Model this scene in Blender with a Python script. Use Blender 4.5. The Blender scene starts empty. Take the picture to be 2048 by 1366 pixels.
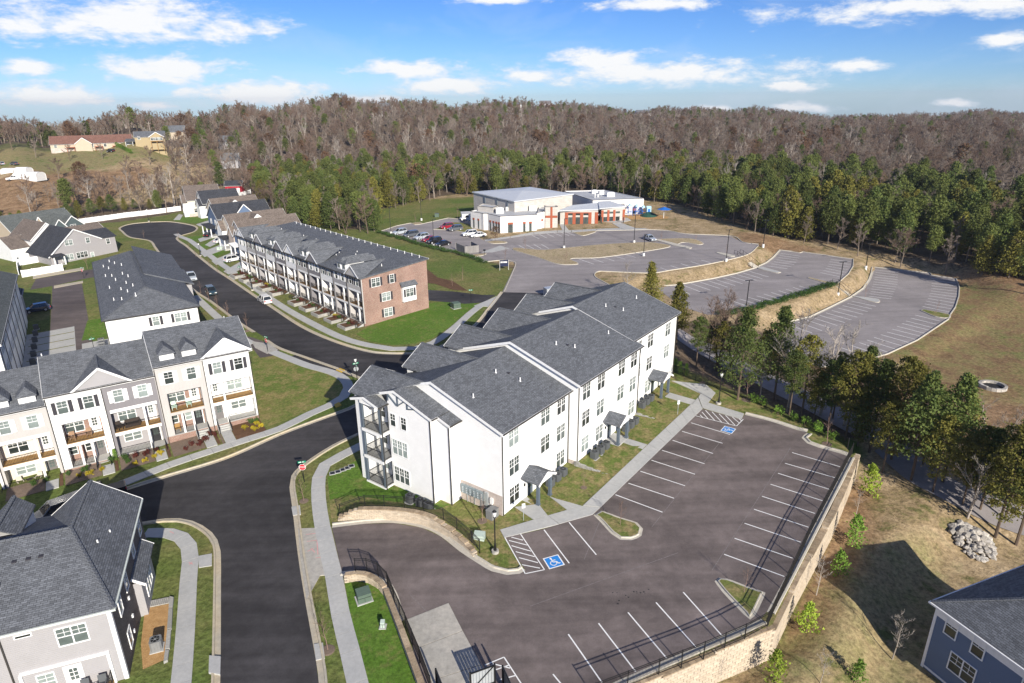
import bpy, bmesh, math, random
import numpy as np
from mathutils import Vector, Matrix
random.seed(7)
R = math.radians
SC = bpy.context.scene
COL = SC.collection
# ---------------------------------------------------------------- camera
CAMH = 40.6
PITCH, ROLL, FPX = 0.354879, -0.01027, 1304.75
cam_d = bpy.data.cameras.new("camera")
cam = bpy.data.objects.new("camera", cam_d)
COL.objects.link(cam)
cam.location = (0, 0, CAMH)
cam.rotation_mode = 'QUATERNION'
cam.rotation_quaternion = (Matrix.Rotation(math.pi / 2 - PITCH, 4, 'X') @ Matrix.Rotation(ROLL, 4, 'Z')).to_quaternion()
cam_d.sensor_width = 36.0
cam_d.lens = 36.0 * FPX / 2048
cam_d.clip_start = 1.0
cam_d.clip_end = 12000
SC.camera = cam
# ---------------------------------------------------------------- sun, sky, exposure
SUN_AZ, SUN_EL = 114.0, 24.2          # shadows run along this map angle
d = Vector((math.cos(R(SUN_AZ)) * math.cos(R(SUN_EL)), math.sin(R(SUN_AZ)) * math.cos(R(SUN_EL)), -math.sin(R(SUN_EL))))
sun_d = bpy.data.lights.new("sun", 'SUN')
sun = bpy.data.objects.new("sun", sun_d)
COL.objects.link(sun)
sun.rotation_mode = 'QUATERNION'
sun.rotation_quaternion = d.to_track_quat('-Z', 'Y')
sun.location = (60, -120, 90)
sun_d.energy = 5.0
sun_d.angle = R(0.5)
sun_d.color = (1.0, 0.93, 0.82)
SC.view_settings.view_transform = 'Standard'
SC.view_settings.look = 'None'
SC.view_settings.exposure = 0.54
SC.view_settings.gamma = 1.0
SC.view_settings.use_curve_mapping = False
world = bpy.data.worlds.new("World")
SC.world = world
world.use_nodes = True
wn = world.node_tree
wn.nodes.clear()
def N(t, kind, **kw):
 n = t.nodes.new(kind)
 for k, v in kw.items():
  if hasattr(n, k):
   setattr(n, k, v)
 return n
def ramp(t, pts, interp='LINEAR'):
 n = t.nodes.new('ShaderNodeValToRGB')
 n.color_ramp.interpolation = interp
 e = n.color_ramp.elements
 while len(e) < len(pts):
  e.new(0.5)
 for i, (p, c) in enumerate(pts):
  e[i].position = p
  e[i].color = (c[0], c[1], c[2], 1) if hasattr(c, '__len__') else (c, c, c, 1)
 return n
def math_n(t, op, a, b=None):
 n = t.nodes.new('ShaderNodeMath'); n.operation = op
 for i, v in enumerate((a, b)):
  if v is None: continue
  if isinstance(v, (int, float)): n.inputs[i].default_value = v
  else: t.links.new(v, n.inputs[i])
 return n.outputs[0]
sky = N(wn, 'ShaderNodeTexSky', sky_type='NISHITA')
sky.sun_disc = False
sky.sun_elevation = R(SUN_EL)
# the sun stands on the side opposite to the shadows; Blender counts sun_rotation clockwise from +Y
sky.sun_rotation = R((90 - (SUN_AZ + 180)) % 360)
sky.altitude = 200
sky.air_density = 0.8
sky.dust_density = 0.0
sky.ozone_density = 3.0
def noise(t, vec, scale, detail, rough, dist=0.0):
 n = t.nodes.new('ShaderNodeTexNoise')
 n.inputs['Scale'].default_value = scale
 n.inputs['Detail'].default_value = detail
 n.inputs['Roughness'].default_value = rough
 n.inputs['Distortion'].default_value = dist
 if vec is not None: t.links.new(vec, n.inputs['Vector'])
 return n
tc = N(wn, 'ShaderNodeTexCoord')
sep = N(wn, 'ShaderNodeSeparateXYZ')
wn.links.new(tc.outputs['Generated'], sep.inputs[0])
az = math_n(wn, 'ARCTAN2', sep.outputs[0], sep.outputs[1])
az = math_n(wn, 'SUBTRACT', math_n(wn, 'PINGPONG', math_n(wn, 'ADD', az, 0.72 + 8 * 1.44), 1.44), 0.72)   # the same fair-weather cumulus goes on all round
el = math_n(wn, 'ARCSINE', sep.outputs[2])
cmb = N(wn, 'ShaderNodeCombineXYZ')
wn.links.new(az, cmb.inputs[0]); wn.links.new(el, cmb.inputs[1])
dirv = N(wn, 'ShaderNodeVectorMath', operation='MULTIPLY'); wn.links.new(cmb.outputs[0], dirv.inputs[0]); dirv.inputs[1].default_value = (1.0, 2.6, 1.0)
n_big = noise(wn, dirv.outputs[0], 14.0, 6, 0.62, 0.3)
n_fine = noise(wn, dirv.outputs[0], 46.0, 5, 0.65)
# clouds: bearing, height above the horizon, half length, half thickness (radians)
CLOUDS = [(-0.492, 0.0941, 0.1554, 0.0328), (-0.594, 0.0844, 0.0449, 0.0199), (-0.381, 0.0864, 0.0441, 0.0227), (-0.595, 0.0407, 0.0342, 0.0108), (-0.577, 0.0095, 0.0621, 0.0204), (-0.45, 0.0397, 0.0793, 0.0237), (-0.343, 0.0105, 0.0997, 0.0214), (-0.126, 0.0404, 0.0864, 0.0161), (-0.081, 0.0205, 0.0874, 0.0143), (0.197, 0.033, 0.2109, 0.0206), (0.121, 0.051, 0.0824, 0.0171), (0.037, 0.0313, 0.0528, 0.0115), (0.388, 0.0134, 0.0445, 0.0079), (0.461, 0.037, 0.0425, 0.0101), (0.388, -0.0133, 0.0446, 0.0079), (0.566, -0.0083, 0.0304, 0.0064), (0.607, 0.0589, 0.0309, 0.0099), (0.494, 0.0994, 0.1628, 0.0165), (0.192, 0.1174, 0.0759, 0.0094), (-0.025, 0.1264, 0.0704, 0.0057), (-0.472, -0.0031, 0.0271, 0.0067), (-0.225, 0.0018, 0.0664, 0.0074), (0.282, -0.0147, 0.0323, 0.0064), (-0.37, 0.22, 0.19, 0.041), (0.15, 0.32, 0.2, 0.032), (-0.68, 0.42, 0.23, 0.038), (-0.37, 0.52, 0.25, 0.044), (0.47, 0.62, 0.18, 0.049), (-0.49, 0.72, 0.2, 0.056), (0.03, 0.82, 0.22, 0.05), (-0.61, 0.92, 0.22, 0.048), (-0.28, 1.02, 0.12, 0.056)]
fld = None
for a_, e_, w_, h_ in CLOUDS:
 sb = N(wn, 'ShaderNodeVectorMath', operation='SUBTRACT'); wn.links.new(cmb.outputs[0], sb.inputs[0]); sb.inputs[1].default_value = (a_, e_, 0)
 ml = N(wn, 'ShaderNodeVectorMath', operation='MULTIPLY'); wn.links.new(sb.outputs[0], ml.inputs[0]); ml.inputs[1].default_value = (1 / (1.3 * w_), 1 / (1.12 * h_), 0)
 ln = N(wn, 'ShaderNodeVectorMath', operation='LENGTH'); wn.links.new(ml.outputs[0], ln.inputs[0])
 fld = ln.outputs['Value'] if fld is None else math_n(wn, 'MINIMUM', fld, ln.outputs['Value'])
cm = math_n(wn, 'SUBTRACT', 1.0, fld)
cm = math_n(wn, 'ADD', cm, math_n(wn, 'MULTIPLY', math_n(wn, 'SUBTRACT', n_big.outputs[0], 0.5), 2.3))
cm = math_n(wn, 'ADD', cm, math_n(wn, 'MULTIPLY', math_n(wn, 'SUBTRACT', n_fine.outputs[0], 0.5), 0.9))
cov = ramp(wn, [(-0.0, 0.0), (0.75, 1.0)], 'EASE'); wn.links.new(cm, cov.inputs[0])
shade = ramp(wn, [(0.1, (0.70, 0.80, 0.95)), (0.75, (1.0, 1.0, 1.0))]); wn.links.new(cm, shade.inputs[0])
wisp = noise(wn, dirv.outputs[0], 5.0, 6, 0.6, 0.6); wr = ramp(wn, [(0.48, 0.0), (0.85, 0.42)]); wn.links.new(wisp.outputs[0], wr.inputs[0])
covf = math_n(wn, 'MAXIMUM', math_n(wn, 'MULTIPLY', cov.outputs[0], 0.96), wr.outputs[0])
hsv = N(wn, 'ShaderNodeHueSaturation')
hsv.inputs['Saturation'].default_value = 1.12
wn.links.new(sky.outputs[0], hsv.inputs['Color'])
tint = N(wn, 'ShaderNodeMix', data_type='RGBA'); tint.blend_type = 'MULTIPLY'; tint.inputs['Factor'].default_value = 1.0
wn.links.new(hsv.outputs[0], tint.inputs['A']); tint.inputs['B'].default_value = (0.56, 0.74, 1.12, 1)
mixc = N(wn, 'ShaderNodeMix', data_type='RGBA')
wn.links.new(covf, mixc.inputs['Factor']); wn.links.new(tint.outputs['Result'], mixc.inputs['A'])
cs = N(wn, 'ShaderNodeVectorMath', operation='SCALE')
wn.links.new(shade.outputs[0], cs.inputs[0]); cs.inputs['Scale'].default_value = 9.6
wn.links.new(cs.outputs[0], mixc.inputs['B'])
bg = N(wn, 'ShaderNodeBackground')
bg.inputs[1].default_value = 0.072
wn.links.new(mixc.outputs['Result'], bg.inputs[0])
wo = N(wn, 'ShaderNodeOutputWorld')
wn.links.new(bg.outputs[0], wo.inputs[0])
# ---------------------------------------------------------------- survey: camera rays to the terrain
_cp, _sp, _cr, _sr = math.cos(PITCH), math.sin(PITCH), math.cos(ROLL), math.sin(ROLL)
TX, TY = 0.02505, 0.01777            # the site rises gently to the right and away
def ray(px, py):
 x = (px - 1024) / FPX; u = -(py - 683) / FPX
 x, u = x * _cr - u * _sr, x * _sr + u * _cr
 return np.array([x, _cp + u * _sp, -_sp + u * _cp])
def atp(px, py, dz=0.0):             # a sight line meets the site plane raised by dz
 r = ray(px, py); t = (-CAMH + dz) / (r[2] - TX * r[0] - TY * r[1])
 return (float(r[0] * t), float(r[1] * t))
def smooth(a, b, x):
 t = np.clip((x - a) / (b - a), 0, 1); return t * t * (3 - 2 * t)
# regions of the site with their height above the site plane
LOT2 = [(1562.5, 501), (1583, 504), (1599.4, 506.5), (1605.6, 504.5), (1706, 519), (1705, 533.6), (1696, 548), (1673, 568.4), (1652.7, 574.6), (1587, 595), (1505, 616.6), (1443.6, 629), (1414.8, 630), (1360, 612), (1312, 574.6), (1355, 571.5), (1431, 558), (1476, 548), (1511, 537.7), (1535.8, 526.4), (1550, 515)]
LOT3 = [(1748.5, 535), (1859.8, 547), (1862.7, 551.2), (1911.6, 558), (1917.8, 576), (1916.4, 593.8), (1909.6, 615), (1899.8, 629), (1896, 638.7), (1833.4, 680.7), (1774.8, 708), (1716, 725.6), (1640, 735), (1585, 715), (1560, 680), (1581.5, 645.5), (1624.5, 634.8), (1657.7, 619), (1704.5, 595.7), (1730, 578), (1741.6, 560.5), (1746.5, 547)]
REG = [
 (0.0, [(-500, 1700), (-500, 640), (-120, 470), (0, 464), (240, 440), (340, 424), (480, 385), (560, 420), (740, 424), (900, 392), (1310, 405), (1510, 475), (1524, 491), (1500, 515), (1440, 532), (1300, 552), (1230, 556), (1200, 575), (1300, 660), (1352, 735), (1400, 755), (1470, 785), (1560, 830), (1680, 885), (1520, 1215), (1400, 1262), (1100, 1420), (1000, 1700)]),
 (-1.6, LOT2), (-3.4, LOT3),
 (-5.0, [(1855, 1190), (1960, 1130), (2300, 1100), (2300, 1640), (1780, 1640), (1800, 1366)]),
 (-3.4, [(1722, 905), (1700, 985), (1548, 1252), (1410, 1306), (1180, 1390), (1000, 1640), (1250, 1640), (1450, 1366), (1590, 1280), (1690, 1100), (1790, 990), (1800, 900)]),
 (-2.6, [(1400, 690), (1500, 745), (1600, 800), (1740, 880), (1700, 885), (1480, 775)]),
 (-4.0, [(1800, 760), (2020, 640), (2300, 680), (2300, 950), (1960, 870)]),
 (-1.2, [(1560, 455), (1700, 480), (1900, 522), (2048, 565), (2048, 545), (1900, 500), (1650, 445), (1450, 395)]),
]
def _grow(P, d):
 P = np.array(P); c = P.mean(0); v = P - c
 return c + v * (1 + d / np.maximum(np.hypot(v[:, 0], v[:, 1]), 1e-6))[:, None]
_REGW = [(o, _grow([atp(px, py, o) for px, py in P], 2.2 if P in (LOT2, LOT3) else 0.0)) for o, P in REG]
def _polydist(X, Y, P):
 n = len(P); inside = np.zeros(X.shape, bool); dm = np.full(X.shape, 1e9)
 for i in range(n):
  ax, ay = P[i]; bx, by = P[(i + 1) % n]
  c = (ay > Y) != (by > Y)
  with np.errstate(divide='ignore', invalid='ignore'):
   xi = (bx - ax) * (Y - ay) / (by - ay + 1e-12) + ax
  inside ^= c & (X < xi)
  vx, vy = bx - ax, by - ay; L = vx * vx + vy * vy + 1e-9
  t = np.clip(((X - ax) * vx + (Y - ay) * vy) / L, 0, 1)
  dm = np.minimum(dm, np.hypot(X - ax - t * vx, Y - ay - t * vy))
 return np.where(inside, 0.0, dm)
# far country by bearing: where the rise begins, where the ridge lies, its height
_BX = np.array([-900, -100, 150, 350, 520, 800, 1024, 1400, 1700, 2048, 2600])
_BR0 = np.array([240, 240, 250, 290, 300, 310, 300, 290, 250, 200, 160.])
_BR1 = np.array([430, 430, 440, 460, 520, 680, 820, 980, 1150, 1350, 1400.])
_BZ = np.array([20, 20, 19, 19, 27, 30, 27, 13, 3, 0, 0.])
_BA = np.arctan((_BX - 1024) / FPX)
def terrain(x, y):
 x = np.atleast_1d(np.asarray(x, float)); y = np.atleast_1d(np.asarray(y, float))
 r = np.hypot(x, y); a = np.arctan2(x, y)
 pl = TX * x + TY * y
 num = np.zeros_like(r); den = np.zeros_like(r); fix = np.full(r.shape, np.nan)
 near = r < 420
 X, Y = x[near], y[near]
 nu = np.zeros_like(X); de = np.zeros_like(X); fx = np.full(X.shape, np.nan)
 for o, P in _REGW:
  dd = _polydist(X, Y, P)
  fx = np.where((dd == 0) & np.isnan(fx), o, fx)
  w = 1 / (dd ** 2.2 + 0.02)
  nu += w * o; de += w
 off = np.where(np.isnan(fx), nu / de, fx)
 num[near] = off
 r0 = np.interp(a, _BA, _BR0); r1 = np.interp(a, _BA, _BR1); zr = np.interp(a, _BA, _BZ)
 s = smooth(r0, r1, r)
 zr = zr + 2.6 * np.sin(a * 23.0 + 0.6) + 2.2 * np.sin(a * 51.0 + 2.0) + 1.2 * np.sin(a * 97.0)
 roll = 1.6 * np.sin(x * 0.013 + 1.3) * np.sin(y * 0.011 + 0.4) + 0.9 * np.sin(x * 0.031 - y * 0.023)
 z = (pl + num) * (1 - s) + (zr + roll) * s
 z = np.where(r > r1, z - 60 * smooth(0, 1500, r - r1) - 0.014 * (r - r1), z)
 back = smooth(0.0, 60.0, -y)          # behind the camera the site plane is left to level out
 return z * (1 - back) + (-1.0) * back
def T(x, y): return float(terrain(x, y)[0])
def at(px, py, dz=0.0):                 # the point of the terrain (plus dz) seen along a sight line of the survey
 r = ray(px, py)
 hi = 2600.0 if r[2] > -0.02 else min(2600.0, 1.6 * CAMH / -r[2] + 50)
 ts = np.concatenate([np.linspace(15, 450, 500), np.linspace(452, max(hi, 460), 400)])
 h = CAMH + r[2] * ts - terrain(r[0] * ts, r[1] * ts) - dz
 k = np.argmax(h < 0)
 if h[k] >= 0: k = len(ts) - 1
 t0, t1 = ts[max(k - 1, 0)], ts[k]
 h0, h1 = h[max(k - 1, 0)], h[k]
 t = t0 + (t1 - t0) * (h0 / (h0 - h1)) if h0 != h1 else t1
 return Vector((r[0] * t, r[1] * t, CAMH + r[2] * t - dz))
def P2(pts, dz=0.0): return [tuple(at(px, py, dz)[:2]) for px, py in pts]
def hgt(base, px, py):                  # height seen at a pixel above a base point
 r = ray(px, py); t = base[1] / r[1]; return CAMH + r[2] * t - base[2]
# ---------------------------------------------------------------- objects
def tag(o, label=None, cat=None, group=None, kind=None):
 if label: o["label"] = label
 if cat: o["category"] = cat
 if group: o["group"] = group
 if kind: o["kind"] = kind
 return o
def empty(name, loc=(0, 0, 0), rz=0.0, label=None, cat=None, group=None, kind=None):
 o = bpy.data.objects.new(name, None)
 o.empty_display_size = 0.3
 COL.objects.link(o)
 o.location = loc; o.rotation_euler = (0, 0, rz)
 return tag(o, label, cat, group, kind)
def link(name, me, parent=None, loc=(0, 0, 0), rz=0.0, kind=None):
 o = bpy.data.objects.new(name, me)
 COL.objects.link(o)
 o.location = loc; o.rotation_euler = (0, 0, rz)
 if parent: o.parent = parent
 if kind: o["kind"] = kind
 return o
KIDS = {}
def kids(o): return [c for c in o.children]
def dup(o, parent=None):
 c = o.copy(); COL.objects.link(c)
 if parent: c.parent = parent
 for ch in kids(o): dup(ch, c)
 return c
def put(o, loc, rz=0.0, label=None, group=None, scale=None):
 o.location = loc; o.rotation_euler = (0, 0, rz)
 if scale: o.scale = (scale,) * 3 if not hasattr(scale, '__len__') else scale
 if label: o["label"] = label
 if group: o["group"] = group
 return o
class MB:
 """collects faces, gives every face a metre-true UV, links them as one mesh"""
 def __init__(s): s.v = []; s.f = []; s.mi = []; s.m = 0; s.sm = False
 def vert(s, p): s.v.append(tuple(p)); return len(s.v) - 1
 def face(s, pts):
  b = len(s.v); s.v.extend(tuple(p) for p in pts)
  s.f.append(tuple(range(b, b + len(pts)))); s.mi.append(s.m)
 def box(s, x0, y0, z0, x1, y1, z1):
  if x0 > x1: x0, x1 = x1, x0
  if y0 > y1: y0, y1 = y1, y0
  if z0 > z1: z0, z1 = z1, z0
  b = len(s.v)
  s.v += [(x0, y0, z0), (x1, y0, z0), (x1, y1, z0), (x0, y1, z0), (x0, y0, z1), (x1, y0, z1), (x1, y1, z1), (x0, y1, z1)]
  for q in ((0, 3, 2, 1), (4, 5, 6, 7), (0, 1, 5, 4), (1, 2, 6, 5), (2, 3, 7, 6), (3, 0, 4, 7)):
   s.f.append(tuple(b + i for i in q)); s.mi.append(s.m)
  return s
 def prism(s, poly, z0, z1):          # poly counterclockwise in xy; z0/z1 numbers or functions
  f0 = z0 if callable(z0) else (lambda x, y: z0)
  f1 = z1 if callable(z1) else (lambda x, y: z1)
  n = len(poly); b = len(s.v)
  s.v += [(x, y, f0(x, y)) for x, y in poly] + [(x, y, f1(x, y)) for x, y in poly]
  s.f.append(tuple(b + i for i in reversed(range(n)))); s.f.append(tuple(b + n + i for i in range(n)))
  s.mi += [s.m] * 2
  for i in range(n):
   j = (i + 1) % n
   s.f.append((b + i, b + j, b + n + j, b + n + i)); s.mi.append(s.m)
  return s
 def sweep(s, a, b, w, h):            # a straight bar from a to b
  a, b = Vector(a), Vector(b); dr = (b - a)
  if dr.length < 1e-6: return s
  dr.normalize(); up = Vector((0, 0, 1)) if abs(dr.z) < 0.95 else Vector((1, 0, 0))
  sx = dr.cross(up).normalized() * w / 2; sy = sx.cross(dr).normalized() * h / 2
  k = len(s.v)
  for p in (a, b):
   for q in (-sx - sy, sx - sy, sx + sy, -sx + sy): s.v.append(tuple(p + q))
  for q in ((3, 2, 1, 0), (4, 5, 6, 7), (0, 1, 5, 4), (1, 2, 6, 5), (2, 3, 7, 6), (3, 0, 4, 7)):
   s.f.append(tuple(k + i for i in q)); s.mi.append(s.m)
  return s
 def tube(s, pts, rads, n=6, cap=True):
  rings = []
  for i, p in enumerate(pts):
   p = Vector(p)
   dr = Vector(pts[min(i + 1, len(pts) - 1)]) - Vector(pts[max(i - 1, 0)])
   dr.normalize()
   up = Vector((1, 0, 0)) if abs(dr.z) > 0.8 else Vector((0, 0, 1))
   sx = dr.cross(up).normalized(); sy = sx.cross(dr)
   k = len(s.v)
   for j in range(n):
    a = 2 * math.pi * j / n
    s.v.append(tuple(p + (sx * math.cos(a) + sy * math.sin(a)) * rads[i]))
   rings.append(k)
  for a, b in zip(rings, rings[1:]):
   for j in range(n):
    s.f.append((a + j, b + j, b + (j + 1) % n, a + (j + 1) % n)); s.mi.append(s.m)
  if cap:
   s.f.append(tuple(rings[0] + j for j in range(n))); s.f.append(tuple(rings[-1] + j for j in reversed(range(n)))); s.mi += [s.m] * 2
  return s
 def slab(s, pts, t):                 # a flat polygon of 3-D points given thickness t downwards along z
  b = len(s.v); n = len(pts)
  s.v += [tuple(p) for p in pts] + [(p[0], p[1], p[2] - t) for p in pts]
  s.f.append(tuple(b + i for i in range(n))); s.f.append(tuple(b + n + i for i in reversed(range(n)))); s.mi += [s.m] * 2
  for i in range(n):
   j = (i + 1) % n
   s.f.append((b + j, b + i, b + n + i, b + n + j)); s.mi.append(s.m)
  return s
 def mesh(s, name, mats, fix=False):
  me = bpy.data.meshes.new(name)
  me.from_pydata(s.v, [], s.f)
  for m in (mats if isinstance(mats, (list, tuple)) else [mats]): me.materials.append(m)
  if any(s.mi): me.polygons.foreach_set('material_index', s.mi)
  if fix:
   bm = bmesh.new(); bm.from_mesh(me)
   bmesh.ops.recalc_face_normals(bm, faces=bm.faces); bm.to_mesh(me); bm.free()
  auto_uv(me)
  if s.sm: me.polygons.foreach_set('use_smooth', [True] * len(me.polygons))
  me.update()
  return me
 def build(s, name, mats, parent=None, loc=(0, 0, 0), rz=0.0, kind=None, fix=False):
  return link(name, s.mesh(name, mats, fix), parent, loc, rz, kind)
def auto_uv(me):
 nl = len(me.loops)
 if nl == 0: return
 uv = me.uv_layers.new(name="uv")
 vi = np.empty(nl, np.int32); me.loops.foreach_get('vertex_index', vi)
 co = np.empty(len(me.vertices) * 3); me.vertices.foreach_get('co', co); co = co.reshape(-1, 3)
 npoly = len(me.polygons)
 ls = np.empty(npoly, np.int32); lt = np.empty(npoly, np.int32)
 me.polygons.foreach_get('loop_start', ls); me.polygons.foreach_get('loop_total', lt)
 no = np.empty(npoly * 3); me.polygons.foreach_get('normal', no); no = no.reshape(-1, 3)
 pn = np.repeat(no, lt, axis=0)
 h = np.hypot(pn[:, 0], pn[:, 1])
 flat = h < 0.02
 ux = np.where(flat, 1.0, -pn[:, 1] / np.maximum(h, 1e-6)); uy = np.where(flat, 0.0, pn[:, 0] / np.maximum(h, 1e-6))
 U = np.stack([ux, uy, np.zeros_like(ux)], 1)
 Vv = np.cross(pn, U)
 p = co[vi]
 out = np.stack([(p * U).sum(1), (p * Vv).sum(1)], 1)
 uv.data.foreach_set('uv', out.astype(np.float32).ravel())
# ---------------------------------------------------------------- materials
M = {}
def newmat(name, rough=0.8, spec=0.3):
 m = bpy.data.materials.new(name); m.use_nodes = True
 t = m.node_tree; b = t.nodes['Principled BSDF']
 b.inputs['Roughness'].default_value = rough
 b.inputs['Specular IOR Level'].default_value = spec
 M[name] = m
 return m, t, b
def mixrgb(t, fac, a, b, mode='MIX'):
 n = t.nodes.new('ShaderNodeMix'); n.data_type = 'RGBA'; n.blend_type = mode
 for s, v in (('Factor', fac), ('A', a), ('B', b)):
  if isinstance(v, (int, float)): n.inputs[s].default_value = v if s == 'Factor' else (v, v, v, 1)
  elif isinstance(v, tuple): n.inputs[s].default_value = (v[0], v[1], v[2], 1)
  else: t.links.new(v, n.inputs[s])
 return n.outputs['Result']
def pos(t):
 return t.nodes.new('ShaderNodeNewGeometry').outputs['Position']
def obj_co(t): return t.nodes.new('ShaderNodeTexCoord').outputs['Object']
def uvs(t): return t.nodes.new('ShaderNodeTexCoord').outputs['UV']
def bump(t, b, h, strength, dist=0.02):
 n = t.nodes.new('ShaderNodeBump'); n.inputs['Strength'].default_value = strength; n.inputs['Distance'].default_value = dist
 t.links.new(h, n.inputs['Height']); t.links.new(n.outputs[0], b.inputs['Normal'])
def orand(t):
 return t.nodes.new('ShaderNodeObjectInfo').outputs['Random']
def noisy(name, c, var=0.25, scale=1.0, rough=0.8, spec=0.3, c2=None, bumpy=0.0, fine=12.0, co='pos', rnd=0.0):
 """a plain colour worn by two sizes of noise; c2 is a second tint in large patches"""
 m, t, b = newmat(name, rough, spec)
 v = pos(t) if co == 'pos' else obj_co(t)
 n1 = noise(t, v, scale, 4, 0.6); n2 = noise(t, v, scale * fine, 3, 0.65)
 r1 = ramp(t, [(0.35, 0.0), (0.68, 1.0)]); t.links.new(n1.outputs[0], r1.inputs[0])
 col = mixrgb(t, r1.outputs[0], c, c2 if c2 else tuple(k * (1 + var * .5) for k in c))
 r2 = ramp(t, [(0.3, 1 - var), (0.7, 1 + var)]); t.links.new(n2.outputs[0], r2.inputs[0])
 col = mixrgb(t, 1.0, col, r2.outputs[0], 'MULTIPLY')
 if rnd:
  rr = ramp(t, [(0, 1 - rnd), (1, 1 + rnd)]); t.links.new(orand(t), rr.inputs[0])
  col = mixrgb(t, 1.0, col, rr.outputs[0], 'MULTIPLY')
 t.links.new(col, b.inputs['Base Color'])
 if bumpy: bump(t, b, n2.outputs[0], bumpy, 0.03)
 return m
def plain(name, c, rough=0.6, spec=0.3, metal=0.0):
 m, t, b = newmat(name, rough, spec)
 v = obj_co(t); n = noise(t, v, 3.0, 3, 0.6)
 r = ramp(t, [(0.3, 0.92), (0.7, 1.06)]); t.links.new(n.outputs[0], r.inputs[0])
 t.links.new(mixrgb(t, 1.0, c, r.outputs[0], 'MULTIPLY'), b.inputs['Base Color'])
 b.inputs['Metallic'].default_value = metal
 return m
def brickmat(name, c1, c2, mortar, w, h, rough=0.85, mort=0.012, var=0.2, bs=0.4, squash=0.0, bias=0.0):
 m, t, b = newmat(name, rough, 0.25)
 br = t.nodes.new('ShaderNodeTexBrick')
 br.offset = 0.5
 t.links.new(uvs(t), br.inputs['Vector'])
 br.inputs['Color1'].default_value = (*c1, 1); br.inputs['Color2'].default_value = (*c2, 1); br.inputs['Mortar'].default_value = (*mortar, 1)
 br.inputs['Scale'].default_value = 1.0; br.inputs['Mortar Size'].default_value = mort
 br.inputs['Brick Width'].default_value = w; br.inputs['Row Height'].default_value = h; br.inputs['Bias'].default_value = bias
 n = noise(t, obj_co(t), 0.45, 4, 0.6)
 r = ramp(t, [(0.3, 1 - var), (0.7, 1 + var)]); t.links.new(n.outputs[0], r.inputs[0])
 t.links.new(mixrgb(t, 1.0, br.outputs['Color'], r.outputs[0], 'MULTIPLY'), b.inputs['Base Color'])
 if bs:
  inv = math_n(t, 'SUBTRACT', 1.0, br.outputs['Fac'])
  bump(t, b, inv, bs, 0.015)
 return m
def siding(name, c, step=0.18, vertical=False, bs=0.6, rough=0.55):
 m, t, b = newmat(name, rough, 0.3)
 s = t.nodes.new('ShaderNodeSeparateXYZ'); t.links.new(uvs(t), s.inputs[0])
 fr = math_n(t, 'FRACT', math_n(t, 'DIVIDE', s.outputs[0 if vertical else 1], step))
 if vertical:
  h = math_n(t, 'LESS_THAN', fr, 0.16)
 else:
  h = math_n(t, 'SUBTRACT', 1.0, fr)
 n = noise(t, obj_co(t), 0.8, 4, 0.6)
 r = ramp(t, [(0.3, 0.95), (0.7, 1.03)]); t.links.new(n.outputs[0], r.inputs[0])
 t.links.new(mixrgb(t, 1.0, c, r.outputs[0], 'MULTIPLY'), b.inputs['Base Color'])
 bump(t, b, h, bs, 0.02)
 return m
def shingles(name, c, var=0.13):
 m, t, b = newmat(name, 0.9, 0.2)
 br = t.nodes.new('ShaderNodeTexBrick'); br.offset = 0.37; br.offset_frequency = 2
 t.links.new(uvs(t), br.inputs['Vector'])
 br.inputs['Color1'].default_value = (*[k * 1.3 for k in c], 1); br.inputs['Color2'].default_value = (*[k * 0.8 for k in c], 1)
 br.inputs['Mortar'].default_value = (*[k * 0.34 for k in c], 1)
 br.inputs['Scale'].default_value = 1.0; br.inputs['Mortar Size'].default_value = 0.014; br.inputs['Mortar Smooth'].default_value = 0.3
 br.inputs['Brick Width'].default_value = 0.42; br.inputs['Row Height'].default_value = 0.17
 o = obj_co(t)
 n = noise(t, o, 0.5, 5, 0.65); n3 = noise(t, o, 9.0, 2, 0.7)
 r = ramp(t, [(0.3, 1 - var), (0.7, 1 + var)]); t.links.new(n.outputs[0], r.inputs[0])
 r3 = ramp(t, [(0.3, 0.8), (0.7, 1.2)]); t.links.new(n3.outputs[0], r3.inputs[0])
 cc = mixrgb(t, 1.0, br.outputs['Color'], r.outputs[0], 'MULTIPLY')
 t.links.new(mixrgb(t, 1.0, cc, r3.outputs[0], 'MULTIPLY'), b.inputs['Base Color'])
 bump(t, b, math_n(t, 'SUBTRACT', 1.0, br.outputs['Fac']), 0.5, 0.02)
 return m
def asphalt(name, c, streak=0.35, rough=0.85, fine=0.14):
 m, t, b = newmat(name, rough, 0.25)
 p = pos(t)
 n1 = noise(t, p, 0.09, 5, 0.6, 0.6); n2 = noise(t, p, 0.9, 4, 0.7); n3 = noise(t, p, 14.0, 2, 0.7)
 col = c
 for n, a in ((n1, streak), (n2, streak * 0.5), (n3, fine)):
  r = ramp(t, [(0.3, 1 - a), (0.72, 1 + a)]); t.links.new(n.outputs[0], r.inputs[0])
  col = mixrgb(t, 1.0, col, r.outputs[0], 'MULTIPLY')
 # rolled lanes and tyre drag: long soft bands in the lay of the paving
 mp = t.nodes.new('ShaderNodeMapping'); t.links.new(p, mp.inputs[0])
 mp.inputs['Rotation'].default_value = (0, 0, R(-52)); mp.inputs['Scale'].default_value = (0.03, 0.55, 1)
 n4 = noise(t, mp.outputs[0], 1.0, 3, 0.6)
 r = ramp(t, [(0.35, 1 - streak * .55), (0.65, 1 + streak * .55)]); t.links.new(n4.outputs[0], r.inputs[0])
 col = mixrgb(t, 1.0, col, r.outputs[0], 'MULTIPLY')
 t.links.new(col, b.inputs['Base Color'])
 bump(t, b, n3.outputs[0], 0.3, 0.01)
 return m
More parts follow.
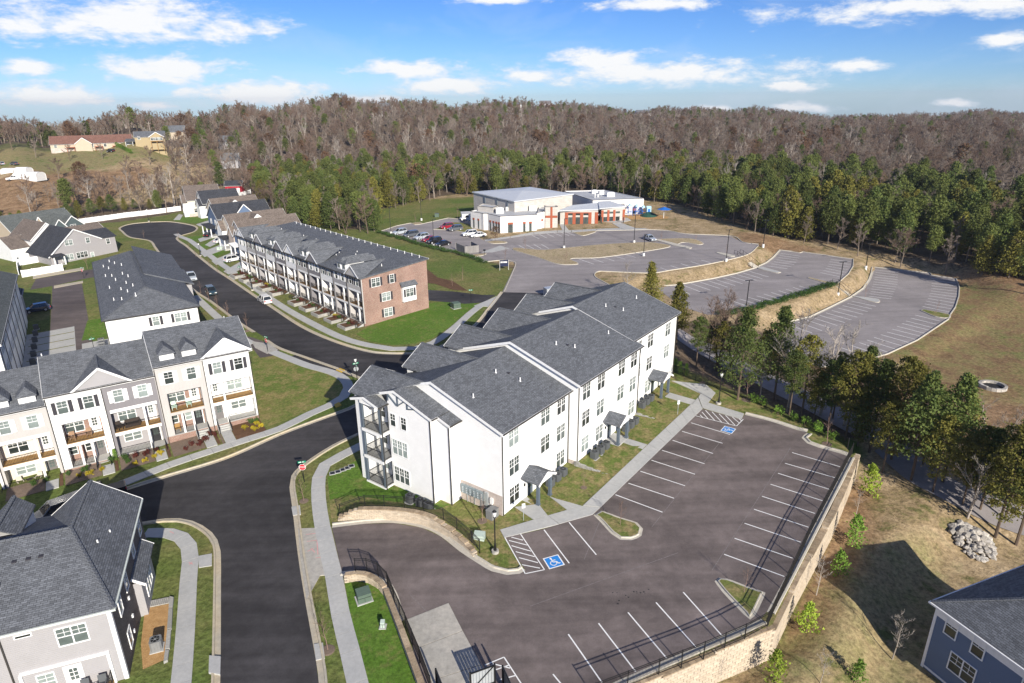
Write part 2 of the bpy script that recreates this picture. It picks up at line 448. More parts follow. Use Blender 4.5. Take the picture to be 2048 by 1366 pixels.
def grassmat(name, g1, g2, dry, amt=0.5, scale=0.12):
 """lawn: two greens and dry patches in uneven clumps"""
 m, t, b = newmat(name, 0.95, 0.1)
 p = pos(t)
 n1 = noise(t, p, scale, 5, 0.65, 0.4); n2 = noise(t, p, scale * 7, 4, 0.7); n3 = noise(t, p, 3.4, 4, 0.75)
 r1 = ramp(t, [(0.40, 0.0), (0.62, 1.0)]); t.links.new(n1.outputs[0], r1.inputs[0])
 r2 = ramp(t, [(0.62 - amt * .35, 0.0), (0.80 - amt * .3, 1.0)]); t.links.new(n2.outputs[0], r2.inputs[0])
 r3 = ramp(t, [(0.3, 0.55), (0.7, 1.4)]); t.links.new(n3.outputs[0], r3.inputs[0])
 c = mixrgb(t, r1.outputs[0], g1, g2)
 c = mixrgb(t, r2.outputs[0], c, dry)
 c = mixrgb(t, 1.0, c, r3.outputs[0], 'MULTIPLY')
 t.links.new(c, b.inputs['Base Color'])
 bump(t, b, n3.outputs[0], 0.5, 0.06)
 return m
asphalt('asphalt_new', (0.048, 0.045, 0.046), 0.40)
asphalt('asphalt_lot', (0.150, 0.124, 0.116), 0.36)
asphalt('asphalt_patch', (0.050, 0.045, 0.044), 0.2)
asphalt('asphalt_church', (0.275, 0.250, 0.243), 0.16)
asphalt('asphalt_alley', (0.120, 0.098, 0.092), 0.25)
noisy('concrete', (0.40, 0.40, 0.385), 0.08, 0.35, 0.85, 0.25, fine=9, c2=(0.46, 0.455, 0.43))
noisy('concrete_pad', (0.36, 0.345, 0.31), 0.14, 0.3, 0.85, 0.25, c2=(0.45, 0.42, 0.365), fine=8)
noisy('kerb_concrete', (0.42, 0.385, 0.31), 0.12, 0.25, 0.85, 0.25, c2=(0.50, 0.42, 0.29), fine=10)
noisy('kerb_pale', (0.48, 0.45, 0.385), 0.10, 0.25, 0.85, 0.25, c2=(0.52, 0.48, 0.40), fine=10)
noisy('paint_white', (0.78, 0.78, 0.76), 0.10, 2.0, 0.7, 0.3)
noisy('paint_worn', (0.66, 0.65, 0.63), 0.18, 1.2, 0.8, 0.2)
noisy('seam', (0.20, 0.18, 0.175), 0.3, 0.6, 0.9, 0.1)
noisy('paint_blue', (0.02, 0.22, 0.62), 0.05, 2.0, 0.7, 0.3)
noisy('paint_yellow', (0.55, 0.36, 0.05), 0.10, 2.0, 0.7, 0.3)
noisy('paint_pink', (0.62, 0.30, 0.30), 0.2, 3.0, 0.8, 0.2)
grassmat('lawn_green', (0.085, 0.165, 0.022), (0.118, 0.192, 0.034), (0.18, 0.19, 0.06), 0.3)
grassmat('lawn_mixed', (0.115, 0.155, 0.036), (0.160, 0.175, 0.052), (0.27, 0.215, 0.10), 0.55)
grassmat('lawn_dry', (0.120, 0.168, 0.036), (0.185, 0.190, 0.056), (0.27, 0.22, 0.09), 0.55, 0.1)
grassmat('lawn_tan', (0.36, 0.285, 0.18), (0.44, 0.35, 0.225), (0.23, 0.205, 0.09), 0.35, 0.16)
noisy('mulch', (0.105, 0.062, 0.038), 0.35, 1.5, 0.95, 0.1, c2=(0.15, 0.085, 0.05), bumpy=0.6)
noisy('mulch_grey', (0.17, 0.13, 0.10), 0.35, 1.5, 0.95, 0.1, c2=(0.22, 0.165, 0.125), bumpy=0.6)
noisy('bark_chips', (0.40, 0.235, 0.10), 0.35, 2.5, 0.95, 0.1, c2=(0.50, 0.31, 0.14), bumpy=0.8, fine=9)
shingles('shingle_grey', (0.128, 0.136, 0.149), 0.12)
shingles('shingle_dark', (0.05, 0.053, 0.062))
shingles('shingle_brown', (0.165, 0.135, 0.115))
shingles('shingle_green', (0.115, 0.125, 0.12))
shingles('shingle_red', (0.20, 0.105, 0.08))
siding('siding_white', (0.83, 0.83, 0.815), 0.19, bs=0.9)
siding('batten_white', (0.78, 0.78, 0.765), 0.4, True)
siding('siding_grey', (0.345, 0.335, 0.34), 0.16)
siding('batten_pale', (0.47, 0.45, 0.43), 0.4, True)
siding('batten_grey', (0.215, 0.205, 0.215), 0.4, True)
siding('siding_midgrey', (0.33, 0.315, 0.32), 0.16)
siding('siding_blue', (0.115, 0.165, 0.26), 0.16)
siding('siding_navy', (0.075, 0.115, 0.20), 0.16)
siding('siding_teal', (0.085, 0.11, 0.115), 0.16)
siding('siding_tan', (0.48, 0.40, 0.30), 0.16)
siding('siding_yellow', (0.36, 0.285, 0.16), 0.16)
siding('siding_cream', (0.66, 0.60, 0.51), 0.16)
siding('metal_seam', (0.52, 0.54, 0.56), 0.55, True, 0.5, 0.4)
brickmat('brick_red', (0.225, 0.098, 0.070), (0.30, 0.18, 0.135), (0.36, 0.31, 0.27), 0.22, 0.078, var=0.16, mort=0.010)
brickmat('brick_grey', (0.115, 0.10, 0.098), (0.20, 0.175, 0.165), (0.06, 0.055, 0.05), 0.22, 0.078, var=0.2)
brickmat('brick_tan', (0.40, 0.32, 0.27), (0.52, 0.44, 0.39), (0.55, 0.5, 0.45), 0.22, 0.078, var=0.15)
brickmat('block_grey', (0.34, 0.33, 0.30), (0.42, 0.405, 0.37), (0.15, 0.145, 0.13), 0.40, 0.15, var=0.15)
brickmat('panel_white', (0.70, 0.69, 0.67), (0.74, 0.73, 0.71), (0.55, 0.54, 0.52), 2.6, 1.3, var=0.04, mort=0.02)
brickmat('panel_stone', (0.46, 0.43, 0.39), (0.52, 0.49, 0.45), (0.36, 0.34, 0.31), 1.2, 0.6, var=0.06, mort=0.02)
noisy('stone_block', (0.47, 0.395, 0.30), 0.12, 1.1, 0.9, 0.2, c2=(0.53, 0.45, 0.345), bumpy=0.4, fine=5, rnd=0.09)
noisy('stone_cap', (0.30, 0.225, 0.15), 0.22, 1.1, 0.9, 0.2, c2=(0.40, 0.32, 0.22), bumpy=0.5, fine=5, rnd=0.25)
noisy('stone_pale', (0.40, 0.375, 0.335), 0.25, 0.8, 0.9, 0.2, c2=(0.36, 0.33, 0.29), bumpy=0.5, fine=4, rnd=0.3)
noisy('block_wall', (0.33, 0.322, 0.295), 0.15, 1.2, 0.9, 0.2, bumpy=0.4, fine=6, rnd=0.15)
plain('white_trim', (0.80, 0.80, 0.79), 0.5)
plain('white_vinyl', (0.82, 0.82, 0.82), 0.4)
plain('charcoal', (0.045, 0.043, 0.05), 0.5)
plain('black_metal', (0.012, 0.012, 0.013), 0.4, 0.4)
plain('slate_paint', (0.10, 0.125, 0.155), 0.55)
plain('gutter_dark', (0.05, 0.046, 0.042), 0.5)
plain('gutter_pale', (0.62, 0.66, 0.60), 0.45)
plain('door_grey', (0.16, 0.15, 0.15), 0.5)
plain('door_black', (0.03, 0.03, 0.033), 0.4)
plain('unit_grey', (0.20, 0.205, 0.205), 0.5)
plain('unit_dark', (0.10, 0.107, 0.113), 0.5)
plain('fan_dark', (0.012, 0.013, 0.014), 0.5)
plain('meter_grey', (0.24, 0.285, 0.30), 0.5)
plain('steel_pale', (0.50, 0.53, 0.55), 0.35, 0.5, 0.4)
plain('box_green', (0.095, 0.135, 0.105), 0.6)
plain('box_pale', (0.42, 0.50, 0.44), 0.6)
plain('sign_green', (0.0, 0.22, 0.115), 0.5)
plain('sign_red', (0.52, 0.02, 0.03), 0.5)
plain('sign_navy', (0.015, 0.022, 0.06), 0.5)
plain('rust_red', (0.33, 0.085, 0.04), 0.6)
plain('barn_red', (0.36, 0.015, 0.03), 0.6)
plain('play_blue', (0.02, 0.14, 0.50), 0.5)
plain('play_pale', (0.35, 0.55, 0.68), 0.5)
plain('play_green', (0.02, 0.07, 0.05), 0.6)
plain('tan_box', (0.34, 0.30, 0.21), 0.6)
plain('pot_white', (0.7, 0.7, 0.68), 0.6)
plain('wicker', (0.045, 0.034, 0.028), 0.8)
plain('cushion', (0.55, 0.5, 0.42), 0.9)
plain('chair_mint', (0.55, 0.68, 0.58), 0.7)
plain('chair_tan', (0.30, 0.19, 0.12), 0.8)
plain('utility_orange', (0.55, 0.12, 0.02), 0.6)
noisy('wood_fence', (0.235, 0.225, 0.215), 0.2, 1.0, 0.9, 0.1, co='obj', rnd=0.12)
noisy('roof_membrane', (0.40, 0.41, 0.42), 0.07, 0.12, 0.6, 0.3, c2=(0.47, 0.48, 0.49), fine=5)
noisy('asphalt_rubber', (0.02, 0.02, 0.021), 0.2, 3, 0.9)
noisy('rim_alloy', (0.42, 0.43, 0.45), 0.1, 3, 0.35, 0.5)
def deckmat():
 m, t, b = newmat('deck_wood', 0.8, 0.2)
 s = t.nodes.new('ShaderNodeSeparateXYZ'); t.links.new(obj_co(t), s.inputs[0])
 fr = math_n(t, 'FRACT', math_n(t, 'DIVIDE', s.outputs[1], 0.14))
 r = ramp(t, [(0.0, 0.35), (0.10, 1.0)]); t.links.new(fr, r.inputs[0])
 n = noise(t, obj_co(t), 2.0, 4, 0.6)
 rr = ramp(t, [(0.3, (0.30, 0.175, 0.065)), (0.7, (0.42, 0.26, 0.105))]); t.links.new(n.outputs[0], rr.inputs[0])
 t.links.new(mixrgb(t, 1.0, rr.outputs[0], r.outputs[0], 'MULTIPLY'), b.inputs['Base Color'])
deckmat()
def glassmat(name, c, rough=0.08, spec=0.6):
 m, t, b = newmat(name, rough, spec)
 n = noise(t, obj_co(t), 0.9, 2, 0.5)
 rr = ramp(t, [(0, 0.6), (1, 1.5)]); t.links.new(orand(t), rr.inputs[0])
 r = ramp(t, [(0.35, 0.8), (0.65, 1.25)]); t.links.new(n.outputs[0], r.inputs[0])
 c1 = mixrgb(t, 1.0, c, rr.outputs[0], 'MULTIPLY')
 t.links.new(mixrgb(t, 1.0, c1, r.outputs[0], 'MULTIPLY'), b.inputs['Base Color'])
glassmat('pane_dark', (0.030, 0.038, 0.036))
glassmat('pane_blind', (0.20, 0.235, 0.225), 0.12, 0.5)
glassmat('pane_mid', (0.085, 0.105, 0.10), 0.1, 0.5)
glassmat('car_glass', (0.02, 0.024, 0.028), 0.05, 0.6)
def carpaint(name, c, rough=0.25):
 m, t, b = newmat(name, rough, 0.5)
 b.inputs['Base Color'].default_value = (*c, 1); b.inputs['Coat Weight'].default_value = 0.5; b.inputs['Coat Roughness'].default_value = 0.08
 n = noise(t, obj_co(t), 1.4, 3, 0.6)
 r = ramp(t, [(0.3, 0.94), (0.7, 1.04)]); t.links.new(n.outputs[0], r.inputs[0])
 t.links.new(mixrgb(t, 1.0, c, r.outputs[0], 'MULTIPLY'), b.inputs['Base Color'])
for n_, c_ in (('car_white', (0.78, 0.78, 0.77)), ('car_silver', (0.42, 0.46, 0.50)), ('car_black', (0.012, 0.012, 0.014)), ('car_navy', (0.015, 0.025, 0.06)), ('car_grey', (0.10, 0.11, 0.125)), ('car_red', (0.30, 0.015, 0.03)), ('car_teal', (0.02, 0.05, 0.065))):
 carpaint(n_, c_)
def leafmat(name, c, c2, rough=0.75):
 """foliage: each leaf face takes its own tint, whole plants differ a little"""
 m, t, b = newmat(name, rough, 0.2)
 n = noise(t, obj_co(t), 1.3, 3, 0.7)
 r = ramp(t, [(0.32, c), (0.68, c2)]); t.links.new(n.outputs[0], r.inputs[0])
 rr = ramp(t, [(0, 0.72), (1, 1.28)]); t.links.new(orand(t), rr.inputs[0])
 t.links.new(mixrgb(t, 1.0, r.outputs[0], rr.outputs[0], 'MULTIPLY'), b.inputs['Base Color'])
 tl = t.nodes.new('ShaderNodeBsdfTranslucent'); mx = t.nodes.new('ShaderNodeMixShader'); mx.inputs[0].default_value = 0.3 if name.startswith('leaf') else 0.0
 src = b.inputs['Base Color'].links[0].from_socket
 t.links.new(src, tl.inputs[0]); t.links.new(b.outputs[0], mx.inputs[1]); t.links.new(tl.outputs[0], mx.inputs[2])
 t.links.new(mx.outputs[0], t.nodes['Material Output'].inputs[0])
 return m
leafmat('leaf_cedar', (0.125, 0.140, 0.030), (0.25, 0.215, 0.048))
leafmat('leaf_cedar_dark', (0.075, 0.120, 0.032), (0.155, 0.180, 0.048))
leafmat('leaf_pine', (0.095, 0.135, 0.034), (0.185, 0.20, 0.055))
leafmat('leaf_lime', (0.20, 0.32, 0.04), (0.38, 0.44, 0.06))
leafmat('leaf_young', (0.12, 0.24, 0.035), (0.22, 0.33, 0.055))
leafmat('leaf_yellow', (0.34, 0.27, 0.02), (0.50, 0.40, 0.04))
leafmat('leaf_red', (0.07, 0.022, 0.02), (0.14, 0.04, 0.028))
leafmat('leaf_hedge', (0.035, 0.085, 0.018), (0.085, 0.14, 0.032))
leafmat('leaf_rust', (0.13, 0.075, 0.045), (0.21, 0.125, 0.07))
leafmat('twig_grey', (0.165, 0.135, 0.112), (0.265, 0.215, 0.178))
leafmat('twig_brown', (0.125, 0.088, 0.068), (0.215, 0.150, 0.115))
leafmat('twig_pale', (0.27, 0.245, 0.215), (0.36, 0.32, 0.28))
noisy('bark_mid', (0.19, 0.155, 0.125), 0.2, 2.0, 0.9, 0.1, co='obj', rnd=0.25)
noisy('bark_pale', (0.34, 0.30, 0.26), 0.2, 2.0, 0.9, 0.1, co='obj', rnd=0.2)
noisy('bark_dark', (0.12, 0.09, 0.068), 0.25, 2.0, 0.9, 0.1, co='obj', rnd=0.2)
noisy('bark_pink', (0.24, 0.16, 0.13), 0.2, 2.0, 0.9, 0.1, co='obj', rnd=0.15)
# ---------------------------------------------------------------- the ground
def inpoly(X, Y, P):
 return _polydist(X, Y, np.array(P)) == 0
def terrain_mesh():
 rs = [0.0, 8.0]
 while rs[-1] < 3300: rs.append(rs[-1] + max(0.9, rs[-1] * (0.0165 if rs[-1] < 500 else 0.05)))
 fine = np.radians(np.concatenate([np.arange(-47, 47.01, 0.55)]))
 rest = np.radians(np.arange(51, 313, 6.0))
 an = np.concatenate([fine, rest]); na = len(an)
 rr, aa = np.meshgrid(np.array(rs[1:]), an, indexing='ij')
 x, y = (rr * np.sin(aa)).ravel(), (rr * np.cos(aa)).ravel()
 z = terrain(x, y)
 v = np.stack([x, y, z], 1)
 v = np.vstack([[[0, 0, T(0, 0)]], v])
 f = []
 nr = len(rs) - 1
 for i in range(na):
  j = (i + 1) % na
  f.append((0, 1 + j, 1 + i))
 for k in range(nr - 1):
  b0, b1 = 1 + k * na, 1 + (k + 1) * na
  for i in range(na):
   j = (i + 1) % na
   f.append((b0 + i, b0 + j, b1 + j, b1 + i))
 me = bpy.data.meshes.new('ground')
 me.from_pydata(v.tolist(), [], f)
 X, Y = v[:, 0], v[:, 1]
 lawn = np.zeros(len(X)); tan = np.zeros(len(X)); red = np.zeros(len(X))
 def zone(px, soft, dz=0.0):
  P = np.array([tuple(at(a, b)[:2]) for a, b in px])
  return 1 - smooth(0, soft, _polydist(X, Y, P))
 lawn = np.maximum(lawn, zone([(-400, 1600), (-400, 720), (-100, 520), (0, 470), (240, 445), (340, 430), (470, 402), (560, 440), (640, 462), (860, 560), (1020, 560), (1200, 600), (1350, 745), (1440, 785), (1690, 890), (1530, 1220), (1000, 1500)], 4))
 lawn = np.maximum(lawn, 0.75 * zone([(560, 440), (750, 470), (1010, 540), (1000, 590), (640, 462)], 6))
 tan = np.maximum(tan, zone([(757, 425), (905, 392), (1300, 400), (1490, 465), (1720, 512), (1900, 556), (2060, 592), (2100, 780), (2060, 850), (1900, 790), (1720, 735), (1560, 650), (1345, 625), (1190, 560), (1030, 520), (757, 470)], 9))
 tan = np.maximum(tan, zone([(1715, 915), (1700, 985), (1548, 1252), (1450, 1366), (2048, 1500), (2100, 1100), (1900, 960), (1780, 900)], 5))
 tan = np.maximum(tan, zone([(-100, 330), (60, 300), (340, 296), (345, 330), (300, 395), (170, 400), (60, 425), (-100, 420)], 14))
 tan = np.maximum(tan, 0.7 * zone([(290, 330), (420, 330), (400, 395), (260, 400)], 18))
 tan = np.maximum(tan, 0.8 * zone([(1690, 243), (1960, 240), (1960, 247), (1690, 250)], 60))
 lawn = np.maximum(lawn, 0.85 * zone([(757, 425), (850, 402), (945, 396), (945, 440), (840, 448), (757, 466)], 9))
 lawn = np.maximum(lawn, 0.46 * zone([(1790, 560), (1960, 580), (2060, 640), (2060, 800), (1900, 770), (1760, 730)], 14))
 lawn = np.maximum(lawn, 0.5 * zone([(-100, 300), (200, 298), (330, 300), (330, 320), (100, 345), (-100, 330)], 16))
 lawn = np.maximum(lawn, 0.45 * zone([(1570, 1330), (1560, 1240), (1700, 1180), (1850, 1100), (1850, 1500), (1500, 1500)], 8))
 red = np.maximum(red, zone([(-60, 385), (120, 350), (260, 345), (190, 392), (60, 420), (-60, 420)], 18))
 red = np.maximum(red, 1.0 * zone([(1940, 570), (2100, 600), (2100, 900), (1850, 800), (1730, 735), (1880, 660)], 16))
 red = np.maximum(red, 0.8 * zone([(1500, 470), (1620, 498), (1560, 500), (1500, 482)], 10))
 red = np.maximum(red, 0.7 * zone([(1690, 985), (1540, 1262), (1600, 1150), (1680, 1060)], 8))
 ca = me.color_attributes.new('zone', 'FLOAT_COLOR', 'POINT')
 col = np.stack([lawn, tan, red, np.ones(len(X))], 1)
 ca.data.foreach_set('color', col.astype(np.float32).ravel())
 m, t, b = newmat('ground_cover', 0.97, 0.05)
 at_ = t.nodes.new('ShaderNodeAttribute'); at_.attribute_name = 'zone'
 s = t.nodes.new('ShaderNodeSeparateColor'); t.links.new(at_.outputs['Color'], s.inputs[0])
 p = pos(t)
 n1 = noise(t, p, 0.05, 5, 0.65, 0.5); n2 = noise(t, p, 0.30, 5, 0.7, 0.3); n3 = noise(t, p, 2.2, 4, 0.75)
 def blend(z, n, gain=0.9):
  a = math_n(t, 'ADD', z, math_n(t, 'MULTIPLY', math_n(t, 'SUBTRACT', n.outputs[0], 0.5), gain))
  r = ramp(t, [(0.35, 0.0), (0.65, 1.0)]); t.links.new(a, r.inputs[0]); return r.outputs[0]
 def rm(n, pts):
  r = ramp(t, pts); t.links.new(n.outputs[0], r.inputs[0]); return r.outputs[0]
 litter = rm(n2, [(0.3, (0.085, 0.066, 0.048)), (0.7, (0.18, 0.135, 0.095))])
 tanc = rm(n2, [(0.33, (0.135, 0.140, 0.05)), (0.44, (0.30, 0.225, 0.125)), (0.54, (0.38, 0.285, 0.17)), (0.70, (0.46, 0.355, 0.225))])
 redc = rm(n2, [(0.3, (0.15, 0.092, 0.055)), (0.5, (0.25, 0.15, 0.085)), (0.7, (0.34, 0.23, 0.13))])
 lawnc = mixrgb(t, rm(n1, [(0.38, 0.0), (0.62, 1.0)]), (0.110, 0.155, 0.038), rm(n2, [(0.3, (0.130, 0.155, 0.045)), (0.62, (0.22, 0.19, 0.08)), (0.75, (0.31, 0.24, 0.13))]))
 c = mixrgb(t, blend(s.outputs[1], n2), litter, tanc)
 c = mixrgb(t, math_n(t, 'MULTIPLY', blend(s.outputs[2], n1, 1.2), 0.8), c, redc)
 c = mixrgb(t, blend(s.outputs[0], n2, 1.1), c, lawnc)
 c = mixrgb(t, 1.0, c, rm(n3, [(0.3, 0.5), (0.7, 1.45)]), 'MULTIPLY')
 t.links.new(c, b.inputs['Base Color'])
 bump(t, b, n3.outputs[0], 0.8, 0.12)
 me.materials.append(m)
 me.polygons.foreach_set('use_smooth', [True] * len(me.polygons))
 o = link('ground', me, kind='structure')
terrain_mesh()
def zpl(x, y, off=0.0): return TX * x + TY * y + off
def W(px, off=0.0): return [atp(a, b, off) for a, b in px]
def sheet(name, poly, mat, lev, off=0.0, parent=None, kind='structure', world=False):
 P = poly if world else W(poly, off)
 m = MB(); m.face([(x, y, zpl(x, y, off + lev)) for x, y in P])
 o = m.build(name, M[mat], parent)
 if o.data.polygons[0].normal.z < 0:
  o.data.flip_normals()
 if kind and not parent: o["kind"] = kind
 return o
def curve(P, step=0.8):                 # Catmull-Rom through world points
 P = [np.array(p, float) for p in P]
 Q = [2 * P[0] - P[1]] + P + [2 * P[-1] - P[-2]]
 out = []
 for i in range(1, len(Q) - 2):
  n = max(1, int(np.hypot(*(Q[i + 1] - Q[i])) / step))
  for k in range(n):
   t = k / n; a, b, c, d = Q[i - 1], Q[i], Q[i + 1], Q[i + 2]
   out.append(0.5 * ((2 * b) + (c - a) * t + (2 * a - 5 * b + 4 * c - d) * t * t + (3 * b - a - 3 * c + d) * t ** 3))
 out.append(P[-1]); return out
def offs(P, d):                         # offset a polyline to its left by d
 out = []
 for i in range(len(P)):
  a = P[max(i - 1, 0)]; b = P[min(i + 1, len(P) - 1)]
  t = np.array(b) - np.array(a); t = t / (np.hypot(*t) + 1e-9)
  out.append(np.array(P[i]) + np.array([-t[1], t[0]]) * d)
 return out
def kerb(px, side, mat='kerb_concrete', off=0.0, gutter=0.42, world=False, name='kerb', step=0.8, top=0.14, smooth_=True, lev=0.032):
 """side +1: the kerb stands to the left of the line, gutter first"""
 Wp = px if world else W(px, off)
 P = curve(Wp, step) if smooth_ else [np.array(p) for p in Wp]
 prof = [(0.0, lev + .004), (gutter, lev + 0.006), (gutter + .03, lev + top), (gutter + .20, lev + top), (gutter + .22, -0.05)]
 if gutter == 0: prof = [(-.002, -.05), (0.0, lev + top), (.17, lev + top), (.172, -.05)]
 lines = [offs(P, side * q) for q, _ in prof]
 m = MB()
 for i in range(len(P) - 1):
  for k in range(len(prof) - 1):
   q = [(lines[k][i], prof[k][1]), (lines[k][i + 1], prof[k][1]), (lines[k + 1][i + 1], prof[k + 1][1]), (lines[k + 1][i], prof[k + 1][1])]
   if side > 0: pass
   else: q = q[::-1]
   m.face([(p[0], p[1], zpl(p[0], p[1], off + z)) for p, z in q])
 return m.build(name, M[mat], kind='structure')
def walk(name, px, width, joint=1.6, mat='concrete', off=0.0, lev=0.075, label=None):
 P = curve(W(px, off), joint)
 L, Rr = offs(P, width / 2), offs(P, -width / 2)
 root = empty(name, (0, 0, 0), kind='structure')
 for i in range(len(P) - 1):
  a = 0.008
  l0, l1, r0, r1 = L[i] + (L[i + 1] - L[i]) * a, L[i + 1] + (L[i] - L[i + 1]) * a, Rr[i] + (Rr[i + 1] - Rr[i]) * a, Rr[i + 1] + (Rr[i] - Rr[i + 1]) * a
  m = MB(); lv = lev + random.uniform(-.004, .004)
  m.prism([tuple(r0), tuple(r1), tuple(l1), tuple(l0)], lambda x, y: zpl(x, y, off - .05), lambda x, y, lv=lv: zpl(x, y, off + lv))
  m.build('slab', M[mat], root)
 return root
def slabpoly(name, polys, mat='concrete', off=0.0, lev=0.075):
 """a walk cast in several bays, each bay its own slab"""
 root = empty(name, kind='structure')
 for poly in polys:
  P = W(poly, off)
  A = sum(P[i][0] * P[(i + 1) % len(P)][1] - P[(i + 1) % len(P)][0] * P[i][1] for i in range(len(P)))
  if A < 0: P = P[::-1]
  m = MB(); m.prism(P, lambda x, y: zpl(x, y, off - .05), lambda x, y: zpl(x, y, off + lev))
  m.build('slab', M[mat], root)
 return root
def split(pa, pb, n):                   # quads between two pixel lines given end points: list of (a0,a1) (b0,b1)
 out = []
 for i in range(n):
  s, e = i / n + .0006, (i + 1) / n - .0006
  f = lambda p, t: (p[0][0] + (p[1][0] - p[0][0]) * t, p[0][1] + (p[1][1] - p[0][1]) * t)
  out.append([f(pa, s), f(pa, e), f(pb, e), f(pb, s)])
 return out
# main street with its cul-de-sac
ST_UP = [(300, 445), (338, 444.5), (376, 450), (392, 456), (385, 464), (363, 470.5), (352, 475.5), (355, 482), (370.6, 492.7), (390.6, 510), (425.6, 537.8), (458, 559), (500, 588), (543, 616.8), (601.5, 655), (663, 683), (727.5, 703), (773.6, 709), (838, 707), (890, 692), (949, 655), (983, 615), (1007, 584.5)]
ST_LOW = [(300, 445), (262, 449), (242, 456), (247, 463), (262, 474), (300.5, 481), (313, 495), (325.5, 512.8), (333, 525), (355.5, 545), (390.6, 580), (425.6, 603), (475.7, 640.5), (512, 664), (537, 680), (561.5, 695), (613.7, 713.6), (675, 735), (706, 747.5), (727, 757)]
low = curve(W(ST_LOW), 1.5)
sheet('road', [tuple(p) for p in low] + [tuple(p) for p in reversed(curve(W(ST_UP[:17]), 1.5))], 'asphalt_new', 0.030, world=True)
b_up = curve(W(ST_UP[15:]), 1.5)
sheet('road', [tuple(p) for p in b_up] + [tuple(p) for p in reversed(offs(b_up, -9.2))], 'asphalt_new', 0.034, world=True)
# lower street and the crossing
LS_UP = [(731, 760), (735, 775), (732, 793), (722, 808), (700, 820), (640, 842), (560, 872.4), (454, 919), (334, 956), (258, 980), (150, 1018), (0, 1072), (-150, 1125)]
LS_LOW_L = [(-150, 1205), (0, 1148), (150, 1090), (240, 1054), (301, 1041.5), (330, 1037.5), (359, 1037), (385, 1042), (405, 1051), (424, 1065), (435, 1080), (441.5, 1103), (442, 1200), (441.5, 1315), (440.6, 1366), (438, 1500)]
LS_R = [(649, 1500), (637.5, 1366), (632, 1322), (609, 1194), (596, 1111), (584.6, 1016), (579, 975), (582.7, 952), (605, 929), (662, 891.6), (726, 861), (780, 835), (830, 800)]
sheet('road', [tuple(p) for p in curve(W(LS_UP), 1.2)] + [tuple(p) for p in curve(W(LS_LOW_L), 1.2)] + [tuple(p) for p in curve(W(LS_R), 1.2)] + W([(860, 760), (838, 720), (727.5, 705)]), 'asphalt_new', 0.038, world=True)
kerb(ST_UP, 1); kerb(ST_LOW[:14], -1, step=1.2); kerb(ST_LOW[14:] + LS_UP[:4], -1); kerb(LS_UP[3:], -1)
kerb(LS_LOW_L, -1); kerb(LS_R, -1)
# alleys
sheet('alley', [(505, 675), (545, 690), (560, 700), (545, 712), (520, 716), (500, 690), (440, 700), (330, 720), (200, 735), (195, 705), (330, 690), (470, 668)], 'asphalt_alley', 0.022)
sheet('alley', [(105, 572), (163, 563), (186, 690), (190, 780), (60, 800), (98, 706)], 'asphalt_alley', 0.024)
sheet('road', [(72, 558), (168, 541), (230, 533), (230, 547), (168, 558), (105, 572), (60, 580)], 'asphalt_alley', 0.028)
sheet('alley', [(855, 580), (905, 583), (966, 590), (992, 590), (968, 605), (930, 608), (857, 601)], 'asphalt_new', 0.028)
slabpoly('pavement', [[(66, 552), (168, 535), (168, 540), (66, 558)], [(108, 572), (166, 562), (166, 566), (108, 577)]], 'kerb_concrete')
slabpoly('driveway_apron', [[(968, 604), (1002, 589), (983, 614), (948, 612)]], 'concrete')
slabpoly('driveway_apron', [[(503, 683), (540, 688), (556, 700), (534, 708), (510, 696)]], 'concrete_pad')
slabpoly('driveway_apron', [[(596, 1058), (662, 1055), (684, 1148), (640, 1152), (613, 1200), (600, 1110)]], 'concrete_pad', lev=0.06)
# church drive and its upper car park
CH = [(760, 463), (793, 452), (821, 446.6), (840, 449), (896, 436.4), (924, 438.8), (941, 443.4), (948, 460), (962, 478), (971, 482.4), (1020, 476), (1067.6, 468.5), (1114.8, 465.3), (1142.7, 464.6), (1193, 462), (1252, 461), (1304, 460), (1336.6, 462), (1374, 468.3), (1461, 472.5), (1485.7, 485), (1516.8, 489), (1516.8, 493), (1498, 507.7), (1465, 518), (1407, 530.4), (1340.8, 540.8), (1300, 546.3), (1223, 543.7), (1198, 543), (1188.6, 548), (1190.7, 555.4), (1205, 563.6), (1235, 580), (1150, 604), (1060, 594), (1004, 585.5), (1030.6, 529.4), (1026, 524), (996, 521.6), (969.7, 524.7), (912, 506), (866, 496.6)]
sheet('car_park', CH, 'asphalt_church', 0.030)
sheet('road', [(1004, 585.5), (1060, 594), (1150, 604), (1130, 650), (1000, 720), (900, 760), (950, 660)], 'asphalt_new', 0.0265)
K = 'kerb_pale'
kerb([(1007, 584.5), (1018, 560), (1030.6, 529.4), (1026, 524), (1012, 521), (996, 521.6), (969.7, 524.7)], -1, K, gutter=0.0)
kerb(CH[:7], -1, K, gutter=0.0, smooth_=False, name='kerb')
kerb([(1192.5, 462), (1252, 461), (1304, 460), (1336.6, 462), (1374, 468.3), (1461, 472.5), (1485.7, 485), (1516.8, 489)], 1, K, gutter=0.0)
kerb([(1516.8, 491), (1498, 507.7), (1465, 518), (1407, 530.4), (1340.8, 540.8), (1300, 546.3), (1223, 543.7), (1198, 543), (1188.6, 548), (1190.7, 555.4), (1205, 563.6), (1235, 580)], 1, K, gutter=0.0)
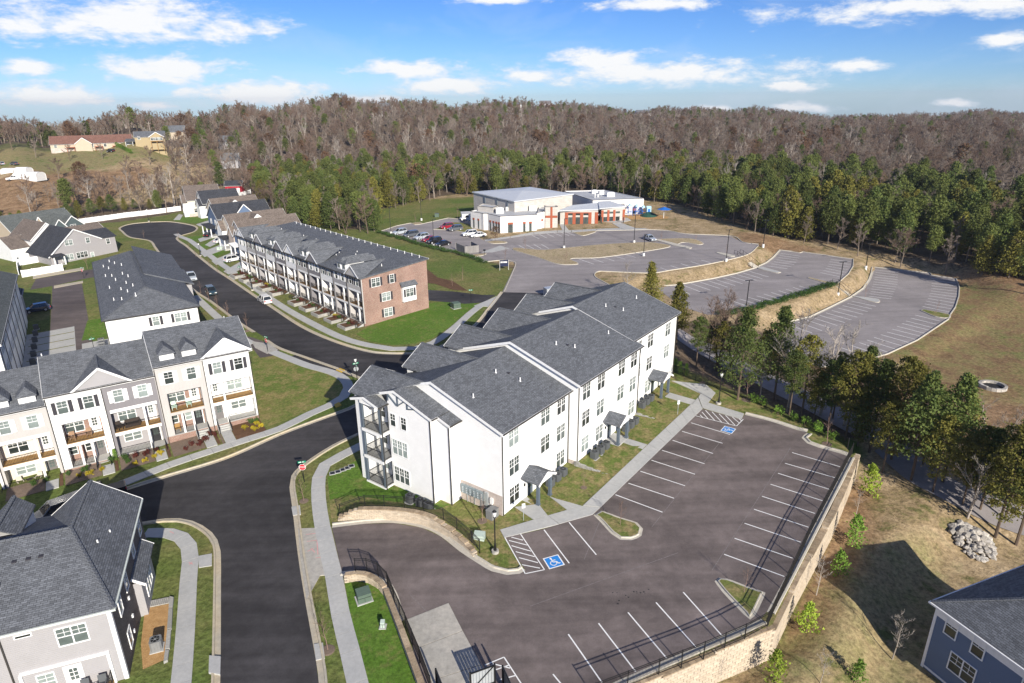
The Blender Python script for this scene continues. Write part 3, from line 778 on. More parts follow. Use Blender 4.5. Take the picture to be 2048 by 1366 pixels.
def island(px, mat, off=0.0, name='planting_island', k=K, top=0.14, wide=0.0):
 P = [tuple(p) for p in curve(W(px + px[:1], off), 0.6)[:-1]]
 A = sum(P[i][0] * P[(i + 1) % len(P)][1] - P[(i + 1) % len(P)][0] * P[i][1] for i in range(len(P)))
 if A < 0: P = P[::-1]
 kerb(P + P[:1], 1, k, off, gutter=wide, world=True, smooth_=False, top=top, name='kerb')
 inner = offs(P + P[:1], 0.12 + wide)[:-1]
 return sheet(name, [tuple(p) for p in inner], mat, 0.032 + top + .006, off, world=True)
island([(1024.6, 499.6), (1031, 496.4), (1082.6, 500.7), (1123.4, 497.5), (1200.8, 490), (1286.7, 485.7), (1321, 488), (1340, 494), (1286.7, 504), (1200.8, 515.7), (1142.7, 518), (1155.6, 526.5), (1151.3, 529.7), (1114.8, 528.6), (1071.9, 514.7), (1033, 503)], 'lawn_tan')
island([(1313, 479), (1378, 477.8), (1406, 486.4), (1398, 490), (1367.7, 485.4), (1350, 490.5), (1330, 486)], 'lawn_tan')
island([(1145, 466), (1157.8, 470.6), (1170.7, 471.3), (1192, 463)], 'lawn_tan')
island([(973, 484.6), (992, 482.5), (1013.9, 484.6), (1009.6, 487), (986, 487.8)], 'lawn_tan')
island([(866, 459.5), (880, 456), (905, 446), (940, 450), (941, 466), (905, 461)], 'lawn_mixed')
island([(946, 510), (972, 507.5), (966, 511.5), (948, 514)], 'lawn_tan')
island([(823, 447), (830, 450), (845, 448), (838, 445)], 'lawn_tan')
slabpoly('pavement', [[(968, 480), (1020, 473), (1020, 476), (971, 482.4)], [(1021, 473), (1067, 464.5), (1067.6, 468.5), (1021, 475.8)], [(1068, 464.4), (1114, 461), (1114.8, 465.3), (1068.4, 468.4)], [(1115, 461), (1142, 460.5), (1142.7, 464.6), (1115.6, 465.2)], [(1143, 460.6), (1193, 458), (1193, 462), (1143.6, 464.6)], [(1194, 458), (1240, 456.5), (1252, 461), (1194, 462)], [(1241, 456.5), (1290, 457), (1302, 460), (1253, 461)]])
slabpoly('forecourt', [[(1200, 437.5), (1255, 436), (1262, 441), (1240, 446), (1200, 443)], [(1224, 446.5), (1243, 446.3), (1272, 456.8), (1240, 456.3)], [(1118, 447), (1126, 446), (1137, 460), (1125, 461)]])
slabpoly('pavement', [[(1309, 480.5), (1315, 479), (1384, 496), (1379, 499), (1345, 491)]], 'kerb_pale', lev=0.19)
slabpoly('pavement', [[(962, 505), (1000, 491.5), (1019, 497), (985, 505)]], 'concrete', lev=0.04)
# lower terraces of the church car park
lots = {}
for P, off, k in ((LOT2, -1.6, 'b'), (LOT3, -3.4, 'c')):
 lots[k] = sheet('car_park', P, 'asphalt_church', 0.030, off)
 Pw = W(P, off)
kerb(LOT2[1:9], 1, K, -1.6, 0.0, smooth_=False, top=.15)
kerb(LOT2[14:] + LOT2[:2], 1, K, -1.6, 0.35, smooth_=False, top=.15)
kerb(LOT2[8:12], 1, K, -1.6, 0.0, smooth_=False)
kerb(LOT3[:9], 1, K, -3.4, 0.0, smooth_=False, top=.16)
kerb(LOT3[8:13], 1, K, -3.4, 0.0, smooth_=False, top=.16)
kerb(LOT3[15:] + LOT3[:1], 1, K, -3.4, 0.35, smooth_=False, top=.15)
island([(1615, 557), (1618, 555.5), (1660, 566), (1672, 569), (1668, 571.5), (1650, 567)], 'lawn_tan', -1.6)
island([(1523, 534), (1562, 545.5), (1556, 547), (1540, 544), (1516, 537.5)], 'concrete', -1.6, name='pavement')
island([(1703, 593), (1726, 595), (1757, 599.5), (1760, 603), (1755, 606), (1735, 602)], 'concrete', -3.4, name='pavement')
island([(1841, 622), (1846, 620), (1897, 630), (1896, 637), (1870, 634)], 'lawn_mixed', -3.4)
island([(1432, 506), (1436, 505), (1470, 512), (1462, 514.5), (1440, 509)], 'kerb_pale', 0.0, name='pavement')
# the near car park behind the retaining wall
LOT = [(664, 1056), (700, 1051.5), (730, 1048), (787, 1046.5), (843.5, 1056), (881, 1073), (919, 1103), (957, 1128), (983, 1143), (1013.6, 1150.5), (1047.6, 1144.8), (1051, 1141), (1008.7, 1076), (1084.5, 1059.4), (1137, 1043), (1185.5, 1029.7), (1199.8, 1016.7), (1309, 906), (1405.5, 818), (1483.3, 839.4), (1489, 830), (1539, 842.6), (1594.8, 860.7), (1614, 864.9), (1603, 876), (1614, 887), (1636.5, 895.5), (1678, 906.6), (1697, 913.6), (1567, 1162), (1533.5, 1224), (1522, 1238), (1333.6, 1319), (1234.8, 1362), (1050, 1450), (860, 1450), (811, 1235.5), (794, 1186), (775, 1160), (749, 1148.6), (718.7, 1141), (683, 1143)]
lot = sheet('car_park', LOT, 'asphalt_lot', 0.030)
kerb([(664, 1056), (700, 1051.5), (730, 1048), (787, 1046.5), (843.5, 1056), (881, 1073), (919, 1103), (957, 1128), (983, 1143), (1013.6, 1150.5), (1040, 1148), (1051, 1141)], 1, K)
kerb([(1489, 830), (1539, 842.6), (1594.8, 860.7), (1614, 864.9)], 1, K); kerb([(1614, 866), (1603, 876), (1614, 887), (1636.5, 895.5), (1678, 906.6), (1697, 913.6)], 1, K)
kerb([(1697, 914), (1567, 1162), (1533.5, 1224)], 1, K, smooth_=False); kerb([(1522, 1238), (1333.6, 1319), (1234.8, 1362), (1050, 1450)], 1, K, smooth_=False)
kerb([(811, 1240), (794, 1186), (775, 1160), (749, 1148.6), (718.7, 1141), (683, 1143)], 1, K)
sheet('verge', [(1699, 911), (1712, 906), (1545, 1249), (1538, 1254), (1416, 1303), (1310, 1347), (1050, 1462), (1050, 1445), (1234.8, 1359), (1333.6, 1316), (1522, 1236), (1533, 1224), (1567, 1161)], 'lawn_mixed', 0.022)
sheet('verge', [(1405, 770), (1445, 782), (1560, 826), (1690, 893), (1703, 908), (1678, 904), (1636, 893), (1614, 884), (1606, 876), (1617, 864), (1594, 858), (1539, 840), (1489, 828), (1414, 806), (1431, 787)], 'lawn_mixed', 0.022)
isl = island([(1187, 1031), (1202, 1022), (1240, 1035), (1275, 1046), (1286, 1058), (1283, 1072), (1263, 1081), (1240, 1080), (1222, 1068), (1204, 1048)], 'lawn_mixed', wide=0.25)
island([(1429, 1163), (1438, 1156), (1455, 1158), (1500, 1175), (1531, 1186), (1528, 1195), (1510, 1232), (1500, 1240), (1488, 1230), (1445, 1185)], 'lawn_mixed', wide=0.25)
slabpoly('dumpster_pad', [[(814, 1240), (897, 1207), (925, 1262), (836, 1296)], [(836.5, 1297), (925.5, 1263), (962, 1330), (862, 1362)], [(862.5, 1363), (962.5, 1331), (1010, 1420), (890, 1450)]], 'concrete_pad', lev=0.06)
# lawns with their own turf
sheet('lawn', [(712, 668), (735, 655), (857, 606), (905, 602), (962, 608), (940, 618), (905, 650), (866, 676), (829, 688), (783, 690), (737, 682)], 'lawn_green', 0.014)
sheet('lawn', [(505, 700), (545, 706), (613, 737), (660, 748), (683, 762), (690, 778), (680, 793), (650, 808), (560, 845), (520, 858), (505, 790)], 'lawn_dry', 0.014)
sheet('lawn', [(655, 955), (700, 925), (735, 905), (760, 980), (860, 1000), (920, 1000), (1005, 1032), (1030, 1015), (1067, 1040), (1000, 1060), (1008, 1076), (1050, 1141), (1013, 1149), (983, 1142), (881, 1071), (787, 1044), (664, 1053)], 'lawn_mixed', 0.014)
sheet('lawn', [(655, 955), (735, 908), (745, 965), (850, 985), (900, 1010), (870, 1020), (800, 1005), (700, 990), (660, 1000)], 'lawn_green', 0.018)
sheet('lawn', [(688, 1150), (720, 1146), (770, 1165), (800, 1235), (850, 1400), (740, 1450), (700, 1230)], 'lawn_green', 0.014)
sheet('lawn', [(1010, 1030), (1130, 955), (1165, 925), (1270, 830), (1340, 740), (1440, 785), (1405, 818), (1200, 1016), (1180, 1030), (1095, 1032)], 'lawn_mixed', 0.012)
# pavements
walk('pavement', [(352, 468), (362, 474), (378, 480), (401, 497), (441, 527), (476, 551), (500, 569), (521.5, 584.5), (583, 624.5), (675, 672), (737, 690.6), (783, 698), (829, 697), (866, 686), (906, 658), (940, 627.5), (960, 612)], 1.55, 2.4)
walk('pavement', [(389, 592), (401, 603), (425.6, 626), (439, 638), (480, 674), (505, 688)], 1.5, 2.4)
walk('pavement', [(545, 704), (580, 718), (613.7, 731), (663, 745), (687.5, 758), (697, 775), (687.5, 793.6), (657, 812), (620, 828), (560, 857.8), (498, 878), (424.7, 901.7), (336.8, 931), (249, 966), (180, 990)], 1.5, 1.7)
walk('pavement', [(740, 882), (726, 889.7), (684.7, 910.5), (650, 930), (638, 955), (637.5, 1001), (645, 1054), (656, 1105), (667.7, 1152), (681, 1228), (700, 1303.5), (715, 1366), (735, 1450)], 1.5, 1.7)
walk('pavement', [(290, 1067), (304.5, 1066), (338, 1067), (362.4, 1075), (377.6, 1093), (381, 1120.5), (377, 1163), (371.5, 1254.5), (362.4, 1366), (352, 1450)], 1.45, 1.7)
slabpoly('pavement', [[(397, 1113), (424, 1108), (424, 1132), (398, 1136)]], 'concrete')
slabpoly('pavement', split([(1000, 1060.5), (1095, 1032)], [(1008.7, 1076), (1118, 1049)], 4) + [[(1096, 1032), (1134, 1021), (1165, 1013), (1200, 1016), (1185, 1030), (1119, 1048.5)]] + split([(1166, 1012), (1396, 796)], [(1201, 1015), (1405, 818)], 14) + [[(1397, 795), (1412, 770), (1431, 786.6), (1414, 809.5), (1405.6, 817)], [(1416, 806), (1488, 828), (1483, 839), (1407, 817)], [(1343, 762), (1376, 766), (1411, 769), (1402, 788)]])
slabpoly('pavement', [[(1030, 1015), (1077, 1009), (1095, 1031.5), (1067, 1039.5)], [(1100, 994), (1111, 998), (1164, 1013), (1134, 1020.5)], [(1252, 877), (1294, 890), (1285, 899), (1242, 884)], [(1339, 786), (1392, 801), (1384, 810), (1330, 794)]])
slabpoly('kerb_ramp', [[(583, 1015), (600, 1012), (602, 1030), (586, 1032)]], 'concrete', lev=0.1)
slabpoly('kerb_ramp', [[(628, 1290), (646, 1287), (650, 1318), (632, 1322)]], 'concrete', lev=0.1)
slabpoly('kerb_ramp', [[(419, 1314), (442, 1316), (441, 1352), (418, 1348)]], 'concrete', lev=0.18)
slabpoly('tactile_paving', [[(672, 741), (683, 746), (690, 741), (680, 737)]], 'paint_yellow', lev=0.1)
slabpoly('tactile_paving', [[(668, 810), (672, 816), (683, 811), (678, 805)]], 'paint_yellow', lev=0.1)
# painted marks
def mark(parent, a, b, w=0.11, mat='paint_white', off=0.0, lev=0.036, name='parking_line'):
 A, B = np.array(atp(*a, off)), np.array(atp(*b, off)); t = (B - A) / np.hypot(*(B - A)); n = np.array([-t[1], t[0]]) * w / 2
 m = MB(); m.face([(p[0], p[1], zpl(p[0], p[1], off + lev)) for p in (A - n, B - n, B + n, A + n)])
 return m.build(name, M[mat], parent)
for a, b in (((1231, 990), (1325, 1025)), ((1257, 967), (1348, 997)), ((1281, 943), (1370, 972)), ((1303, 921), (1390, 949)), ((1324, 901), (1409, 928)), ((1345, 881), (1426, 907.5)), ((1364, 863), (1445, 887)), ((1382, 846), (1460, 869.5)),
             ((1584, 905.5), (1680, 934)), ((1570, 927), (1670, 956)), ((1556, 947), (1658, 979)), ((1541, 969), (1645, 1002)), ((1524, 993), (1630, 1027.5)), ((1508, 1019), (1617, 1055)), ((1489, 1047), (1601.5, 1085)), ((1469, 1077), (1585, 1117)), ((1448, 1109), (1568.5, 1153.5)),
             ((1088, 1060), (1138.5, 1127)), ((1138, 1045), (1192.5, 1110)), ((1366.5, 1185), (1444, 1272)), ((1312, 1205.5), (1392, 1295)), ((1256, 1225.5), (1334, 1318)), ((1197, 1247), (1271.5, 1344)), ((1136.5, 1269), (1205, 1367)), ((1106, 1349), (1125, 1372))):
 mark(lot, a, b)
for a, b in (((1581, 896), (1424, 1141)), ((1459, 861), (1304, 1054)), ((1060, 1213), (1356, 1106)), ((1210, 1018), (1168, 1120)), ((820, 1190), (960, 1330))):
 mark(lot, a, b, 0.05, 'seam', lev=.034, name='paving_seam')
# hatched bays
for a, b in (((1010, 1076), (1050.5, 1148)), ((1041, 1068.5), (1089, 1140)), ((1050.5, 1148), (1089, 1140)), ((1023, 1075), (1046, 1081)), ((1018, 1081.5), (1055, 1091)), ((1023, 1092), (1062, 1103)), ((1031.5, 1104), (1069.5, 1114)), ((1038, 1116), (1076, 1126)), ((1044, 1130), (1080, 1137)),
             ((1391, 832), (1473, 852.5)), ((1473, 852.5), (1486.5, 839)), ((1400, 830), (1406, 836)), ((1404, 824.5), (1416, 838)), ((1411, 821), (1430, 842)), ((1424, 824), (1444, 845.5)), ((1438, 828), (1458, 848.5)), ((1451, 831), (1470, 851)), ((1464.5, 834.5), (1478, 846)), ((1478, 838), (1483, 842)),
             ((970, 1331), (1008, 1315)), ((1008, 1315), (1045, 1372)), ((985, 1328), (1020, 1337)), ((978, 1345), (1018, 1331)), ((1000, 1360), (1030, 1352))):
 mark(lot, a, b, 0.10, lev=0.040)
for a, b in (((612, 1070), (640, 1067)), ((614, 1084), (640, 1081)), ((634, 1080), (636, 1110)), ((615, 1104), (628, 1098)), ((622, 1098), (630, 1106)), ((640, 956), (646, 954)), ((340, 1064), (348, 1068)), ((378, 1126), (386, 1130)), ((379, 1131), (385, 1125)), ((632, 1117), (646, 1115))):
 q = mark(None, a, b, .07, 'paint_pink', lev=.09 if b[0] < 600 or b[1] < 1000 else .075, name='survey_mark'); q['kind'] = 'structure'
def wheelchair(c, xa, wv):
 """white-bordered blue square with the access symbol; c centre px, xa: world dir of the symbol's right, wv size"""
 root = empty('access_symbol', parent_loc(c)); root.parent = lot
 cx, cy = atp(*c); ca, sa = math.cos(xa), math.sin(xa)
 def w(x, y, lev): X, Y = cx + ca * x - sa * y, cy + sa * x + ca * y; return (X - cx, Y - cy, zpl(X, Y, lev) - zpl(cx, cy))
 def poly(nm, P, mat, lev):
  m = MB(); m.face([w(x, y, lev) for x, y in P]); m.build(nm, M[mat], root)
 s = wv / 2
 poly('symbol_border', [(-s, -s), (s, -s), (s, s), (-s, s)], 'paint_white', .041)
 q = s * .86; poly('symbol_field', [(-q, -q), (q, -q), (q, q), (-q, q)], 'paint_blue', .045)
 m = MB(); u = s / 10.0
 def strip(P, wd):
  for i in range(len(P) - 1):
   a, b = np.array(P[i]) * u, np.array(P[i + 1]) * u; t = (b - a) / (np.hypot(*(b - a)) + 1e-9); n = np.array([-t[1], t[0]]) * wd * u / 2
   m.face([w(*p, .049) for p in (a - n - t * wd * u * .2, b - n + t * wd * u * .2, b + n + t * wd * u * .2, a + n - t * wd * u * .2)])
 k = [(-1.2 + 3.7 * math.cos(R(a)), -2.4 + 3.7 * math.sin(R(a))) for a in range(110, 375, 15)]
 strip(k, 1.3)
 m.face([w((-1.4 + 1.35 * math.cos(a * math.pi / 6)) * u, (6.2 + 1.35 * math.sin(a * math.pi / 6)) * u, .049) for a in range(12)])
 strip([(-1.2, 4.5), (-.8, -.6), (3.0, -.8), (4.6, -5.0), (6.2, -4.4)], 1.5); strip([(-1.0, 2.4), (2.8, 2.2)], 1.2)
 m.build('symbol', M['paint_white'], root)
def parent_loc(c): x, y = atp(*c); return (x, y, zpl(x, y))
wheelchair((1107.5, 1124), R(20), 1.55)
wheelchair((1456.5, 860), R(232), 1.45)
# lines of the church terraces
def rows(parent, starts, ends, off, w=0.16, mat='paint_worn'):
 for a, b in zip(starts, ends): mark(parent, a, b, w, mat, off)
f3 = lambda L: [(1560 + x / 5.12, 500 + y / 5.12) for x, y in L]
rows(lots['c'], f3([(735, 525), (690, 547), (640, 570), (590, 595), (530, 620), (470, 645), (405, 670), (335, 695), (260, 715), (180, 740), (150, 790)]),
     f3([(980, 578), (940, 605), (897, 632), (850, 660), (792, 690), (730, 718), (662, 745), (587, 775), (510, 800), (430, 828), (330, 852)]), -3.4)
rows(lots['c'], f3([(1385, 668), (1340, 698), (1290, 728), (1250, 753), (1200, 783), (1150, 812), (1098, 842), (1033, 868), (965, 897), (890, 923), (812, 950), (725, 977), (630, 1003)]),
     f3([(1640, 730), (1600, 762), (1555, 795), (1535, 825), (1490, 857), (1450, 888), (1400, 920), (1330, 952), (1260, 987), (1185, 1017), (1100, 1047), (1015, 1077), (925, 1105)]), -3.4)
rows(lots['c'], f3([(975 - 2 * i + (-6 * max(0, i - 4)), 205 + 24.5 * i) for i in range(12)]), f3([(1210 - 1.5 * i + (-9 * max(0, i - 5)), 233 + 24.5 * i) for i in range(12)]), -3.4)
rows(lots['c'], f3([(1550, 292), (1551, 318), (1552, 344), (1552, 368), (1550, 393), (1545, 420), (1537, 446), (1527, 470), (1515, 497), (1500, 525), (1482, 553), (1460, 580)]),
     f3([(1795, 312), (1803, 340), (1810, 368), (1815, 397), (1818, 425), (1818, 455), (1812, 483), (1805, 513), (1795, 545), (1780, 576), (1760, 606), (1738, 636)]), -3.4)
f2 = lambda L: [(1300 + x / 4.876, 470 + y / 4.876) for x, y in L]
rows(lots['b'], f2([(245, 505), (320, 490), (400, 475), (490, 462), (570, 448), (640, 436), (715, 420), (785, 405), (850, 388), (910, 372), (970, 355)]),
     f2([(390, 580), (490, 555), (590, 540), (680, 522), (755, 510), (830, 495), (905, 478), (970, 460), (1040, 443), (1095, 428), (1155, 410)]), -1.6)
rows(lots['b'], f2([(1110, 577), (1180, 562), (1255, 545), (1325, 530), (1395, 512), (1455, 498), (960, 610), (1040, 595), (790, 640), (875, 625), (700, 660)]),
     f2([(1270, 625), (1335, 608), (1405, 590), (1470, 573), (1530, 557), (1590, 540), (1140, 660), (1210, 642), (975, 705), (1060, 682), (890, 725)]), -1.6)
rows(lots['b'], f2([(1275, 180), (1262, 200), (1250, 220), (1232, 242), (1210, 262), (1180, 282), (1145, 303)]), f2([(1465, 208), (1452, 226), (1440, 246), (1425, 268), (1405, 290), (1380, 310), (1340, 330)]), -1.6)
rows(lots['b'], f2([(1760, 240), (1750, 262), (1742, 284), (1730, 305), (1715, 326), (1690, 347), (1660, 368)]), f2([(1965, 262), (1955, 288), (1945, 314), (1930, 340), (1910, 365), (1885, 388), (1850, 408)]), -1.6)
chp = [o for o in COL.objects if o.name.startswith('car_park')][0]
f1 = lambda L: [(900 + x / 4.655, 360 + y / 4.655) for x, y in L]
rows(chp, f1([(760, 515), (830, 505), (900, 500), (970, 495), (1040, 492), (1090, 490)]), f1([(830, 548), (900, 540), (970, 533), (1040, 525), (1110, 520), (1160, 517)]), 0.0)
rows(chp, f1([(640, 610), (710, 605), (780, 600), (850, 598)]), f1([(700, 640), (780, 640), (850, 640), (920, 640)]), 0.0)
rows(chp, f1([(1200, 737), (1300, 725), (1400, 712), (1500, 700), (1600, 687), (1700, 672)]), f1([(1340, 785), (1430, 770), (1530, 755), (1630, 738), (1730, 722), (1820, 705)]), 0.0)
rows(chp, f2([(0, 340), (100, 320), (200, 300), (300, 280), (400, 262), (500, 245)]), f2([(80, 365), (185, 350), (290, 330), (390, 310), (490, 290), (590, 272)]), 0.0)
# belt road under the trees, draped on the slope
def drape(name, px, width, mat, lev=0.06):
 C_ = curve(P2(px), 1.5); L, Rr = offs(C_, width / 2), offs(C_, -width / 2)
 m = MB(); n = 3
 for i in range(len(C_) - 1):
  for k in range(n):
   q = [Rr[i] + (L[i] - Rr[i]) * k / n, Rr[i + 1] + (L[i + 1] - Rr[i + 1]) * k / n, Rr[i + 1] + (L[i + 1] - Rr[i + 1]) * (k + 1) / n, Rr[i] + (L[i] - Rr[i]) * (k + 1) / n]
   m.face([(p[0], p[1], T(p[0], p[1]) + lev) for p in q])
 return m.build(name, M[mat], kind='structure')
drape('road', [(1215, 585), (1290, 625), (1350, 665), (1400, 695), (1480, 735), (1560, 775), (1640, 815), (1715, 855), (1775, 893), (1860, 960), (1960, 1010), (2100, 1060)], 4.6, 'asphalt_church', 0.1)
# flower bed behind the brick terrace
def bedpoly(px, mat='mulch', lev=0.05, name='planting_bed'):
 return sheet(name, px, mat, lev)
bedpoly([(850, 535), (875, 555), (905, 562), (930, 578), (935, 582), (905, 580), (870, 568), (850, 566)])
# ---------------------------------------------------------------- building parts shared by all houses
_wc = {}
def win_mesh(w, h, n=1, grid=True, rail=True):
 k = (round(w, 2), round(h, 2), n, grid, rail)
 if k in _wc: return _wc[k]
 m = MB(); t = 0.085
 m.box(-w / 2 - t, -.075, -t, w / 2 + t, 0.0, 0); m.box(-w / 2 - t, -.07, h, w / 2 + t, 0.0, h + t)
 m.box(-w / 2 - t, -.07, 0, -w / 2, 0.0, h); m.box(w / 2, -.07, 0, w / 2 + t, 0.0, h)
 uw = w / n
 for i in range(1, n): m.box(-w / 2 + i * uw - .045, -.062, 0, -w / 2 + i * uw + .045, 0.0, h)
 for i in range(n):
  x0 = -w / 2 + i * uw; x1 = x0 + uw
  if rail: m.box(x0, -.055, h / 2 - .03, x1, -.005, h / 2 + .03)
  if grid:
   zb = h / 2 if rail else 0
   m.box((x0 + x1) / 2 - .014, -.045, zb, (x0 + x1) / 2 + .014, -.004, h); m.box(x0, -.044, (zb + h) / 2 - .014, x1, -.004, (zb + h) / 2 + .014)
 fr = m.mesh('window', M['white_trim'])
 out = []
 for i in range(n):
  x0 = -w / 2 + i * uw; x1 = x0 + uw
  for a, b, lo in ((0, h / 2, True), (h / 2, h, False)):
   p = MB(); p.face([(x0, -.018, a), (x1, -.018, a), (x1, -.018, b), (x0, -.018, b)])
   out.append((p, lo))
 panes = {}
 for mat in ('pane_dark', 'pane_mid', 'pane_blind'):
  q = MB()
  for p, lo in out: q.face(p.v)
  panes[mat] = q.mesh('pane', M[mat])
 _wc[k] = (fr, panes)
 return _wc[k]
_sh = {}
PANES = ['pane_dark', 'pane_dark', 'pane_mid', 'pane_blind']
def window(parent, x, y, z, rz=0.0, w=0.9, h=1.6, n=1, grid=True, shut=None, pane=None, rail=True):
 fr, pn = win_mesh(w, h, n, grid, rail)
 o = link('window', fr, parent, (x, y, z), rz)
 link('pane', pn[pane or random.choice(PANES)], o)
 if shut:
  k = (shut, round(h, 2))
  if k not in _sh:
   m = MB(); m.box(-.2, -.06, 0, .2, -.012, h); m.box(-.17, -.075, .1, .17, -.05, h * .45); m.box(-.17, -.075, h * .52, .17, -.05, h - .1)
   _sh[k] = m.mesh('shutter', M[shut])
  for s in (-1, 1):
   dx = s * (w / 2 + .33)
   link('shutter', _sh[k], parent, (x + dx * math.cos(rz), y + dx * math.sin(rz), z), rz)
 return o
_dc = {}
def door(parent, x, y, z, rz=0.0, mat='door_grey', w=0.95, h=2.1, glass=True):
 k = (mat, w, h, glass)
 if k not in _dc:
  m = MB(); m.box(-w / 2, -.05, 0, w / 2, -.01, h)
  f = MB(); f.box(-w / 2 - .12, -.06, 0, -w / 2, -.005, h + .1); f.box(w / 2, -.06, 0, w / 2 + .12, -.005, h + .1); f.box(-w / 2, -.06, h, w / 2, -.005, h + .1)
  g = MB()
  for i in range(2):
   for j in range(3): g.box(-w * .28 + i * w * .3, -.062, h * .42 + j * .36, -w * .28 + i * w * .3 + w * .25, -.05, h * .42 + j * .36 + .3)
  hd = MB(); hd.box(w * .36, -.1, h * .46, w * .42, -.05, h * .5)
  _dc[k] = [m.mesh('door', M[mat]), f.mesh('door_frame', M['white_trim']), g.mesh('pane', M['pane_mid']), hd.mesh('handle', M['steel_pale'])]
 d_, f_, g_, h_ = _dc[k]
 o = link('door', d_, parent, (x, y, z), rz)
 link('door_frame', f_, o)
 if glass: link('pane', g_, o)
 link('handle', h_, o)
 return o
def railing(parent, pts, h=1.0, mat='black_metal', gap=0.14, name='railing'):
 """posts and rails in one part, the thin balusters joined as its sub-part"""
 a = MB(); b = MB()
 for p, q in zip(pts, pts[1:]):
  p, q = Vector(p), Vector(q); L = (q - p).length; n = max(1, int(L / gap))
  for zz_ in (h, .1): a.sweep(p + Vector((0, 0, zz_)), q + Vector((0, 0, zz_)), .045, .045)
  for e in (p, q): a.box(e.x - .03, e.y - .03, e.z, e.x + .03, e.y + .03, e.z + h + .03)
  for i in range(1, n):
   c = p + (q - p) * i / n
   b.sweep(c + Vector((0, 0, .1)), c + Vector((0, 0, h)), .022, .022)
 o = a.build(name, M[mat], parent)
 b.build('balusters', M[mat], o, kind='stuff')
 return o
def gable_roof(parent, x0, x1, ya, yr, yb, zr, pa, pb, mat='shingle_grey', t=.16, name='roof', trim='white_trim', rake=True):
 """ridge along x at y=yr, height zr; slopes run to ya (y<yr) and yb (y>yr) with pitches pa, pb"""
 za = zr - pa * (yr - ya); zb = zr - pb * (yb - yr)
 m = MB()
 m.slab([(x0, ya, za), (x1, ya, za), (x1, yr, zr), (x0, yr, zr)], t)
 m.slab([(x0, yr, zr), (x1, yr, zr), (x1, yb, zb), (x0, yb, zb)], t)
 o = m.build(name, M[mat], parent)
 c = MB(); c.slab([(x0, yr - .15, zr - .15 * pa + .02), (x1, yr - .15, zr - .15 * pa + .02), (x1, yr, zr + .03), (x0, yr, zr + .03)], .04)
 c.slab([(x0, yr, zr + .03), (x1, yr, zr + .03), (x1, yr + .15, zr - .15 * pb + .02), (x0, yr + .15, zr - .15 * pb + .02)], .04)
 c.build('ridge_cap', M[mat], o)
 f = MB()
 for xx, dx in ((x0, -.03), (x1, .03)):
  if not rake: break
  lo, hi = sorted((xx, xx + dx))
  for y0, z0, y1, z1 in ((ya, za, yr, zr), (yr, zr, yb, zb)):
   q = [(lo, y0, z0 - .0), (lo, y1, z1 - .0), (lo, y1, z1 - .30), (lo, y0, z0 - .30)]
   r_ = [(hi, a, b) for _, a, b in q]
   f.face(q[::-1]); f.face(r_)
   for i in range(4): j = (i + 1) % 4; f.face([q[i], q[j], r_[j], r_[i]])
 f.box(x0, ya - .03, za - .26, x1, ya, za - .01); f.box(x0, yb, zb - .26, x1, yb + .03, zb - .01)
 f.build('fascia', M[trim], o, fix=True)
 g = MB(); g.box(x0 - .02, ya - .15, za - .14, x1 + .02, ya - .031, za - .02); g.build('gutter', M['gutter_dark'], o); g = MB(); g.box(x0 - .02, yb + .031, zb - .14, x1 + .02, yb + .15, zb - .02)
 g.build('gutter', M['gutter_dark'], o)
 return o
def house_block(parent, x0, x1, ya, yb, z0, roof, mat, name='wall'):
 """a storeyed block whose gable ends run up to the roof: roof = (yr, zr, pa, pb)"""
 yr, zr, pa, pb = roof
 u = .19
 pa_, pb_ = zr - pa * (yr - ya) - u, zr - pb * (yb - yr) - u
 prof = [(ya, z0), (yb, z0), (yb, pb_), (yr, zr - u), (ya, pa_)]
 m = MB()
 L = [(x0, y, z) for y, z in prof]; Q = [(x1, y, z) for y, z in prof]
 m.face(L[::-1]); m.face(Q)
 for i in range(5):
  j = (i + 1) % 5; m.face([L[i], L[j], Q[j], Q[i]])
 return m.build(name, M[mat], parent, fix=True)
def pipe(parent, x, y, z0, z1, mat='gutter_dark', name='downspout', w=.09):
 m = MB(); m.box(x - w / 2, y - w / 2, z0, x + w / 2, y + w / 2, z1); m.box(x - w / 2, y - w * 1.6, z0, x + w / 2, y - w / 2 - .002, z0 + .1)
 return m.build(name, M[mat], parent)
_vent = {}
def vent(parent, x, y, z, kind='vent_pipe', mat='white_trim', h=.42, r=.065):
 k = (kind, mat, h)
 if k not in _vent:
  m = MB()
  if kind == 'vent_pipe': m.tube([(0, 0, -.25), (0, 0, h)], [r, r], 8); m.tube([(0, 0, -.1), (0, 0, .06)], [r * 2.4, r * 1.2], 8)
  else: m.box(-.16, -.16, -.1, .16, .16, .07); m.box(-.12, -.2, .0, .12, -.16, .05)
  _vent[k] = m.mesh(kind, M[mat])
 return link(kind, _vent[k], parent, (x, y, z))
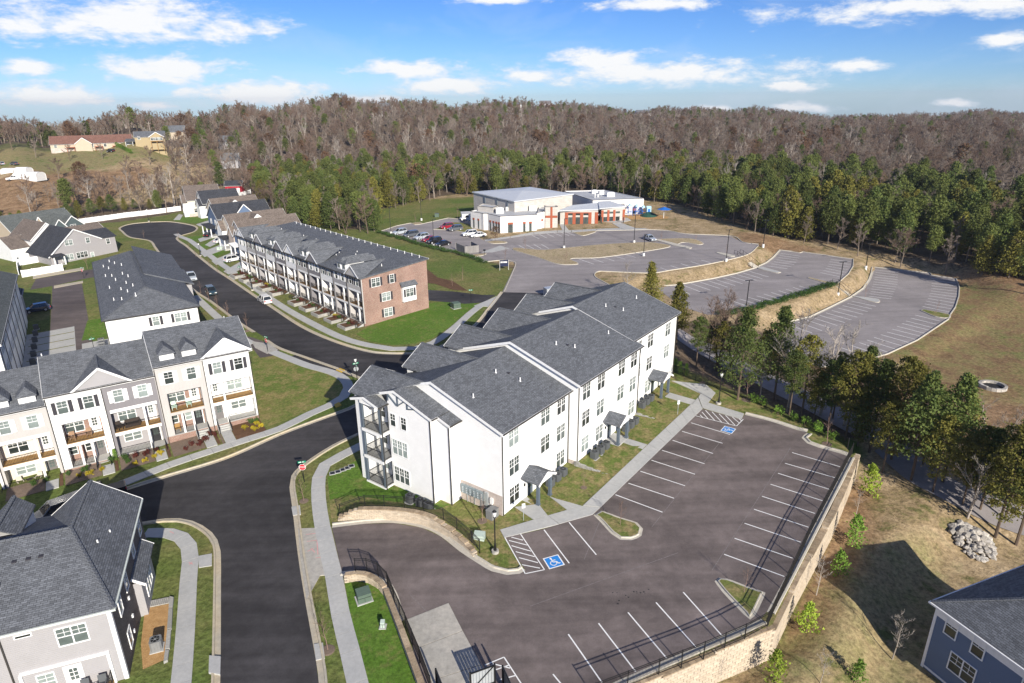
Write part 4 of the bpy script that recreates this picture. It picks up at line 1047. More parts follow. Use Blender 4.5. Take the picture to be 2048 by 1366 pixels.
# ---------------------------------------------------------------- the white apartment building
ANG = R(53.0)
C0 = atp(1005.5, 1032); C0 = (C0[0], C0[1], zpl(*C0))
APT = empty('apartment_building', C0, ANG, 'long white three storey apartment building with stepped grey shingle roofs beside the car park', 'apartment building')
SEC = [(0.0, 12.25, 0.0, -1.6, 9.45, 8.9, 12.72, .335, 0.0), (12.25, 27.2, -1.2, -1.6, 10.3, 7.9, 13.6, .325, .75), (27.2, 41.3, 0.0, -1.6, 10.9, 8.8, 13.95, .33, .9)]
for i, (u0, u1, w0, z0, zt, wr, zr, p, fl) in enumerate(SEC):
 pf = p
 house_block(APT, u0, u1 - (.003 if i < 2 else 0), w0, 16.8, z0, (wr, zr, p, pf), 'siding_white')
 gable_roof(APT, u0 - .32, u1 + (.32 if i == 2 else .0), w0 - .42, wr, 17.25, zr, p, pf)
def zroof(i, w):
 u0, u1, w0, z0, zt, wr, zr, p, fl = SEC[i]
 return zr - p * abs(wr - w)
# street side gables: ridge runs across the building, their near slopes show over the main roof
for k, (u, zr, sec) in enumerate(((-0.2, 12.35, 0), (7.7, 12.6, 0), (14.9, 12.95, 1), (22.7, 13.1, 1), (29.3, 13.55, 2), (36.6, 13.6, 2))):
 hw = 3.35; pg = .56; zb = zr - pg * hw
 wi = SEC[sec][5] + max(0.0, (SEC[sec][6] - zr) / SEC[sec][7])
 m = MB()
 for s in (-1, 1):
  we = wi + pg * hw / SEC[sec][7]
  q = [(u, 17.9, zr), (u + s * hw, 17.9, zb), (u + s * hw, min(we, 17.2), zb + .0), (u, wi, zr)]
  m.slab(q if s < 0 else q[::-1], .15)
 o = m.build('roof', M['shingle_grey'], APT, fix=True)
 c = MB(); c.sweep((u, 17.9, zr + .02), (u, wi, zr + .02), .26, .06); c.build('ridge_cap', M['shingle_grey'], o)
 f = MB()
 for s in (-1, 1): f.sweep((u, 17.93, zr - .13), (u + s * hw, 17.93, zb - .13), .05, .26)
 f.build('fascia', M['white_trim'], o)
 b = MB(); b.face([(u - hw + .4, 17.55, -1.4), (u + hw - .4, 17.55, -1.4), (u + hw - .4, 17.55, zb - .02), (u, 17.55, zr - .25), (u - hw + .4, 17.55, zb - .02)])
 b.box(u - hw + .4, 16.7, -1.4, u + hw - .4, 17.54, zb - .1)
 b.build('wall', M['batten_white'], APT)
 for zz_ in (fl_ + SEC[sec][8] for fl_ in (.7, 4.05, 7.3)):
  window(APT, u, 17.58, zz_, math.pi, 1.65, 1.8, 2)
# stair side wing at the near end
house_block(APT, -2.3, -.003, 7.2, 13.4, -1.4, (12.0, 11.72, .34, .34), 'siding_white')
m = MB(); m.prism([(-1.45, 5.55), (-.004, 5.55), (-.004, 7.197), (-1.45, 7.197)], -1.4, lambda x, y: 11.72 - .34 * (12 - y) - .19); m.build('wall', M['siding_white'], APT)
rw = gable_roof(APT, -2.62, -.01, 6.75, 12.0, 17.25, 11.75, .34, .34)
m = MB(); zz_ = lambda y: 11.75 - .34 * (12 - y)
m.slab([(-1.78, 5.1, zz_(5.1)), (-.01, 5.1, zz_(5.1)), (-.01, 6.748, zz_(6.748)), (-1.78, 6.748, zz_(6.748))], .16); o = m.build('roof', M['shingle_grey'], APT)
f = MB(); f.sweep((-1.8, 5.1, zz_(5.1) - .12), (-1.8, 6.748, zz_(6.748) - .12), .04, .27); f.build('fascia', M['white_trim'], o)
g = MB(); g.box(-1.8, 4.95, zz_(5.1) - .15, -.02, 5.09, zz_(5.1) - .03); g.build('gutter', M['gutter_dark'], o)
# balconies of the near end
m = MB(); m.box(-1.1, 13.403, -1.4, -.004, 16.79, 9.9); m.build('wall', M['siding_white'], APT)
for k, z in enumerate((-.05, 3.2, 6.5)):
 s = MB(); s.box(-3.5, 13.42, z - (.7 if k == 0 else .32), -1.103, 16.5, z); s.build('balcony_slab', M['white_trim'], APT)
 s = MB(); s.box(-3.42, 13.5, z + .002, -1.11, 16.42, z + .02); s.build('balcony_deck', M['concrete'], APT)
 for w_ in (13.55, 16.35):
  ztop = (z + 2.95) if k < 2 else 9.85
  s = MB(); s.box(-3.45, w_ - .13, z + .021, -3.19, w_ + .13, ztop - (0 if k == 2 else .02)); s.build('post', M['slate_paint'], APT)
 railing(APT, [(-1.15, 13.55, z + .02), (-3.32, 13.55, z + .02), (-3.32, 16.35, z + .02), (-1.15, 16.35, z + .02)])
 door(APT, -1.105, 14.4, z + .02, R(-90), 'slate_paint')
 window(APT, -1.105, 15.6, z + .6, R(-90), .8, 1.5)
gr = MB()
hw = 2.1
zb_ = lambda y: 10.5 - .3 * abs(15.45 - y)
for a, b in ((13.3, 15.45), (15.45, 17.6)):
 gr.slab([(-3.75, a, zb_(a)), (-2.3, a, zb_(a)), (-2.3, b, zb_(b)), (-3.75, b, zb_(b))], .14)
o = gr.build('roof', M['shingle_grey'], APT)
f = MB()
for a, b in ((13.3, 15.45), (15.45, 17.6)): f.sweep((-3.77, a, zb_(a) - .12), (-3.77, b, zb_(b) - .12), .05, .26)
f.build('fascia', M['white_trim'], o)
g = MB(); g.face([(-3.5, 13.45, 9.7), (-3.5, 16.45, 9.7), (-3.5, 16.45, zb_(16.45) - .15), (-3.5, 15.45, zb_(15.45) - .15), (-3.5, 13.45, zb_(13.45) - .15)]); g.box(-3.49, 13.45, 9.5, -1.12, 16.45, 9.72); g.build('wall', M['siding_white'], APT, fix=True)
g = MB(); g.box(-3.75, 13.15, zb_(13.3) - .16, -2.3, 13.29, zb_(13.3) - .04); g.build('gutter', M['gutter_dark'], o)
for a, b in (((13.2, 10.9), (13.2, 10.2)), ((13.15, 10.95), (11.85, 9.95)), ((11.75, 11.1), (11.75, 9.9)), ((11.8, 9.95), (10.7, 10.75)), ((10.35, 10.6), (10.35, 9.95)), ((10.4, 9.97), (9.25, 10.25))):
 m = MB(); m.sweep((-2.36, *a), (-2.36, *b), .14, .1); m.build('truss_bar', M['slate_paint'], APT)
# windows
ROW = (.68, 4.0, 7.3)
for u, rows_ in ((1.95, (0, 1, 2)), (7.55, (1, 2)), (10.65, (0, 1, 2))):
 for r_ in rows_: window(APT, u, 0, ROW[r_], 0, 1.62, 1.85, 2, pane=('pane_blind' if (u < 2 and r_ == 2) else 'pane_dark' if random.random() < .6 else 'pane_mid'))
for u, rows_ in ((13.98, (0, 1, 2)), (17.28, (0, 1, 2)), (22.27, (1, 2)), (25.5, (0, 1, 2))):
 for r_ in rows_: window(APT, u, -1.2, ROW[r_] + .8, 0, 1.62, 1.85, 2, pane='pane_blind' if r_ == 0 else None)
for u, rows_ in ((29.2, (1, 2)), (32.7, (0, 1, 2)), (38.25, (1, 2))):
 for r_ in rows_: window(APT, u, 0, ROW[r_] + .95, 0, 1.62, 1.85, 2)
for w_, z in ((12.7, 7.35), (11.1, 7.35)): window(APT, -2.3, w_, z, R(-90), .75, 1.4)
for z in (.65, 4.0): window(APT, -2.3, 11.95, z, R(-90), 2.2, 1.75, 3)
# brick foot, meters and service boxes of the near end
m = MB(); m.box(-.035, .0, -1.0, -.004, 5.54, 2.3); m.build('brick_base', M['brick_tan'], APT)
m = MB(); m.box(12.2, -1.19, -1.0, 12.246, -.005, .85); m.build('brick_base', M['brick_tan'], APT)
for k in range(6):
 y0 = 5.3 - k * .5
 b = MB(); b.box(-.25, y0 - .46, .95, -.036, y0, 1.95); b.box(-.27, y0 - .42, 1.86, -.25, y0 - .04, 1.92)
 mt = b.build('meter_cabinet', M['meter_grey'], APT)
 for j in range(3):
  c = MB(); c.tube([(-.25, y0 - .23, 1.12 + j * .27), (-.33, y0 - .23, 1.12 + j * .27)], [.085, .075], 10); c.build('meter', M['steel_pale'], mt)
 if k % 2: pipe(APT, -.09, y0 - .2, -.4, .95, 'steel_pale', 'conduit', .06)
b = MB(); b.box(-.22, 1.75, .55, -.036, 2.25, 2.1); b.build('service_box', M['steel_pale'], APT)
b = MB(); b.box(-.26, 1.15, 1.0, -.036, 1.45, 1.7); b.build('service_box', M['pot_white'], APT)
for k, y in enumerate((2.75, 2.6, 1.95)): pipe(APT, -.1, y, -.4, 1.0, 'steel_pale', 'conduit', .06)
# porches
for u, w0, fl in ((4.62, 0.0, .12), (19.65, -1.2, .75), (34.25, 0.0, .9)):
 wf = w0 - 2.0
 po = MB(); po.box(u - 1.35, wf - .1, -1.0, u + 1.35, w0 - .004, fl); po.build('porch_floor', M['concrete'], APT)
 z0 = fl + 2.75; pr_ = .55
 m = MB()
 for s in (-1, 1):
  q = [(u, wf - .35, z0 + pr_ * 1.55), (u + s * 1.55, wf - .35, z0), (u + s * 1.55, w0 - .005, z0), (u, w0 - .005, z0 + pr_ * 1.55)]
  m.slab(q if s < 0 else q[::-1], .13)
 rf = m.build('porch_roof', M['shingle_grey'], APT, fix=True)
 f = MB()
 for s in (-1, 1): f.sweep((u, wf - .38, z0 + pr_ * 1.55 - .1), (u + s * 1.6, wf - .38, z0 - .1 - .03), .06, .24)
 f.face([(u - 1.2, wf - .1, z0 - .05), (u + 1.2, wf - .1, z0 - .05), (u, wf - .1, z0 + .6)]); f.box(u - 1.25, wf - .1, z0 - .32, u + 1.25, wf + .12, z0 - .1); f.box(u - 1.25, wf + .12, z0 - .32, u - 1.05, w0 - .01, z0 - .1); f.box(u + 1.05, wf + .12, z0 - .32, u + 1.25, w0 - .01, z0 - .1)
 f.build('porch_beam', M['white_trim'], rf)
 for s in (-1, 1):
  c = MB(); c.box(u + s * 1.1 - .15, wf - .08, fl + .002, u + s * 1.1 + .15, wf + .22, z0 - .322); c.box(u + s * 1.1 - .2, wf - .13, fl + .002, u + s * 1.1 + .2, wf + .27, fl + .2); c.build('post', M['slate_paint'], APT)
 door(APT, u + .1, w0, fl, 0, 'slate_paint', 1.0, 2.15)
 b = MB(); b.box(u - .98, w0 - .12, fl + 1.5, u - .8, w0 - .003, fl + 1.8); b.build('wall_lamp', M['black_metal'], APT)
for x, y, z1 in ((.06, -.06, 9.4), (12.16, -.08, 9.4), (12.31, -1.27, 10.3), (27.1, -1.27, 10.3), (41.2, -.07, 10.9), (-2.36, 7.26, 9.8), (-1.52, 5.5, 9.4), (-3.4, 13.3, 9.6)):
 pipe(APT, x, y, -.9, z1)
for x, y in ((-.75, 6.3),):
 for z in (2.3, 5.3, 8.4):
  b = MB(); b.box(-1.56, 6.2, z, -1.452, 6.45, z + .16); b.build('wall_vent', M['white_trim'], APT)
for sec, pts_ in ((0, ((7.1, 6.2), (8.3, 3.8), (1.6, 4.8))), (1, ((16.6, 4.6), (18.2, 3.0), (25.3, 2.4))), (2, ((31.5, 6.3), (33.0, 4.4), (38.5, 5.2)))):
 for u, w_ in pts_:
  vent(APT, u, w_, zroof(sec, w_))
 vent(APT, pts_[0][0] + 1.2, pts_[0][1] - .8, zroof(sec, pts_[0][1] - .8), 'roof_vent', 'charcoal')
# outdoor units along the walls
_ac = []
def condenser(loc, rz, label, group, dark=True, r=1.0, refined=True):
 if not _ac:
  for mat in ('unit_dark', 'unit_grey'):
   e = empty('air_conditioner', (0, 0, 0)); e["category"] = 'air conditioner'
   p = MB(); p.box(-.5, -.5, 0, .5, .5, .07); p.build('pad', M['concrete'], e)
   m = MB(); n = 16
   sh = lambda q: [(.43 * max(-.92, min(.92, 1.25 * math.cos(2 * math.pi * i / n + .2))) * q, .43 * max(-.92, min(.92, 1.25 * math.sin(2 * math.pi * i / n + .2))) * q) for i in range(n)]
   m.prism(sh(1.0), .072, .9); m.prism(sh(1.06), .9, .96)
   c = m.build('casing', M[mat], e)
   s = MB()
   for i in range(n):
    x, y = sh(1.02)[i]; s.box(x - .012, y - .012, .12, x + .012, y + .012, .88)
   s.build('louvre', M[mat], c)
   g = MB(); g.tube([(0, 0, .961), (0, 0, .975)], [.33, .33], 16)
   f = g.build('fan_grille', M['fan_dark'], e)
   h = MB(); h.tube([(0, 0, .976), (0, 0, 1.0)], [.1, .08], 10)
   for i in range(6):
    a = i * math.pi / 3; h.sweep((0, 0, .985), (.36 * math.cos(a), .36 * math.sin(a), .985), .025, .015)
   h.build('fan_hub', M[mat], f)
   _ac.append(e)
  _ac.append(0)
 i = 0 if dark else 1
 src = _ac[i]
 if src.get('used'): o = dup(src)
 else: o = src; src['used'] = 1
 if 'used' in o: pass
 return put(o, loc, rz, label, group, r)
def apt(u, w, z): return (C0[0] + u * math.cos(ANG) - w * math.sin(ANG), C0[1] + u * math.sin(ANG) + w * math.cos(ANG), C0[2] + z)
names = ('nearest the porch', 'in the middle of its three', 'farthest from the porch')
bay = (('first', 'right of the near porch'), ('second', 'left of the middle porch'), ('third', 'right of the middle porch'), ('fourth', 'left of the far porch'))
GRND = {}
def gpl(u, w):
 x, y, _ = apt(u, w, 0); return zpl(x, y) - C0[2]
PADS = [((7.2, -1.0), (8.5, -1.0), (9.75, -1.0), .12, 0), ((14.5, -2.25), (15.9, -2.25), (17.2, -2.25), .55, 1), ((22.3, -2.25), (23.6, -2.25), (24.8, -2.25), .6, 2), ((29.2, -1.05), (30.5, -1.05), (31.8, -1.05), .8, 3)]
for a, b, c, z, k in PADS:
 for j, (u, w_) in enumerate((a, b, c)):
  nm = ('nearest', 'middle', 'farthest')[j]
  condenser(apt(u, w_, z), ANG, '%s of three dark air conditioners %s' % (nm, bay[k][1]), 'air conditioners along the white building')
for j, (u, w_) in enumerate(((-3.6, 9.55), (-3.55, 8.1), (-3.5, 6.95))):
 condenser(apt(u, w_, gpl(u, w_)), ANG, 'dark air conditioner behind the curved wall fence, %s' % ('leftmost of three', 'middle of three', 'rightmost of three')[j], 'air conditioners along the white building')
b = MB(); b.box(-.55, -.4, 0, .55, .4, .95); b.box(-.58, -.43, .95, .58, .43, 1.0)
o = b.build('utility_cabinet', M['unit_grey'], None, apt(-.75, .75, -.02), ANG); tag(o, 'squat grey utility cabinet under the meters at the brick foot', 'cabinet')
# raised turf in front of the middle and far sections, held by two low block walls
def raised(pts, nm='lawn', mat='lawn_mixed'):
 m = MB(); m.face([apt(u, w_, z) for u, w_, z in pts]); o = m.build(nm, M[mat]); o["kind"] = 'structure'
 if o.data.polygons[0].normal.z < 0: o.data.flip_normals()
def zg(u, w): return gpl(u, w) + .03
raised([(12.3, -1.25, .72), (12.3, -4.2, .45), (13.2, -6.4, zg(13.2, -6.4)), (20.9, -6.6, zg(20.9, -6.6)), (18.3, -3.2, .72), (18.3, -1.25, .75)])
raised([(20.95, -1.25, .75), (20.95, -3.2, .72), (22.4, -6.6, zg(22.4, -6.6)), (28.2, -6.7, zg(28, -6.7)), (27.5, -3.4, .65), (27.3, -1.25, .72)])
raised([(27.35, -.05, .95), (27.35, -3.2, .85), (28.6, -6.6, zg(28.6, -6.6)), (34.6, -6.8, zg(34.6, -6.8)), (33.0, -2.1, .9), (33.0, -.05, .95)])
m = MB()
def blockwall(label, u0, w0, w1, h0, h1, zb, du=0.9):
 e = empty('retaining_wall', apt(u0, w0, zb), ANG, label, 'wall')
 n = int((w0 - w1) / .42); bm = MB(); bm.box(-.2, -.1, 0, .2, .1, .148); me = bm.mesh('block', M['block_wall'])
 cm = MB(); cm.box(-.215, -.13, 0, .215, .13, .08); ce = cm.mesh('cap_stone', M['block_wall'])
 for i in range(n):
  t = i / max(1, n - 1); h = h0 + (h1 - h0) * t; k = max(1, int(h / .15 + .5)); x = du * t * t
  for j in range(k):
   b = link('block', me, e, (x + random.uniform(-.01, .01), -.21 - .42 * i + (.21 if j % 2 else 0), j * .15 - .06 + .12 * t), R(90)); b.scale = (1, 1, 1)
  link('cap_stone', ce, e, (x, -.21 - .42 * i, k * .15 - .06 + .12 * t), R(90))
blockwall('low grey block wall between the first and second lawns of the white building', 12.1, -1.25, -6.2, 1.0, .25, -.12)
blockwall('short grey block wall between the second and third lawns of the white building', 27.0, -1.25, -4.8, .75, .3, .3, .6)
ORD = ('first', 'second', 'third', 'fourth', 'fifth', 'sixth', 'seventh', 'eighth', 'ninth', 'tenth', 'eleventh', 'twelfth', 'thirteenth', 'fourteenth', 'fifteenth')
# ---------------------------------------------------------------- town houses
def chair(parent_z, loc, rz, mat, label, kind='armchair', group=None):
 """small porch seat: seat, back, arms, four legs"""
 e = empty(kind, loc, rz, label, 'chair', group)
 m = MB(); m.box(-.28, -.28, .34, .28, .28, .42); m.build('seat', M[mat], e)
 m = MB(); m.slab([(-.28, .24, .42), (.28, .24, .42), (.28, .36, 1.0), (-.28, .36, 1.0)], .06); m.build('backrest', M[mat], e)
 for s in (-1, 1):
  m = MB(); m.box(s * .28 - .04, -.28, .42, s * .28 + .04, .28, .62); m.build('arm', M[mat], e)
  for t in (-1, 1):
   m = MB(); m.box(s * .24 - .03, t * .24 - .03, 0, s * .24 + .03, t * .24 + .03, .34); m.build('leg', M[mat], e)
 return e
def lp(root, x, y, z):
 a = root.rotation_euler.z; o = root.location
 return (o.x + x * math.cos(a) - y * math.sin(a), o.y + x * math.sin(a) + y * math.cos(a), o.z + z)
def unit(root, x0, w, b, top, col, back, shut, bal='wide', D=11.5, rec=1.7, lo=None, flip=False, brick='brick_red', eave=9.3, dmat='door_grey', single=True, steps=True, base=-2.2, detail=True, mid=None):
 """one town house: x0..x0+w, porch floor at b; col top storey, mid lower front, back the recessed wall"""
 x1 = x0 + w; mid = mid or col
 z2, z3 = b + 3.05, b + 6.1
 m = MB(); m.box(x0, 0, z3, x1 - .004, D, top); m.build('wall', M[col], root)
 m = MB(); m.box(x0, rec, base, x1 - .004, D - .01, z3 - .003); m.build('wall', M[back], root)
 pl, pr = (.3, .3) if bal == 'wide' else (.95, .75)
 m = MB(); m.box(x0, .004, b + .0, x0 + pl, rec - .003, z3 - .003); m.build('side_pier', M[mid], root); m = MB(); m.box(x1 - pr, .004, b, x1 - .004, rec - .003, z3 - .003); m.build('side_pier', M[mid], root)
 m = MB(); m.box(x0 + pl, .004, z3 - .42, x1 - pr, .16, z3 - .003); m.build('storey_band', M[mid if bal == 'narrow' else 'white_trim'], root); m = MB(); m.box(x0 + pl, .004, z2 - .42, x1 - pr, rec - .003, z2 - .02); m.build('storey_band', M[mid if bal == 'narrow' else 'white_trim'], root)
 m = MB(); m.box(x0 + pl + .004, .03, z2 - .019, x1 - pr - .004, rec - .004, z2 + .03); m.build('balcony_deck', M['deck_wood'], root)
 m = MB(); m.box(x0 + .002, -.03, base, x1 - .006, rec - .003, b - .06); m.build('brick_base', M[brick], root)
 m = MB(); m.box(x0 + .01, -.08, b - .058, x1 - .014, rec - .004, b - .002); m.build('porch_floor', M['concrete'], root)
 dx = x1 - pr - .75 if not flip else x0 + pl + .75
 cxs = [x1 - pr - 1.5 if not flip else x0 + pl + 1.5]
 if bal == 'narrow' or not detail: pass
 for cx in cxs:
  m = MB(); m.box(cx - .12, .02, z2 + .031, cx + .12, .26, z3 - .422)
  if bal == 'wide': m.build('column', M['white_trim'], root)
  m = MB(); m.box(cx - .12, .02, b, cx + .12, .26, z2 - .422); m.build('column', M['white_trim'], root)
 if bal == 'narrow' or back.startswith('brick'):
  cx2 = (x0 + pl + cxs[0]) / 2 if not flip else (x1 - pr + cxs[0]) / 2
  m = MB(); m.box(cx2 - .12, .02, b, cx2 + .12, .26, z2 - .422); m.build('column', M['white_trim'], root)
 wx = (x0 + pl + cxs[0]) / 2 if not flip else (x1 - pr + cxs[0]) / 2
 window(root, wx - .1, rec, z2 + .7, 0, 1.8, 1.5, 2)
 door(root, dx, rec, z2 + .03, 0, 'white_trim', .9, 2.2)
 door(root, dx, rec, b, 0, dmat, .95, 2.15)
 if back.startswith('brick') or bal == 'narrow':
  for q in (-.85, .85): window(root, wx + q, rec, b + .95, 0, .8, 1.05, 1, False)
 else: window(root, wx, rec, b + .95, 0, 1.8, 1.05, 2, False)
 for q in (.27, .73): window(root, x0 + w * q, 0, z3 + .9, 0, .95, 1.5, 1, True, shut)
 railing(root, [(x0 + pl + .02, .1, z2 + .03), (x1 - pr - .02, .1, z2 + .03)], .95)
 st0, st1 = dx - .75, dx + .75
 if not flip: railing(root, [(x0 + pl + .02, .1, b), (st0 - .05, .1, b)], .9)
 else: railing(root, [(st1 + .05, .1, b), (x1 - pr - .02, .1, b)], .9)
 if steps:
  n = 4
  s = MB()
  for i in range(n): s.box(st0 + .1, -.02 - .3 * (i + 1), base, st1 - .1, -.031 - .3 * i - .05, b - .17 * (i + 1))
  o = s.build('stair', M['concrete'], root)
  for xx in (st0 + .02, st1 - .02):
   q = MB(); q.box(xx - .07, -1.35, base, xx + .07, -.1, b - .5); q.slab([(xx - .07, -1.35, b - .55), (xx + .07, -1.35, b - .55), (xx + .07, -.1, b - .02), (xx - .07, -.1, b - .02)], .7); q.build('stair_wall', M['concrete'], o)
   railing(o, [(xx, -.1, b), (xx, -1.3, b - .55), (xx, -1.75, b - .55)], .85)
def front_gable(root, xa, xb, z0, pitch, mat, ym=-.42, yb=4.5, roofm='shingle_grey'):
 xm = (xa + xb) / 2; zp = z0 + pitch * (xb - xa) / 2
 m = MB(); m.face([(xa + .3, ym + .1, z0 + .02), (xb - .3, ym + .1, z0 + .02), (xm, ym + .1, zp - .17)]); m.box(xa + .3, ym + .11, z0 - .1, xb - .3, ym + .4, z0 + .05)
 m.build('gable_wall', M[mat], root)
 m = MB()
 for s, xe in ((-1, xa), (1, xb)):
  q = [(xm, ym - .1, zp), (xe, ym - .1, z0), (xe, ym + .9, z0), (xm, yb, zp)]
  m.slab(q if s < 0 else q[::-1], .13)
 o = m.build('gable_roof', M[roofm], root, fix=True)
 f = MB()
 for xe in (xa, xb): f.sweep((xm, ym - .12, zp - .11), (xe, ym - .12, z0 - .11), .05, .24)
 f.build('fascia', M['white_trim'], o)
 c = MB(); c.sweep((xm, ym - .1, zp + .02), (xm, yb, zp + .02), .24, .06); c.build('ridge_cap', M[roofm], o)
def dormer(root, xm, y0, z0, z1, w=1.6, back=3.2, wall='white_trim', roofm='shingle_grey', win=False):
 e = MB(); e.box(xm - w / 2, y0, z0, xm + w / 2, y0 + back * .6, z1); d_ = e.build('dormer', M[wall], root)
 m = MB(); o = .18
 pk = z1 + .75
 m.slab([(xm - w / 2 - o, y0 - o, z1), (xm + w / 2 + o, y0 - o, z1), (xm, y0 + .9, pk)], .1)
 m.slab([(xm + w / 2 + o, y0 - o, z1), (xm + w / 2 + o, y0 + back, z1), (xm, y0 + back, pk), (xm, y0 + .9, pk)], .1)
 m.slab([(xm - w / 2 - o, y0 + back, z1), (xm - w / 2 - o, y0 - o, z1), (xm, y0 + .9, pk), (xm, y0 + back, pk)], .1)
 m.build('dormer_roof', M[roofm], d_, fix=True)
 if win:
  f = MB(); f.box(xm - .5, y0 - .04, z0 + .35, xm + .5, y0 - .003, z1 - .12); f.build('window', M['white_trim'], d_)
  f = MB(); f.box(xm - .42, y0 - .05, z0 + .42, xm - .04, y0 - .041, z1 - .2); f.box(xm + .04, y0 - .05, z0 + .42, xm + .42, y0 - .041, z1 - .2); f.build('pane', M['pane_mid'], d_)
 return d_
PANES[:] = ['pane_mid', 'pane_blind', 'pane_blind', 'pane_dark']
# row along the lower street
a0 = atp(519.4, 836.6); A0 = (a0[0], a0[1], zpl(*a0))
ROWA = empty('townhouse_row', A0, R(33), 'white and grey town houses with recessed wooden balconies beside the street crossing', 'townhouses')
UA = [(.6, 'batten_white', 'siding_white', 'charcoal', 'wide', True, 'door_grey'), (.6, 'batten_pale', 'brick_red', 'white_trim', 'narrow', False, 'door_black'),
      (-.35, 'batten_grey', 'siding_midgrey', 'white_trim', 'wide', False, 'door_black'), (-.35, 'siding_white', 'brick_red', 'charcoal', 'narrow', False, 'door_grey'),
      (-1.3, 'batten_pale', 'siding_cream', 'white_trim', 'wide', False, 'door_grey'), (-1.3, 'siding_white', 'siding_white', 'charcoal', 'wide', False, 'door_grey')]
for i, (b, col, back, sh, bal, fl, dm) in enumerate(UA):
 unit(ROWA, -5.6 * (i + 1), 5.6, b, b + 9.25, col, back, sh, bal, flip=fl, dmat=dm)
for k in range(3):
 zr = 12.95 - .95 * k; x1_, x0_ = -11.2 * k, -11.2 * (k + 1)
 gable_roof(ROWA, x0_ + (.0 if k < 2 else -.3), x1_ + (.32 if k == 0 else .0), -.42, 6.0, 12.0, zr, .44, .44)
 m = MB(); zt = b = UA[2 * k][0] + 9.25
 for xx in (x0_ + .02, x1_ - .16):
  m.face([(xx, .003, zt), (xx, 11.4, zt), (xx, 6.0, zr - .2)]); m.face([(xx + .13, .003, zt), (xx + .13, 6.0, zr - .2), (xx + .13, 11.4, zt)])
 m.build('gable_wall', M['siding_white'], ROWA)
front_gable(ROWA, -5.85, .3, 10.12, .72, 'siding_white'); front_gable(ROWA, -19.75, -13.55, 9.2, .74, 'siding_grey')
for x, z in ((-9.4, 10.25), (-6.9, 10.25), (-26.4, 8.35), (-23.9, 8.35), (-31.8, 8.35)): dormer(ROWA, x, .5, z - .3, z + 1.1)
for x, b in ((-.06, .6), (-5.66, .6), (-11.1, .6), (-16.86, -.35), (-22.34, -.35), (-28.0, -1.3)): pipe(ROWA, x, -.07, b - 1.0, b + 9.2)
for x, y in ((-1.2, 7.5), (-22.0, 6.6), (-10.9, 7.4)): vent(ROWA, x, y, 12.95 - .44 * abs(6 - y) - (.95 * int(-x / 11.2)))
window(ROWA, .0, 3.0, 7.6, R(90), .95, 1.5); window(ROWA, .0, 8.0, 7.6, R(90), .95, 1.5); window(ROWA, 0.0, 4.0, 4.3, R(90), 1.8, 1.5, 2); window(ROWA, .0, 8.0, 1.2, R(90), .95, 1.4)
b_ = lambda i: UA[i][0]
for x, lab in ((-10.0, 'left'), (-8.3, 'right')): chair(0, lp(ROWA, x + .3, .85, b_(1) + 3.09), R(33), 'chair_mint', 'pale green balcony chair with slatted look, %s one of the pair' % lab, 'armchair', 'pale chairs on the balcony')
for x, lab in ((-21.0, 'left'), (-19.3, 'right')): chair(0, lp(ROWA, x + .2, .85, b_(3) + 3.09), R(33), 'chair_tan', 'tan high backed balcony chair beside black railing, %s one of the pair' % lab, 'armchair', 'tan chairs on the balcony')
chair(0, lp(ROWA, -15.9, .8, b_(2) + 3.09), R(60), 'wicker', 'dark brown wicker armchair on the grey house balcony')
e = empty('sofa', lp(ROWA, -14.5, 1.0, b_(2) + 3.09), R(33), 'dark brown wicker sofa against the grey balcony wall', 'sofa')
m = MB(); m.box(-.75, -.4, .05, .75, .4, .42); m.build('seat', M['wicker'], e)
m = MB(); m.box(-.8, .25, .3, .8, .42, .85); m.build('backrest', M['wicker'], e)
for s in (-1, 1):
 m = MB(); m.box(s * .78 - .08, -.4, .05, s * .78 + .08, .4, .62); m.build('arm', M['wicker'], e)
for x, r_, lab in ((-26.7, 20, 'left'), (-24.9, -20, 'right')): chair(0, lp(ROWA, x, .75, b_(4) + .02), R(33 + r_), 'cushion', 'cream cushioned porch chair by the railing, %s of the small table' % lab, 'armchair', 'cushioned chairs on the left porch')
e = empty('side_table', lp(ROWA, -25.8, .8, b_(4) + .02), R(33), 'small round dark table between two cushioned porch chairs', 'table')
m = MB(); m.tube([(0, 0, .46), (0, 0, .5)], [.32, .32], 14); m.build('tabletop', M['wicker'], e)
for a in (0, 120, 240):
 m = MB(); m.sweep((.24 * math.cos(R(a)), .24 * math.sin(R(a)), 0), (.1 * math.cos(R(a)), .1 * math.sin(R(a)), .46), .04, .04); m.build('leg', M['wicker'], e)
e = empty('bench', lp(ROWA, -10.1, .85, b_(1) + .02), R(33), 'light wooden bench on the brick backed porch', 'bench')
m = MB(); m.box(-.65, -.22, .4, .65, .22, .46); m.build('seat', M['deck_wood'], e)
m = MB(); m.box(-.65, .2, .46, .65, .26, .95); m.build('backrest', M['deck_wood'], e)
for s in (-1, 1):
 m = MB(); m.box(s * .58 - .04, -.2, 0, s * .58 + .04, .24, .4); m.build('leg', M['deck_wood'], e)
